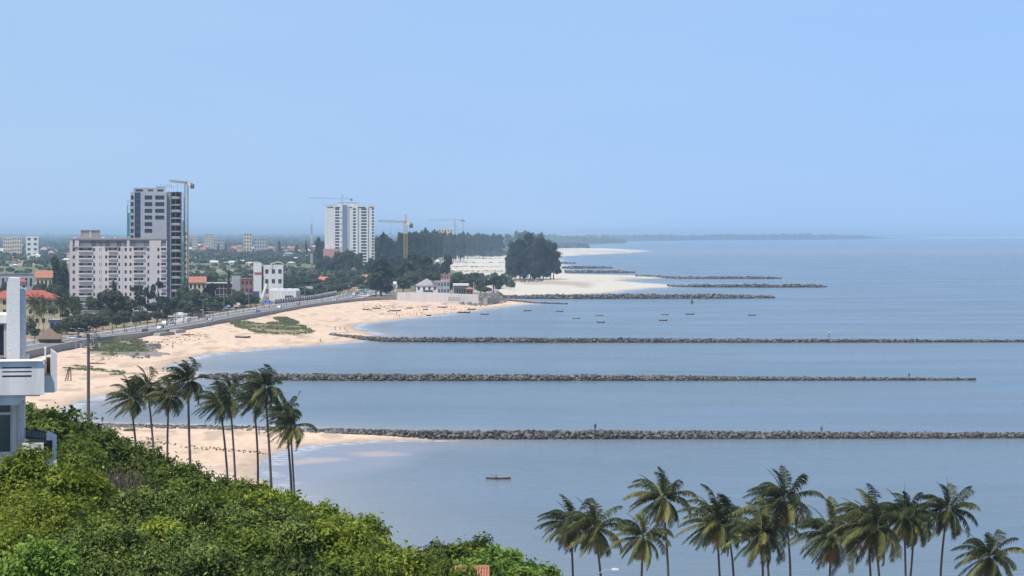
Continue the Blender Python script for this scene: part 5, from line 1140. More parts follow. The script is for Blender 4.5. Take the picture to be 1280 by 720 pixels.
# rubble apron under the wall near the point
def stones(name, label, cat, poly, n, size, seed, zoff=.1, m=ROCK, z=0):
    rg = np.random.default_rng(seed); P = gp(poly, z); xs_, ys_ = zip(*P); pts = []
    while len(pts) < n:
        x = rg.uniform(min(xs_), max(xs_), 400); y = rg.uniform(min(ys_), max(ys_), 400); ok = sdist(P, x, y) > 0; pts += list(zip(x[ok], y[ok]))
    pts = np.array(pts[:n]); zz = np.clip(zones(pts[:, 0], pts[:, 1])[0], 0, 5) + zoff; x0, y0 = pts.mean(0)
    V, Fc = rocks(np.stack([pts[:, 0] - x0, pts[:, 1] - y0, zz], -1), size * (.4 + .6 * rg.random(n) ** 2), rg)
    o = link(name, npmesh(name, V, Fc, m, {'v': ('FLOAT', np.repeat(rg.random(n) * .7, 12))}), loc=(x0, y0, 0)); o['kind'] = 'stuff'; o['label'] = label; return o
stones('rubble', 'grey rubble heap at the foot of the wall on the point', 'rubble', [(572, 381), (585, 376.5), (612, 374), (634, 374.5), (632, 378), (600, 382)], 420, 1.6, 61, z=1)
stones('rubble', 'scattered stones along the root of the nearest groyne', 'rubble', [(112, 538), (112, 531), (240, 533), (400, 538), (420, 542), (330, 540)], 260, .7, 62, z=.5)
stones('rubble', 'broken concrete lumps below the grassy mound', 'rubble', [(160, 440), (172, 432), (190, 430), (197, 437), (186, 443), (168, 444)], 160, 1.1, 63, z=2)
# ruined retaining walls and steps round the grassy mound
def slab(name, label, cat, px, py, z, lx, ly, h, rz, m, rx=0):
    x, y, _ = G(px, py, z); o = MB().prism([(-lx / 2, -.6), (lx / 2, -.6), (lx / 2, h * .8), (lx * .3, h), (-lx * .45, h * .95)], -ly / 2, ly / 2).build(name, m); o.location = (x, y, ground_z(x, y)); o.rotation_euler = (rx, 0, rz); return tag(o, label, cat)
slab('retaining_wall', 'dark low retaining wall along the back of the grassy mound', 'wall', 148, 426, 3, 19, .6, 1.2, .12, BRICK)
slab('retaining_wall', 'pale low wall running in front of the grassy mound', 'wall', 150, 441, 2, 30, .6, 1.1, .25, LCONC)
slab('broken_slab', 'tilted concrete slab fallen from the wall onto the sand', 'concrete slab', 196, 440, 1.5, 9, 3, .5, .5, LCONC, .12)
slab('broken_slab', 'dark broken slab standing at the end of the low wall', 'concrete slab', 193, 433, 2, 5, 1.2, 1.9, .3, CONC, .2)
slab('concrete_ramp', 'sloping concrete ramp below the road beside the grassy mound', 'ramp', 205, 421, 2.5, 14, 3, 1.3, 1.25, CONC)
slab('culvert', 'concrete outfall box under the sea wall', 'culvert', 222, 419.5, 2, 9, 3, 1.6, 1.2, LCONC)

# ------------------------------------------------------------------ street furniture
def lamp(label, px, py, D=None, h=10, arms=2, z=4.2, rz=0, group='street lamps along the promenade', arm=1.6, w=.16, head=.55):
    if D is None: x, y, _ = G(px, py, z)
    else: x, y = DX(px, D), D
    t = thing('street_lamp', label, 'street lamp', (x, y, z), rz, group)
    MB().tube([(0, 0, -.4), (0, 0, .8), (0, 0, h)], [w, w * .7, w * .45], 8).build('pole', STEEL, t)
    for sgn in ((-1, 1) if arms == 2 else (-1,)):
        am = MB().tube([(0, 0, h - .05), (sgn * arm * .5, 0, h + .25), (sgn * arm, 0, h + .3)], [w * .35] * 3, 6).build('arm', STEEL, t)
        MB().prism([(sgn * arm, h + .24), (sgn * (arm + head), h + .26), (sgn * (arm + head), h + .36), (sgn * (arm + head * .3), h + .42), (sgn * arm, h + .38)], -.16, .16).build('lamp_head', WHITE, am)
    return t
for px, py, hh, lb in [(143, 401, 9, 'double armed street lamp before the dark tree by the apartment block'), (177, 400, 9, 'double armed street lamp in front of the open branched tree'), (254, 398.5, 9, 'double armed street lamp by the yellow kiosk'), (280, 393.5, 9, 'double armed street lamp between green stall and billboard'),
    (311, 388.5, 9, 'double armed street lamp under the dark billboard'), (331, 385.6, 9, 'double armed street lamp by the leaning white sail'), (356, 382, 9, 'double armed street lamp before the white marquee'), (381, 378.8, 9, 'double armed street lamp beyond the white marquee'), (409, 375.5, 9, 'double armed street lamp before the salmon roofed house'), (436, 372.4, 9, 'double armed street lamp near the bend of the promenade')]:
    lamp(lb, px, py, h=hh)
for px, py, hh, lb in [(117, 432, 6.5, 'short white lamp post at the grassy mound, seaward of two others'), (105, 434, 6.5, 'short white lamp post close behind the tall lamp mast'), (95, 434, 6.5, 'short white lamp post landward of the tall lamp mast')]:
    lamp(lb, px, py, h=hh, arms=1, group='short lamp posts by the grassy mound')
lamp('curved street lamp arm peeking out above the pale green tree tops', 643, 0, D=205, h=DZ(690, 205) - 4, arms=1, z=4, arm=1.5, head=.6, w=.12, group='street lamps at the foot of the slope')
lamp('curved street lamp arm low between the first two palms', 748, 0, D=215, h=DZ(716, 215) - 4, arms=1, z=4, rz=PI, arm=1.2, head=.6, w=.12, group='street lamps at the foot of the slope')
# tall lamp mast
D = 262; x = DX(110.5, D); g0 = hill(np.array(x), np.array(float(D))).item(); zt = DZ(417, D) - g0
t = thing('lamp_mast', 'tall dark lamp mast standing behind the dark bushes with a cluster of lamps on top', 'mast', (x, D, g0)); MB().tube([(0, 0, -1), (0, 0, zt * .5), (0, 0, zt)], [.23, .20, .16], 10).build('pole', mat('dark_pole', (.09, .085, .085), .8, col2=(.14, .13, .125), scale=3), t)
fr = MB(); fr.bar((-1.3, 0, zt - .4), (1.3, 0, zt - .4), .08); fr.bar((-1.1, 0, zt - 1.5), (1.1, 0, zt - 1.5), .08); fr.build('crossbar', BLACKM, t)
for k in range(6):
    xx = -1.25 + .5 * k; MB().box(xx - .13, xx + .13, -.25, -.02, zt - .35 - (k % 2) * 1.15, zt + .1 - (k % 2) * 1.15).build('floodlight', STEEL, t)
# bollards and young street palms on the median: fence by the apartment block
MED = offset(ROAD, 12.7); t0 = thing('bollard', 'white concrete bollard in the row along the road median', 'bollard', (MED[20][0], MED[20][1], 4.2), 0, 'bollards along the road median'); MB().tube([(0, 0, 0), (0, 0, .85), (0, 0, .95)], [.16, .13, .05], 8).build('body', WHITE, t0); MB().box(-.2, .2, -.2, .2, 0, .1).build('foot', LCONC, t0)
for i in range(22, len(MED) - 18, 2): copy_tree(t0, loc=(MED[i][0], MED[i][1], 4.2))
D = 1110; t = thing('picket_wall', 'low white post wall on red earth below the apartment block', 'fence', (DX(150, D), D, 3.9), -.42); L0 = DX(178, D) - DX(122, D); m = MB().box(-L0 / 2, L0 / 2, 0, .2, -.3, 1.3); m.build('panel', LCONC, t); m = MB()
for i in range(26): u = -L0 / 2 + L0 * i / 25; m.box(u - .18, u + .18, -.12, -.003, -.3, 2.0)
m.build('post', WHITE, t)

FP = offset(ROAD, 27); i0 = int(np.argmin(np.abs(FP[:, 1] - Dof(380)))); i1 = int(np.argmin(np.abs(FP[:, 1] - Dof(368.5))))
t = thing('boundary_fence', 'dark panelled fence with pale posts landward of the promenade beyond the marquee', 'fence', (FP[i0][0], FP[i0][1], 4)); m = MB(); pm_ = MB().box(-.05, .5, -.3, .3, -.3, 3.0).mesh('post', PALE)
for i in range(i0, i1):
    a_, b_ = FP[i] - FP[i0], FP[i + 1] - FP[i0]; m.quad((*a_, -.3), (*b_, -.3), (*b_, 2.6), (*a_, 2.6)); m.quad((a_[0] - .15, a_[1], 2.6), (b_[0] - .15, b_[1], 2.6), (b_[0] - .15, b_[1], -.3), (a_[0] - .15, a_[1], -.3)); link('post', pm_, t, (a_[0], a_[1], 0))
m.build('panel', BGLASS, t)
stones('site_rubble', 'pale building rubble piled at the foot of the crane', 'rubble', [(214, 401), (236, 396.5), (240, 399.5), (222, 404.5)], 300, 1.3, 68, z=4, m=mat('pale_rubble', (.6, .57, .53), .9, col2=(.35, .33, .3), attr='v'))
# ------------------------------------------------------------------ trees of the town
TG = 'trees of the town'
TL = [ # kind, px, top row, D, width px, label
 ('broad', 138, 357, 1120, 38, 'broad dark green tree before the left half of the apartment block'), ('broad', 156, 366, 1130, 30, 'rounded dark tree joining the broad one and the open branched one'), ('broad', 118, 368, 1125, 24, 'smaller green tree at the corner of the apartment block'),
 ('wispy', 174, 344, 1110, 30, 'tall open branched tree before the apartment block'), ('wispy', 197, 349, 1120, 26, 'tall wispy dark tree at the seaward corner of the apartment block'), ('casuarina', 209, 370, 1130, 14, 'narrow dark tree at the foot of the grey tower'), ('casuarina', 142, 350, 1140, 10, 'narrow tree top poking over the broad dark tree'),
 ('wispy', 184, 366, 1115, 22, 'lower wispy tree between the two tall open ones'), ('broad', 98, 391, 960, 42, 'round green tree behind the head of the tall lamp mast'), ('broad', 84, 402, 985, 24, 'small green tree landward of the round one at the lamp mast'), ('broad', 93, 367, 1150, 18, 'green tree between yellow building and apartment block'),
 ('casuarina', 71, 318, 1420, 22, 'tall dark tree in the clump landward of the apartment block'), ('casuarina', 82, 327, 1440, 18, 'dark tree nearest the apartment block in the landward clump'), ('broad', 62, 338, 1400, 22, 'dark broad tree at the landward foot of the clump'), ('casuarina', 76, 335, 1380, 20, 'dark tree low in the middle of the landward clump'), ('broad', 5, 348, 1300, 14, 'dark tree at the very edge behind the white house'), ('broad', 49, 350, 1330, 20, 'tree before the orange roofed house'), ('broad', 68, 352, 1300, 26, 'dark tree under the clump behind the yellow building'),
 ('broad', 240, 357, 1230, 26, 'dark green tree beside the crane mast'), ('broad', 228, 352, 1240, 20, 'tree under the netted side of the grey tower'), ('broad', 252, 362, 1250, 26, 'olive green tree before the frame building'), ('broad', 262, 350, 1300, 20, 'tree rising against the frame building'), ('broad', 276, 372, 1290, 16, 'small tree behind the green awning stall'), ('broad', 300, 362, 1330, 18, 'tree before the brick shop'), ('shrub', 309, 372, 1345, 14, 'low bush under the billboard'), ('casuarina', 286, 336, 1330, 5, 'very slim dark tree at the seaward end of the frame building'), ('broad', 232, 372, 1190, 24, 'bushy tree low at the foot of the crane'), ('broad', 288, 367, 1320, 12, 'small tree before the plain pale block'),
 ('broad', 262, 338, 1900, 26, 'low green tree on the field behind the frame building'), ('broad', 366, 343, 1640, 34, 'broad green tree behind the white marquee'), ('broad', 385, 346, 1660, 30, 'broad olive tree in the grove behind the marquee'), ('broad', 398, 352, 1640, 26, 'green tree beside the salmon roofed house'), ('broad', 374, 355, 1550, 22, 'dark tree right behind the marquee end'), ('broad', 388, 360, 1580, 20, 'dark low tree landward of the promenade lamps'), ('broad', 356, 350, 1620, 20, 'tree against the white corner building'), ('broad', 410, 357, 1640, 18, 'tree before the brown row of rooms'), ('broad', 432, 345, 2000, 26, 'green tree behind the blue roofed hall'), ('broad', 445, 350, 1960, 20, 'green tree at the seaward end of the blue roofed hall'), ('shrub', 396, 366, 1600, 14, 'low bush landward of the promenade bend'), ('shrub', 416, 364, 1650, 12, 'low bush before the blue roofed hall'), ('broad', 456, 356, 1750, 18, 'green tree at the promenade bend'),
 ('casuarina', 476, 322, 1590, 34, 'big dark tree leaning over the promenade end'), ('broad', 470, 334, 1600, 26, 'lower dark crown of the promenade end tree group'), ('casuarina', 484, 331, 1640, 26, 'dark feathery tree behind the promenade end'),
 ('casuarina', 512, 314, 1850, 36, 'large dark casuarina in front of the yellow crane'), ('casuarina', 533, 318, 1840, 34, 'large dark casuarina seaward of the yellow crane'), ('casuarina', 498, 330, 1800, 26, 'dark casuarina behind the restaurant wall'), ('broad', 520, 334, 1750, 30, 'dark green broad tree right behind the restaurant house'), ('broad', 504, 344, 1700, 24, 'green tree over the garden wall'), ('broad', 540, 336, 1780, 24, 'dark green tree beside the grey back house'), ('broad', 530, 346, 1690, 22, 'green tree close behind the gabled restaurant'),
 ('casuarina', 558.5, 317, 2000, 17, 'solitary pointed casuarina before the pale sand flat'), ('broad', 547, 326, 2050, 14, 'light green tree landward of the solitary pointed casuarina'), ('broad', 573, 338, 1750, 20, 'bushy tree behind the flat pavilion'), ('broad', 590, 340, 1730, 20, 'bushy tree at the seaward side of the pavilion'), ('broad', 582, 346, 1690, 16, 'low tree between pavilion and orange roofed hut'), ('broad', 601, 346, 1650, 18, 'dark tree above the deep blue awning'), ('wispy', 617, 338, 1660, 24, 'flat topped open tree at the end of the point'), ('shrub', 606, 358, 1630, 16, 'dark bush below the flat topped tree'), ('broad', 623, 342, 1700, 14, 'small tree seaward of the flat topped one'), ('shrub', 562, 352, 1650, 12, 'bush before the pinkish villa'), ('wispy', 596, 340, 1760, 16, 'thin open tree landward of the flat topped one')]
for k_, px, tp, D, w_, lb in TL: tree(k_, px, tp, D, w_, lb, group=TG)
# town palms
TP = 'town palms behind the white house'
pm = None
for i, (px, cy, D, lb) in enumerate([(43, 378, 960, 'town palm close to the white fin wall'), (54, 380, 985, 'town palm second from the white fin wall'), (50, 388, 950, 'shorter town palm before the first two'), (76, 378, 975, 'tall town palm before the end of the yellow building'), (86, 376, 1010, 'town palm between yellow building and round green tree'), (66, 386, 990, 'town palm before the blue panelled shed'), (38, 400, 940, 'low town palm beside the fin wall foot'), (97, 384, 1020, 'town palm partly behind the round green tree')]):
    zc = DZ(cy, D)
    if i % 4 == 0 or pm is None: pm = None
    h_ = zc - 3.9
    if i == 0: meshes = [palm_meshes(15.5, 5.4, 900 + q, (.6 * q - .6, 0), -.4, nf=34, dry=6, lf=26) for q in range(3)]
    t = thing('town_palm', lb, 'palm tree', (DX(px, D), D, 3.9), 0, TP, h_ / 15.5)
    for nm, me in zip(('trunk', 'crown', 'dry_fronds', 'coconuts'), meshes[i % 3]): link(nm, me, t)
# small young palms planted along the median
YG = 'young palms planted along the road median'; first = None; j = 0
for i in range(24, len(MED) - 24, 3):
    lbl = 'young palm in the planted row along the road median'
    if first is None:
        tr, fr, dr, nu = palm_meshes(3.2, 1.9, 950, (0, 0), -.2, nf=14, dry=0, lf=10); first = thing('young_palm', lbl, 'palm tree', (MED[i][0], MED[i][1], 4.2), 0, YG); link('trunk', tr, first); link('crown', fr, first)
    else: copy_tree(first, loc=(MED[i][0] + random.uniform(-.3, .3), MED[i][1], 4.2), rz=0, scale=random.uniform(.8, 1.2))
# great casuarina clump on the sand flat
CG = 'casuarinas of the big clump on the sand flat'
for i, (px, tp, D, w_, lb) in enumerate([(644, 301, 2330, 24, 'casuarina at the landward side of the big clump with drooping outer branches'), (655, 293.5, 2345, 30, 'tallest casuarina of the big clump on the sand flat'), (668, 295, 2320, 32, 'casuarina in the middle front of the big clump'), (679, 299, 2340, 26, 'casuarina just seaward of the middle of the big clump'), (688, 305, 2330, 27, 'shorter casuarina at the seaward side of the big clump'), (650, 308, 2315, 24, 'front casuarina under the tallest one'), (663, 306, 2312, 26, 'low front casuarina of the big clump'), (692, 322, 2335, 17, 'lowest casuarina on its own thin trunk at the seaward edge of the big clump'), (637, 318, 2335, 12, 'small drooping casuarina at the landward edge of the big clump'), (675, 318, 2318, 24, 'low crowned casuarina under the seaward half of the big clump')]):
    x = DX(px, D); z = ground_z(x, D); h = DZ(tp, D) - z; R_ = w_ * D / F / 2; rg = np.random.default_rng(700 + i)
    zb = 2.2 if i not in (7,) else 6; lb_ = [(0, 0, (h + zb) / 2, R_ * .88, R_ * .88, (h - zb) / 2)]
    for q in range(14):
        z_ = rg.uniform(zb + 1, h * .93); f_ = math.sqrt(max(.05, 1 - ((z_ - h * .45) / (h * .56)) ** 2)); a_ = rg.random() * 6.28; lb_.append((math.cos(a_) * R_ * .8 * f_, math.sin(a_) * R_ * .8 * f_, z_, R_ * .42, R_ * .42, R_ * rg.uniform(.4, .65)))
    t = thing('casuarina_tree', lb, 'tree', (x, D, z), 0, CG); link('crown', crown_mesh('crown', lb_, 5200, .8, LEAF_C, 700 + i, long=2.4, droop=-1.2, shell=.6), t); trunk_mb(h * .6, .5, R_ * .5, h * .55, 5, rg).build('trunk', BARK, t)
stones('scrub_edge', 'low dark scrub and roots along the sand at the foot of the big clump', 'scrub', [(628, 351), (650, 349), (678, 349.6), (680, 352), (650, 353), (630, 352.4)], 160, 1.3, 64, z=1, m=BARK)
# casuarina wood along the shore behind the town: each tree its own
WG = 'casuarina trees of the wood along the far shore'
rr = random.Random(5); xs_ = []
spec = [(472, 484, 290, 322, 2700, 5), (486, 500, 297, 326, 2750, 5), (499, 512, 290, 325, 2850, 5), (514, 530, 288, 322, 3000, 7), (528, 552, 284.5, 320, 3200, 11), (552, 580, 288.5, 319, 3800, 12), (580, 606, 289, 319, 4300, 11), (604, 628, 290.5, 317, 4700, 10)]
n_ = 0
for a_, b_, tp, _, D, k in spec:
    for q in range(k):
        px = a_ + (b_ - a_) * (q + .5) / k + rr.uniform(-.8, .8); top = tp + rr.uniform(-.5, 4.0); DD = D * rr.uniform(.98, 1.04)
        tree(rr.choice(('casuarina', 'casuarina', 'broad')), px, top, DD, rr.uniform(6.5, 12) * (1 if D > 3000 else 1.5), 'dark hazy casuarina in the wood along the far shore behind the town', group=WG, name='casuarina_tree')
for px, tp, D, w_, lb in [(648, 287, 6200, 12, 'pale hazy round tree crown above the landward shoulder of the big clump'), (657, 285, 6300, 12, 'pale hazy highest tree crown behind the big clump'), (666, 287.5, 6300, 12, 'pale hazy tree crown behind the middle of the big clump'), (675, 288.5, 6400, 10, 'pale hazy tree crown at the seaward shoulder of the big clump'), (636, 290, 6100, 14, 'pale hazy low tree crown landward of the big clump')]:
    tree('broad', px, tp, D, w_, lb, group='hazy tree crowns behind the big clump')
for px, tp, D, w_, lb in [(397, 296, 2900, 12, 'dark tree between radio mast and white tower'), (402, 300, 2950, 12, 'dark tree at the landward wall of the white tower'), (383, 300, 3600, 4, 'slim dark tree landward of the radio mast'), (282, 303, 4600, 3.5, 'slim dark tree in the plain below the hazy block'), (273, 304, 4600, 3.5, 'slim dark tree beside another slim one below the hazy blocks'), (349, 301, 4400, 5, 'small pointed tree alone above the red roofs'), (371, 303, 4300, 6, 'small pointed tree above the gabled white house'),
    (425, 312, 2500, 20, 'bushy tree before the foot of the white tower'), (436, 308, 2450, 16, 'taller bushy tree before the glass strip of the white tower'), (447, 313, 2450, 16, 'bushy tree before the seaward half of the white tower'), (412, 318, 2450, 22, 'low bushy tree under the landward half of the white tower'), (474, 303, 2550, 12, 'dark tree against the seaward edge of the white tower'), (480, 314, 2500, 20, 'dark tree landward of the yellow crane'), (492, 309, 2600, 20, 'dark tree close to the yellow crane mast'), (462, 322, 2400, 14, 'dark tree beside the brick coloured house'), (400, 322, 2600, 16, 'low tree by the field seaward of the radio mast')]:
    tree('casuarina' if w_ < 6 or 'dark' in lb else 'broad', px, tp, D, w_, lb, group='trees on the plain')
# belts of trees and scrub over the plain: beyond counting
def belt(name, label, bands, seed, m=LEAF_T, kind=0):
    """bands: (px0, px1, row0, row1, count, height m, width m) - leafy clumps scattered on the ground"""
    rg = np.random.default_rng(seed); VV = []; TT = []
    for a_, b_, r0, r1, n, h, wd in bands:
        px = rg.uniform(a_, b_, n); row = r0 + (r1 - r0) * rg.random(n) ** 1.0; D_ = F * 41 / (row - HY); cx = (px - CX) * D_ / F
        k = 26; hh = h * (.55 + .7 * rg.random(n)); ww = wd * (.6 + .8 * rg.random(n))
        d = rg.normal(size=(n, k, 3)); d /= np.linalg.norm(d, axis=2)[..., None]; d[..., 2] = np.abs(d[..., 2]) * rg.choice([1, 1, -.5], size=(n, k))
        bmp = .75 + .4 * rg.random((n, k, 1)); c = d * bmp; c[..., 0] *= ww[:, None] / 2; c[..., 1] *= ww[:, None] / 2; c[..., 2] = hh[:, None] * .5 + c[..., 2] * hh[:, None] * .5
        c[..., 0] += cx[:, None]; c[..., 1] += D_[:, None]; c[..., 2] += 3.8
        nr = d + rg.normal(size=d.shape) * .3; nr /= np.linalg.norm(nr, axis=2)[..., None]; u = np.cross(nr, rg.normal(size=d.shape)); u /= np.linalg.norm(u, axis=2)[..., None]; v = np.cross(nr, u)
        s_ = (ww * .36)[:, None, None] * (.7 + .6 * rg.random((n, k, 1)))
        VV.append(np.stack([c - u * s_, c - v * s_ * .8, c + u * s_, c + v * s_ * .8], 2).reshape(-1, 3)); TT.append(np.repeat(rg.random(n * k) * .5 + np.repeat(rg.random(n), k) * .5, 4))
    V = np.vstack(VV); o = link(name, npmesh(name, V, np.arange(len(V)).reshape(-1, 4), m, {'v': ('FLOAT', np.concatenate(TT))})); o['kind'] = 'stuff'; o['label'] = label; return o
belt('distant_wood', 'endless hazy woodland of the far plain up to the horizon', [(-500, 700, 295.3, 297, 1600, 26, 60), (-500, 700, 296.5, 299.5, 1500, 18, 36), (-500, 640, 299.5, 304, 1500, 13, 22), (-500, 640, 304, 309, 1200, 10, 16)], 21)
belt('tree_belt', 'belt of small trees among the far houses', [(-300, 500, 305, 321, 800, 5.5, 12), (-300, 90, 312, 326, 300, 6, 11), (225, 480, 318, 329, 300, 5, 9), (-300, 480, 326, 331, 260, 5, 9)], 22)
belt('scrub', 'scrub dotted over the fields and bare ground behind the town', [(-200, 470, 331, 346, 220, 3, 6), (340, 500, 338, 352, 150, 4, 6), (225, 340, 345, 366, 110, 4, 5), (0, 120, 360, 400, 90, 4, 6), (540, 640, 345, 358, 90, 3.2, 5)], 23)
belt('shore_scrub', 'line of hazy scrub and huts at the back of the sand flat', [(560, 634, 316.5, 319.3, 160, 5, 9)], 24)
# headland across the bay and the low spits
def ridge(name, label, pts, depth, seed, m):
    """pts: (px, base row, height m)"""
    rg = np.random.default_rng(seed); V = []; n = 0; q = []
    for (a_, ra, ha), (b_, rb, hb) in zip(pts[:-1], pts[1:]):
        k = max(2, int(abs(b_ - a_) * 1.5)); q += [(a_ + (b_ - a_) * i / k, ra + (rb - ra) * i / k, ha + (hb - ha) * i / k) for i in range(k)]
    q.append(pts[-1]); Fc = []
    for i, (px, rw, h) in enumerate(q):
        x, y, _ = G(px, rw, 0); h = h * (.8 + .35 * vnoise(i * 1.0, 0.0, 5, seed) + .15 * rg.random())
        for dy, hz_ in ((0, -.5), (depth * .1, h * .7), (depth * .5, h), (depth, -.5)): V.append((x * (1 + dy / y), y + dy, hz_))
    for i in range(len(q) - 1):
        for j in range(3): a_ = i * 4 + j; Fc.append((a_, a_ + 4, a_ + 5, a_ + 1))
    o = link(name, npmesh(name, np.array(V), Fc, m)); o['kind'] = 'structure'; o['label'] = label; return o
FARG = mat('far_woodland', (.03, .045, .022), .95, col2=(.05, .06, .035), scale=.004)
ridge('headland', 'low wooded headland across the bay on the horizon', [(690, 300.4, 32), (760, 300.8, 36), (860, 300.6, 36), (960, 300.2, 42), (1010, 299.8, 42), (1070, 299.2, 36), (1100, 298.6, 14), (1120, 298.2, 3)], 1500, 31, FARG)
ridge('near_headland', 'nearer wooded shore ending behind the big clump', [(640, 303, 34), (690, 304.8, 36), (720, 304.6, 33), (760, 304.4, 26), (783, 304.2, 14)], 1200, 32, FARG)
ridge('far_shore', 'thin line of land on the horizon at the open sea end', [(1000, 296.4, 24), (1150, 295.6, 34), (1300, 295.6, 34), (1500, 295.6, 34)], 1500, 33, FARG)
ridge('far_sandbank', 'thin pale sandbank below the horizon at the open sea end', [(1155, 296.9, 5), (1180, 296.9, 7), (1230, 296.9, 5), (1300, 296.9, 8), (1500, 296.9, 8)], 500, 34, mat('pale_sandbank', (.85, .78, .7), .95))
sp = belt('spit_scrub', 'dark scrub on the low spit behind the big clump', [], 25) if False else None
rg = np.random.default_rng(77); n = 120; px = rg.uniform(690, 733, n); row = rg.uniform(308.4, 310.6, n); P_ = np.array([G(a_, b_, 0)[:2] for a_, b_ in zip(px, row)])
V, Fc = rocks(np.stack([P_[:, 0], P_[:, 1], np.full(n, 4.0)], -1), 10 * (.6 + rg.random(n)), rg, .6); o = link('spit_scrub', npmesh('spit_scrub', V, Fc, LEAF_C, {'v': ('FLOAT', np.repeat(rg.random(n), 12))})); o['kind'] = 'stuff'; o['label'] = 'dark scrub on the low spit behind the big clump'
# dune grass
def tufts(name, label, polys, n, h, seed):
    rg = np.random.default_rng(seed); VV = []
    for P in polys:
        xs_, ys_ = np.array(P).T; m_ = int(n * 1.6); x = rg.uniform(xs_.min(), xs_.max(), m_ * 2); y = rg.uniform(ys_.min(), ys_.max(), m_ * 2)
        ok = (sdist(P, x, y) + (fbm(x, y, 5, 2, seed) - .5) * 6 > 0) & (fbm(x, y, 6, 2, seed + 4) > .42); x, y = x[ok], y[ok]; z = zones(x, y)[0]
        bump = .55 if P in GRASSP[:3] else 0; z = z + bump
        for k in range(3):
            a_ = rg.random(len(x)) * 6.28; w_ = .22 + .25 * rg.random(len(x)); hh = h * (.5 + rg.random(len(x))); dx, dy = np.cos(a_) * w_, np.sin(a_) * w_; ox = rg.normal(size=len(x)) * .25
            VV.append(np.stack([np.stack([x - dx, y - dy, z - .1], -1), np.stack([x + dx, y + dy, z - .1], -1), np.stack([x + dx * .5 + ox, y + dy * .5, z + hh], -1), np.stack([x - dx * .5 + ox, y - dy * .5, z + hh], -1)], 1).reshape(-1, 3))
    V = np.vstack(VV); nq = len(V) // 4; o = link(name, npmesh(name, V, np.arange(len(V)).reshape(-1, 4), GRASSM, {'v': ('FLOAT', np.repeat(rg.random(nq), 4))})); o['kind'] = 'stuff'; o['label'] = label
tufts('dune_grass', 'green grass covering the dune on the town beach', GRASSP[:2], 1500, .55, 51)
tufts('mound_grass', 'bright green grass on the mound below the road', GRASSP[2:3], 1500, .5, 52)
tufts('beach_creeper', 'creeping green plants in strips on the near sand', GRASSP[3:], 700, .25, 53)

# ------------------------------------------------------------------ cars
def car_proto(label, paint, kind='car'):
    t = thing('parked_car' if False else 'car', label, 'car'); L_, W_ = (4.3, 1.75) if kind != 'van' else (4.9, 1.9)
    if kind == 'car': prof = [(-2.1, .35), (2.1, .35), (2.15, .7), (1.95, .85), (1.0, .95), (.45, 1.42), (-.95, 1.45), (-1.65, 1.0), (-2.1, .92)]; cab = [(.95, .97), (.45, 1.36), (-.95, 1.39), (-1.55, 1.0)]
    elif kind == 'van': prof = [(-2.4, .4), (2.4, .4), (2.45, .95), (1.9, 1.15), (1.3, 1.9), (-2.3, 1.95), (-2.45, 1.1)]; cab = [(1.75, 1.2), (1.25, 1.8), (-.2, 1.84), (-.2, 1.2)]
    else: prof = [(-2.5, .5), (2.3, .5), (2.35, .95), (1.35, 1.1), (.85, 1.65), (-.5, 1.7), (-.7, 1.05), (-2.5, 1.05)]; cab = [(1.25, 1.12), (.8, 1.58), (-.4, 1.62), (-.5, 1.12)]
    m = MB().prism([(y, z) for y, z in prof], -W_ / 2, W_ / 2, 'x'); m.build('body', paint, t)
    MB().prism([(y, z) for y, z in cab], -W_ / 2 - .012, W_ / 2 + .012, 'x').build('side_windows', GLASS, t)
    yb, zb, yt, zt_ = cab[0][0], cab[0][1], cab[1][0], cab[1][1]; MB().quad((-.72, yb + .03, zb), (.72, yb + .03, zb), (.66, yt + .03, zt_), (-.66, yt + .03, zt_)).build('windscreen', GLASS, t)
    y2, z2, y3, z3 = cab[3][0], cab[3][1], cab[2][0], cab[2][1]; off = -.10 if kind == 'car' else -.07
    if kind != 'van': MB().quad((.7, y2 + off, z2 + .02), (-.7, y2 + off, z2 + .02), (-.62, y3 + off, z3), (.62, y3 + off, z3)).build('rear_window', GLASS, t)
    else: MB().box(-.7, .7, -2.47, -2.43, 1.2, 1.75).build('rear_window', GLASS, t)
    for sx in (-1, 1):
        for y in (-1.35, 1.35):
            w_ = MB().tube([(sx * (W_ / 2 - .2), y, .33), (sx * (W_ / 2 + .02), y, .33)], [.33, .33], 12).build('wheel', RUBBER, t); MB().tube([(sx * (W_ / 2 + .021), y, .33), (sx * (W_ / 2 + .03), y, .33)], [.18, .17], 8).build('rim', STEEL, w_)
        MB().box(sx * .75 - .16, sx * .75 + .16, prof[2][0] - .02, prof[2][0] + .03, .62, .76).build('headlight', WHITE, t)
        MB().box(sx * .75 - .13, sx * .75 + .13, prof[0][0] - .06, prof[0][0] - .005, .7, .88).build('tail_light', RSTEEL, t)
    return t
pt = {k: mat('car_' + k, c_, .3, spec=.5, var=.06, scale=2) for k, c_ in dict(white=(.75, .75, .75), silver=(.42, .44, .46), dark=(.05, .06, .08), teal=(.04, .12, .14), red=(.4, .05, .04), blue=(.06, .10, .22)).items()}
CGc = 'cars on the promenade road'; protos = {}
def road_pt(py, d):
    A = offset(ROAD, d); i = int(np.argmin(np.abs(A[:, 1] - F * 41 / (py - HY)))); i = min(max(i, 0), len(A) - 2); T_ = A[i + 1] - A[i]; return A[i], math.atan2(-T_[0], T_[1])
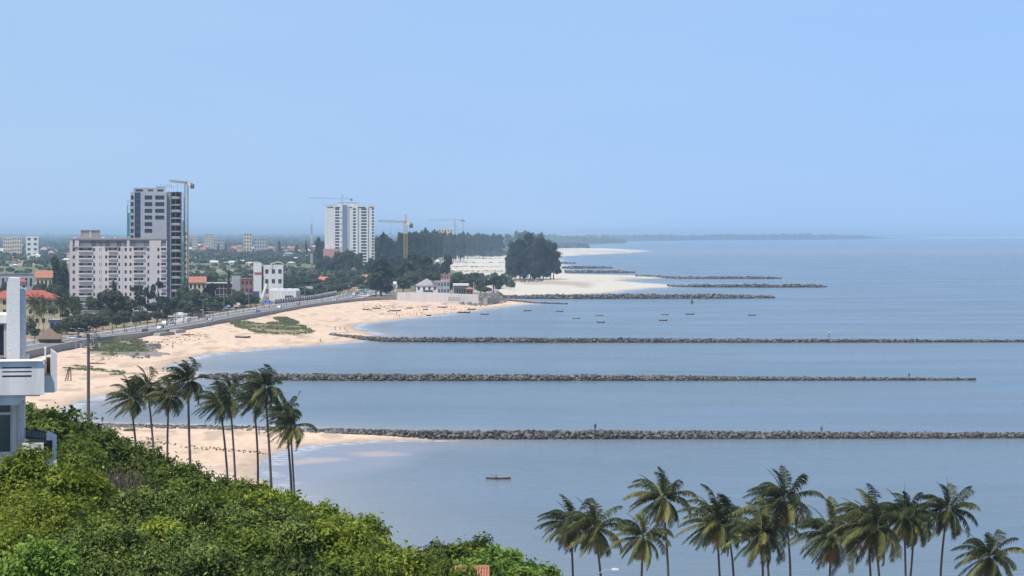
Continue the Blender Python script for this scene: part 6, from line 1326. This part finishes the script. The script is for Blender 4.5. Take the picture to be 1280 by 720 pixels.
CARS = [(415.5, 6, 1, 'dark', 'car', 'dark car passing the grassy mound'), (412.3, 6, 1, 'white', 'pickup', 'white pickup where the road leaves the grassy mound'), (410.3, 9.5, 0, 'teal', 'car', 'dark teal car beside the white pickup'), (406.5, 16, 0, 'white', 'van', 'white van under the trees at the apartment block corner'), (404.8, 17, 1, 'silver', 'car', 'silver car just beyond the white van'), (401.5, 6, 1, 'white', 'car', 'white car on the promenade beside the grey tower'), (399.8, 9, 0, 'dark', 'car', 'dark car just ahead of the white one by the grey tower'),
 (390.3, 9, 1, 'white', 'van', 'white van between the yellow kiosk and the billboard'), (390.6, 6, 0, 'blue', 'car', 'dark blue car in the middle of the promenade stretch'), (386.2, 6, 1, 'white', 'pickup', 'white pickup near the blue tent'), (385.2, 9, 0, 'silver', 'car', 'silver car just behind the white pickup at the blue tent'), (382.7, 6, 1, 'silver', 'car', 'silver car before the white marquee'), (381.6, 9, 0, 'red', 'car', 'red car just beyond the silver one at the marquee'), (376.5, 6, 1, 'white', 'van', 'white van alone near the end of the straight promenade'), (397.4, 19, 1, 'dark', 'car', 'dark car parked by the yellow kiosk'), (372.5, 8, 1, 'white', 'car', 'white car at the promenade bend'), (370.2, 12, 0, 'silver', 'van', 'silver van at the promenade bend')]
def put_car(x, y, rz, paint, kind, lb, z=4.06, group=CGc):
    k = (paint, kind)
    if k not in protos: protos[k] = car_proto(lb, pt[paint], kind); protos[k].location = (x, y, z); protos[k].rotation_euler = (0, 0, rz); protos[k]['group'] = group
    else: copy_tree(protos[k], lb, (x, y, z), rz, group=group)
for py, d_, fwd, paint, kind, lb in CARS:
    P, a_ = road_pt(py, d_); put_car(P[0], P[1], a_ + (0 if fwd else PI), paint, kind, lb)
PG = 'parked cars'
for px, py, rz, paint, kind, lb in [(92, 424, 1.2, 'white', 'car', 'white car parked landward of the tall lamp mast'), (103, 425.5, 1.3, 'silver', 'van', 'silver van right behind the lamp mast'), (222, 400, .3, 'white', 'van', 'white van parked at the foot of the grey tower'), (228, 397, .8, 'white', 'pickup', 'white pickup parked at the foot of the crane'), (243, 392, .6, 'white', 'car', 'white car parked under the olive tree'), (251, 395.6, 1.4, 'red', 'car', 'red car parked under the olive tree'), (452, 370.5, 1.1, 'white', 'car', 'white car parked at the promenade end, landward one'), (458, 371, 1.4, 'white', 'van', 'white van parked at the promenade end beneath the leaning tree'), (466, 371.2, 1.5, 'dark', 'car', 'dark car parked under the leaning tree'), (485, 367.4, 1.4, 'white', 'car', 'white car parked before the restaurant wall'), (491, 367.8, 1.5, 'silver', 'car', 'silver car parked at the corner of the restaurant wall'),
    (441, 368.8, 1.0, 'silver', 'van', 'silver van parked before the blue roofed hall'), (432, 367.6, 1.0, 'white', 'pickup', 'white pickup parked before the blue roofed hall'), (236, 401, .2, 'silver', 'car', 'silver car parked by the landward pavement at the grey tower'), (70, 427, 1.4, 'dark', 'car', 'dark car parked by the thatched lodge')]:
    x, y, _ = G(px, py, 4.06); put_car(x, y, rz, paint, kind, lb, group=PG)

# ------------------------------------------------------------------ people
def person_mesh(pose, shirt, shorts, seed):
    me = bpy.data.meshes.new('body'); J = {'pel': (0, 0, .95), 'ab': (0, 0, 1.12), 'ch': (0, 0, 1.36), 'nk': (0, 0, 1.50), 'hd': (0, -.01, 1.60), 'tp': (0, -.01, 1.72)}
    sw = {'walk': .26, 'stand': .04, 'sit': 0}[pose]
    for s_, sd_ in ((-1, 'l'), (1, 'r')):
        J['hp' + sd_] = (s_ * .10, 0, .90); J['kn' + sd_] = (s_ * .11, s_ * sw * .5 - .02, .49); J['an' + sd_] = (s_ * .11, s_ * sw * 1.1, .07); J['to' + sd_] = (s_ * .13, s_ * sw * 1.1 - .15, .03)
        J['sh' + sd_] = (s_ * .19, 0, 1.40); J['el' + sd_] = (s_ * .26, -s_ * sw * .5 + .03, 1.12); J['wr' + sd_] = (s_ * .27, -s_ * sw * .9 - .05, .88); J['ha' + sd_] = (s_ * .27, -s_ * sw - .07, .78)
        if pose == 'sit': J['kn' + sd_] = (s_ * .13, -.42, .98); J['an' + sd_] = (s_ * .13, -.5, .56); J['to' + sd_] = (s_ * .13, -.64, .52); J['el' + sd_] = (s_ * .3, -.12, 1.15); J['wr' + sd_] = (s_ * .24, -.36, 1.1); J['ha' + sd_] = (s_ * .2, -.44, 1.1)
    R_ = dict(pel=.13, ab=.125, ch=.15, nk=.055, hd=.095, tp=.07, hp=.095, kn=.062, an=.042, to=.035, sh=.065, el=.042, wr=.03, ha=.035)
    ks = list(J); idx = {k: i for i, k in enumerate(ks)}; E = [('pel', 'ab'), ('ab', 'ch'), ('ch', 'nk'), ('nk', 'hd'), ('hd', 'tp')]
    for sd_ in 'lr': E += [('pel', 'hp' + sd_), ('hp' + sd_, 'kn' + sd_), ('kn' + sd_, 'an' + sd_), ('an' + sd_, 'to' + sd_), ('ch', 'sh' + sd_), ('sh' + sd_, 'el' + sd_), ('el' + sd_, 'wr' + sd_), ('wr' + sd_, 'ha' + sd_)]
    me.from_pydata([J[k] for k in ks], [(idx[a_], idx[b_]) for a_, b_ in E], []); o = bpy.data.objects.new('tmp', me); COL.objects.link(o)
    m = o.modifiers.new('s', 'SKIN'); m.use_smooth_shade = True
    for k, sv in zip(ks, me.skin_vertices[0].data): r = R_.get(k, R_.get(k[:-1])); sv.radius = (r, r * (.75 if k in ('ch', 'ab', 'pel') else 1)); sv.use_root = (k == 'pel')
    o.modifiers.new('u', 'SUBSURF').levels = 1
    dg = bpy.context.evaluated_depsgraph_get(); out = bpy.data.meshes.new_from_object(o.evaluated_get(dg)); bpy.data.objects.remove(o); out.name = 'person'
    out.materials.clear()
    for m_ in (SKIN, shirt, shorts, HAIR): out.materials.append(m_)
    for f in out.polygons:
        x, y, z = f.center; arm = abs(x) > .215
        if pose == 'sit': mi = 3 if z > 1.64 else 1 if (1.05 < z < 1.49 and abs(x) < .27) else 2 if .8 < z <= 1.08 and y > -.36 else 0
        else: mi = 3 if z > 1.64 or (z > 1.58 and y > .03) else 1 if (1.0 < z < 1.49 and not (arm and z < 1.2)) else 2 if (.55 < z <= 1.0 and not arm) else 0
        f.material_index = mi
    return out
SKIN = mat('skin', (.11, .06, .04), .6); HAIR = mat('hair', (.012, .010, .010), .8)
CL = {k: mat('cloth_' + k, c_, .9, var=.15, scale=8) for k, c_ in dict(white=(.7, .7, .68), red=(.5, .06, .05), blue=(.06, .12, .35), black=(.03, .03, .035), grey=(.25, .25, .27), yellow=(.6, .45, .08), orange=(.6, .22, .05)).items()}
pmesh = {}
def person(px, py, pose, shirt, shorts, lb, rz=0, z=None, group='people on the beach', D=None):
    k = (pose, shirt, shorts)
    if k not in pmesh: pmesh[k] = person_mesh(pose, CL[shirt], CL[shorts], 0)
    if D is None:
        zz = 0.0
        for _ in range(6): x, y, _q = G(px, py, zz); zz = max(0, ground_z(x, y)) if z is None else z
    else: x, y = DX(px, D), D; zz = z
    o = link('person', pmesh[k], loc=(x, y, zz)); o.rotation_euler = (0, 0, rz); return tag(o, lb, 'person', group)
for a_ in [(204, 465, 'stand', 'black', 'blue', 'person in dark top standing at the root of the second groyne, landward of the pair'), (208.5, 465, 'stand', 'blue', 'black', 'person in blue top standing at the root of the second groyne, seaward of the pair', 2), (216, 436.5, 'walk', 'red', 'black', 'person in red top walking on the sand near the broken slab', 1), (400.5, 428, 'walk', 'orange', 'black', 'person alone at the water edge below the grassy dune'),
    (419, 412.5, 'stand', 'grey', 'black', 'person at the landward end of the group above the third groyne'), (425, 413, 'stand', 'black', 'black', 'person in black in the group above the third groyne', 1), (431, 413, 'walk', 'blue', 'black', 'person in blue in the group above the third groyne', 2), (434, 416, 'stand', 'white', 'grey', 'person in white nearest the water in the group above the third groyne', 3),
    (496, 394, 'walk', 'black', 'red', 'person walking among the beached boats'), (521, 394.5, 'stand', 'red', 'black', 'person in red near the water by the beached boats'), (323.5, 545, 'walk', 'blue', 'grey', 'person walking on the sand between the palm trunks', 2), (541.5, 552, 'stand', 'black', 'grey', 'person wading beside the end of the sand by the nearest groyne', 0, -.15),
    (454, 382, 'walk', 'white', 'black', 'person in white on the upper sand near the promenade end'), (470, 384, 'stand', 'yellow', 'black', 'person in yellow on the sand before the restaurant'), (128, 529.5, 'stand', 'black', 'black', 'person in black on the stones by the tall lamp mast')]:
    person(*a_[:6], rz=a_[6] if len(a_) > 6 else 0, z=a_[7] if len(a_) > 7 else None)
def on_groyne(px, D, zt_, lb, pose='stand', sh='black', so_='black'): person(px, 0, pose, sh, so_, lb, D=D, z=zt_, group='people standing on the groynes')
on_groyne(744, 532, 1.32, 'person fishing upright on the nearest groyne, landward one'); on_groyne(1027, 531.5, 0.95, 'person on the nearest groyne toward the open sea', sh='grey')
on_groyne(1136.5, 741, .4, 'person on the second groyne toward its tip')
D = 1002; t = thing('marker_post', 'thin marker post with a small top on the third groyne', 'post', (DX(1036.5, D), D, 1.2)); MB().tube([(0, 0, -1), (0, 0, 3.6)], [.12, .09], 8).build('pole', BLACKM, t); MB().box(-.35, .35, -.1, .1, 2.6, 3.2).build('board', WHITE, t)
for px, row, lb in [(219, 407.5, 'person in dark clothes on the pavement below the grey tower'), (158, 416.5, 'person on the pavement behind the dark car'), (472, 372.3, 'person under the leaning tree, landward one'), (478, 372.2, 'person under the leaning tree, seaward one'), (236, 404.7, 'person on the seaward pavement by the first white car'), (285, 396.2, 'person on the seaward pavement by the dark blue car')]:
    person(px, row, 'walk', 'black', 'blue', lb, rz=px, z=4.2, group='people on the promenade')

# ------------------------------------------------------------------ boats
def boat_meshes(L_, B_, H_, hull, inner):
    m = MB(); st = 12; sec = []
    for i in range(st + 1):
        u = -1 + 2 * i / st; w_ = B_ / 2 * max(.03, (1 - abs(u) ** 2.6)); keel = .10 * H_ * u * u; sh_ = H_ * (1 + .45 * abs(u) ** 3)
        sec.append([(u * L_ / 2, -w_, sh_), (u * L_ / 2, -w_ * .75, H_ * .4), (u * L_ / 2, 0, keel), (u * L_ / 2, w_ * .75, H_ * .4), (u * L_ / 2, w_, sh_)])
    m.v = [p for s_ in sec for p in s_]
    for i in range(st):
        for j in range(4): a_ = i * 5 + j; m.f.append((a_, a_ + 5, a_ + 6, a_ + 1))
    n0 = len(m.v); m.v += [(x * .96, y * .82, z * (.97 if abs(y) > .01 and z > H_ * .5 else 1) + .06) for (x, y, z) in [p for s_ in sec for p in s_]]
    for i in range(st):
        for j in range(4): a_ = n0 + i * 5 + j; m.f.append((a_ + 1, a_ + 6, a_ + 5, a_))
        for j in (0, 4): a_ = i * 5 + j; m.f.append((a_, a_ + 5, n0 + a_ + 5, n0 + a_))
    th = MB()
    for x_ in (-.45, 0, .42): w_ = B_ / 2 * (1 - abs(x_ * 2) ** 2.6) * .9; th.box(x_ * L_ - .12, x_ * L_ + .12, -w_, w_, H_ * .72, H_ * .78)
    return m.mesh('hull', hull), [MB().box(x_ * L_ - .12, x_ * L_ + .12, -B_ * .4, B_ * .4, H_ * .72, H_ * .78).mesh('seat', inner) for x_ in (-.25, .05, .3)]
BC = {'dark': mat('boat_dark', (.05, .045, .045), .8, var=.3, scale=1), 'white': mat('boat_white', (.62, .62, .6), .6, var=.2, scale=1), 'blue': mat('boat_blue', (.06, .16, .3), .6, var=.2, scale=1), 'yellow': mat('boat_yellow', (.5, .38, .14), .7, var=.3, scale=1), 'brown': mat('boat_brown', (.16, .10, .06), .8, var=.3, scale=1)}
bm_ = {}
def boat(px, py, L_, colr, rz, lb, group, z=None, name='fishing_boat', cat='boat', tilt=0, H_=.7, B_=None):
    k = (L_, colr)
    if k not in bm_: bm_[k] = boat_meshes(L_, B_ or L_ * .24, H_, BC[colr], WOOD)
    zz = 0
    for _ in range(5): x, y, _q = G(px, py, zz); zz = (max(0, ground_z(x, y)) if z is None else z)
    t = thing(name, lb, cat, (x, y, zz + (0 if z is None else 0)), rz, group); t.rotation_euler = (tilt, 0, rz)
    link('hull', bm_[k][0], t)
    for s_ in bm_[k][1]: link('seat', s_, t)
    return t
MG = 'boats moored between the third groyne and the sand flat'
for px, py, L_, c_, rz, lb in [(659, 389, 4.4, 'dark', .1, 'dark boat moored nearest the point'), (699.5, 389.8, 4.4, 'brown', 0, 'brown boat moored second from the point'), (720, 398.6, 4.8, 'yellow', .2, 'tan boat moored nearer the third groyne, off the point'), (749, 394.8, 5.1, 'yellow', 0, 'tan boat in the middle of the moorings, landward of the gap'), (751, 403.5, 4.4, 'brown', .35, 'small brown boat moored closest to the third groyne'),
    (831, 393.6, 4.8, 'yellow', 0, 'tan boat just beyond the dark low one'), (829, 401.2, 4.4, 'dark', .1, 'dark low boat moored seaward of the gap'), (862.5, 393.4, 5.1, 'brown', 0, 'long tan brown boat seaward of the close pair'), (940, 394.6, 4.4, 'brown', 0, 'brown boat moored farthest out to sea'), (606, 393.5, 4.8, 'brown', .1, 'brown boat floating closest to the beach')]:
    boat(px, py, L_, c_, rz, lb, MG, z=-.12, H_=.5, B_=1.2)
D_ = Dof(379, 0); t = thing('channel_buoy', 'dark upright buoy afloat beyond the moored boats', 'buoy', (DX(865, D_), D_, 0)); MB().tube([(0, 0, -.2), (0, 0, .9)], [.9, .8], 12).build('float', BC['dark'], t); MB().tube([(0, 0, .9), (0, 0, 2.6), (0, 0, 3.1)], [.5, .18, .3], 8).build('marker', BLACKM, t)
BG = 'boats pulled up on the sand by the point'
for px, py, L_, c_, rz, lb in [(580, 391.2, 9, 'dark', 0, 'long dark boat at the water edge before the rubble'), (589.5, 387.2, 7, 'brown', .5, 'brown boat drawn up behind the long dark one'), (553, 385, 7.5, 'dark', 0, 'dark boat on the sand under the garden wall'), (555, 380.6, 5, 'white', .3, 'small white boat close against the garden wall'), (530, 384.2, 6, 'white', .2, 'white boat on the sand below the gabled restaurant'), (532, 387.6, 5, 'blue', .8, 'blue boat lying before the white one below the restaurant'), (486, 389.8, 5, 'white', 1.2, 'white boat among nets on the middle sand'),
    (494, 389, 8, 'brown', 0, 'brown boat in the long row of boats and nets'), (471, 386, 6, 'dark', -.2, 'dark boat highest up the sand near the leaning tree'), (457.5, 387.8, 5, 'brown', .3, 'small brown boat landward of the row of boats'), (512, 386.2, 5, 'brown', .7, 'small brown boat between the restaurant boats and the row'), (303.5, 423.6, 8, 'dark', .05, 'long dark boat alone on the sand below the grassy dune'), (536, 395, 3.2, 'dark', .2, 'tiny dark boat touching the water')]:
    boat(px, py, L_, c_, rz, lb, BG).scale = (.8, .8, .8)
t = boat(623, 599.5, 4.6, 'brown', -.06, 'narrow dark canoe with a seated paddler alone on the near water', None, z=-.1, name='canoe', H_=.32, B_=.75)
x, y, _ = G(620, 599.5, 0); o = link('person', person_mesh('sit', CL['red'], CL['black'], 0), loc=(x, y + .0, -.78)); o.rotation_euler = (0, 0, PI / 2); tag(o, 'person in red top seated paddling the narrow dark canoe', 'person')
o = MB().bar((-.9, .1, 1.2), (.5, -.45, .1), .05).build('paddle', WOOD); o.location = (x, y, -.1); tag(o, 'thin wooden paddle held across the dark canoe', 'paddle')
# timber and nets on the sand
for i, (px, py, lb) in enumerate([(86, 476, 'dark tilted timber prop standing on the near sand beyond the white house'), (120, 455, 'grey driftwood trunk on the green strip of the beach'), (235, 424, 'dark driftwood log on the sand below the sea wall')]):
    zz = 1.2; x, y, _ = G(px, py, zz); o = MB()
    if i == 0:
        for a_ in (-1, -.3, .6): o.bar((a_ * 1.1, 0, -.2), (a_ * .3 + .3, .3, 4.2), .28)
        o.bar((-1.2, .1, 3.2), (1.3, .1, 3.6), .25)
    else: o.tube([(-3, 0, .1), (-1, .3, .35), (1, -.2, .3), (3.2, .4, .15)], [.28, .22, .2, .1], 7); o.bar((0, 0, .3), (.8, .6, 1.3), .12)
    o = o.build('driftwood' if i else 'timber_prop', WOOD); o.location = (x, y, ground_z(x, y)); tag(o, lb, 'driftwood' if i else 'timber prop')
stones('beach_litter', 'dark weed and litter along the high water lines of the beach', 'litter', [(205, 425), (260, 421), (262, 424), (215, 432), (120, 452), (115, 449)], 260, .35, 65, z=1.5, m=WOOD)
stones('beach_litter', 'dark debris dotted on the sand around the beached boats', 'litter', [(455, 388), (470, 383), (540, 384), (590, 382), (600, 386), (540, 392), (480, 394)], 200, .5, 66, z=1.5, m=WOOD)
stones('drift_line', 'thin lines of dark drift on the sand behind the palms', 'litter', [(170, 548), (230, 556), (330, 560), (340, 563), (230, 560), (172, 551)], 150, .25, 67, z=1, m=WOOD)

SGG = 'roadside stalls under the trees'
for i, (px, py, cn, cc, w_) in enumerate([(225, 398.5, 'white', (.75, .75, .73), 3.5), (240, 395, 'red', (.5, .07, .05), 3), (249, 392.5, 'pale green', (.3, .55, .45), 3), (258, 392, 'orange', (.6, .28, .08), 2.6), (284, 388, 'light blue', (.25, .45, .65), 3), (296, 385.5, 'cream', (.7, .62, .45), 3.2), (304, 384.2, 'dark green', (.05, .2, .1), 2.8), (392, 372.5, 'grey', (.4, .4, .4), 3.5), (446, 367.5, 'peach', (.7, .45, .3), 3.4), (456, 366.6, 'turquoise', (.1, .45, .45), 3)]):
    x, y, _ = G(px, py, 4.0); t = thing('market_stall', 'small roadside stall with a %s canopy under the promenade trees' % cn, 'stall', (x, y, 3.9), rr.uniform(-.5, .5), SGG)
    MB().hip(-w_ / 2, w_ / 2, -w_ / 2, w_ / 2, 2.3, .9, .3, .9).build('canopy', mat('canopy_' + cn.replace(' ', '_'), cc, .8, var=.2, scale=2), t); MB().box(-w_ / 2 + .3, w_ / 2 - .3, -w_ / 2 + .1, -w_ / 2 + .7, 0, 1).build('counter', WOOD, t)
    for sx in (-1, 1):
        for sy in (-1, 1): MB().bar((sx * (w_ / 2 - .1), sy * (w_ / 2 - .1), 0), (sx * (w_ / 2 - .1), sy * (w_ / 2 - .1), 2.3), .08).build('leg', STEEL, t)
for px, py, lb in [(231, 401, 'person in white at the stalls beside the red canopy'), (262, 395.5, 'person in blue by the orange canopied stall'), (300, 387, 'person in grey before the cream canopied stall'), (447, 370, 'person in black by the peach canopied stall')]:
    person(px, py, 'walk', {'w': 'white', 'b': 'blue', 'g': 'grey'}[lb[10]] if 'black' not in lb else 'black', 'black', lb, rz=px, z=4.05, group='people at the roadside stalls')

for k_, (ra, rb, n_) in enumerate(((323, 323.8, 60), (328, 328.8, 60), (333, 334.2, 90), (338, 340, 110))):
    stones('sand_flat_litter', ('farthest', 'second', 'third', 'nearest')[k_] + ' thin line of dark drift and low posts across the sand flat', 'litter', [(566 - k_, ra), (628, ra), (630, rb), (564, rb)], n_, 1.5 - k_ * .15, 80 + k_, z=1, m=WOOD)

rs = random.Random(91); TREEL = 'low round street tree in the loose row landward of the promenade road'; LW = offset(ROAD, 31)
for i in range(16, len(LW) - 14, 2):
    x, y = LW[i]; px = CX + x * F / y
    if 325 < px < 372: continue
    d_ = rs.choice((0, 0, 9, 20)); x -= d_; y += rs.uniform(-4, 4); cm, tm = PT['broad'][rs.randrange(3)]
    t = thing('street_tree', TREEL, 'tree', (x, y, 3.9), rs.uniform(0, 6.28), 'street trees landward of the road'); k = rs.uniform(.42, .78); t.scale = (k, k, k * rs.uniform(.85, 1.15)); link('crown', cm, t); link('trunk', tm, t)
YT = 'yard trees behind the street trees'
for px, py in [(112, 409), (124, 407), (133, 403.5), (214, 394), (222, 391.5), (236, 389), (246, 386), (256, 383), (268, 381), (278, 379.5), (288, 378), (296, 376), (305, 374), (378, 367), (386, 364), (396, 362), (404, 360.5), (413, 359.5), (422, 361), (430, 360), (440, 360.5), (450, 359), (458, 361), (466, 358), (376, 358), (364, 353), (392, 353), (426, 352), (440, 349), (452, 344)]:
    x, y, _ = G(px, py, 4.0); cm, tm = PT['broad'][rs.randrange(3)]
    t = thing('yard_tree', 'green yard tree among the low buildings behind the street trees', 'tree', (x, y, 3.9), rs.uniform(0, 6.28), YT); k = rs.uniform(.6, 1.0); t.scale = (k, k, k); link('crown', cm, t); link('trunk', tm, t)
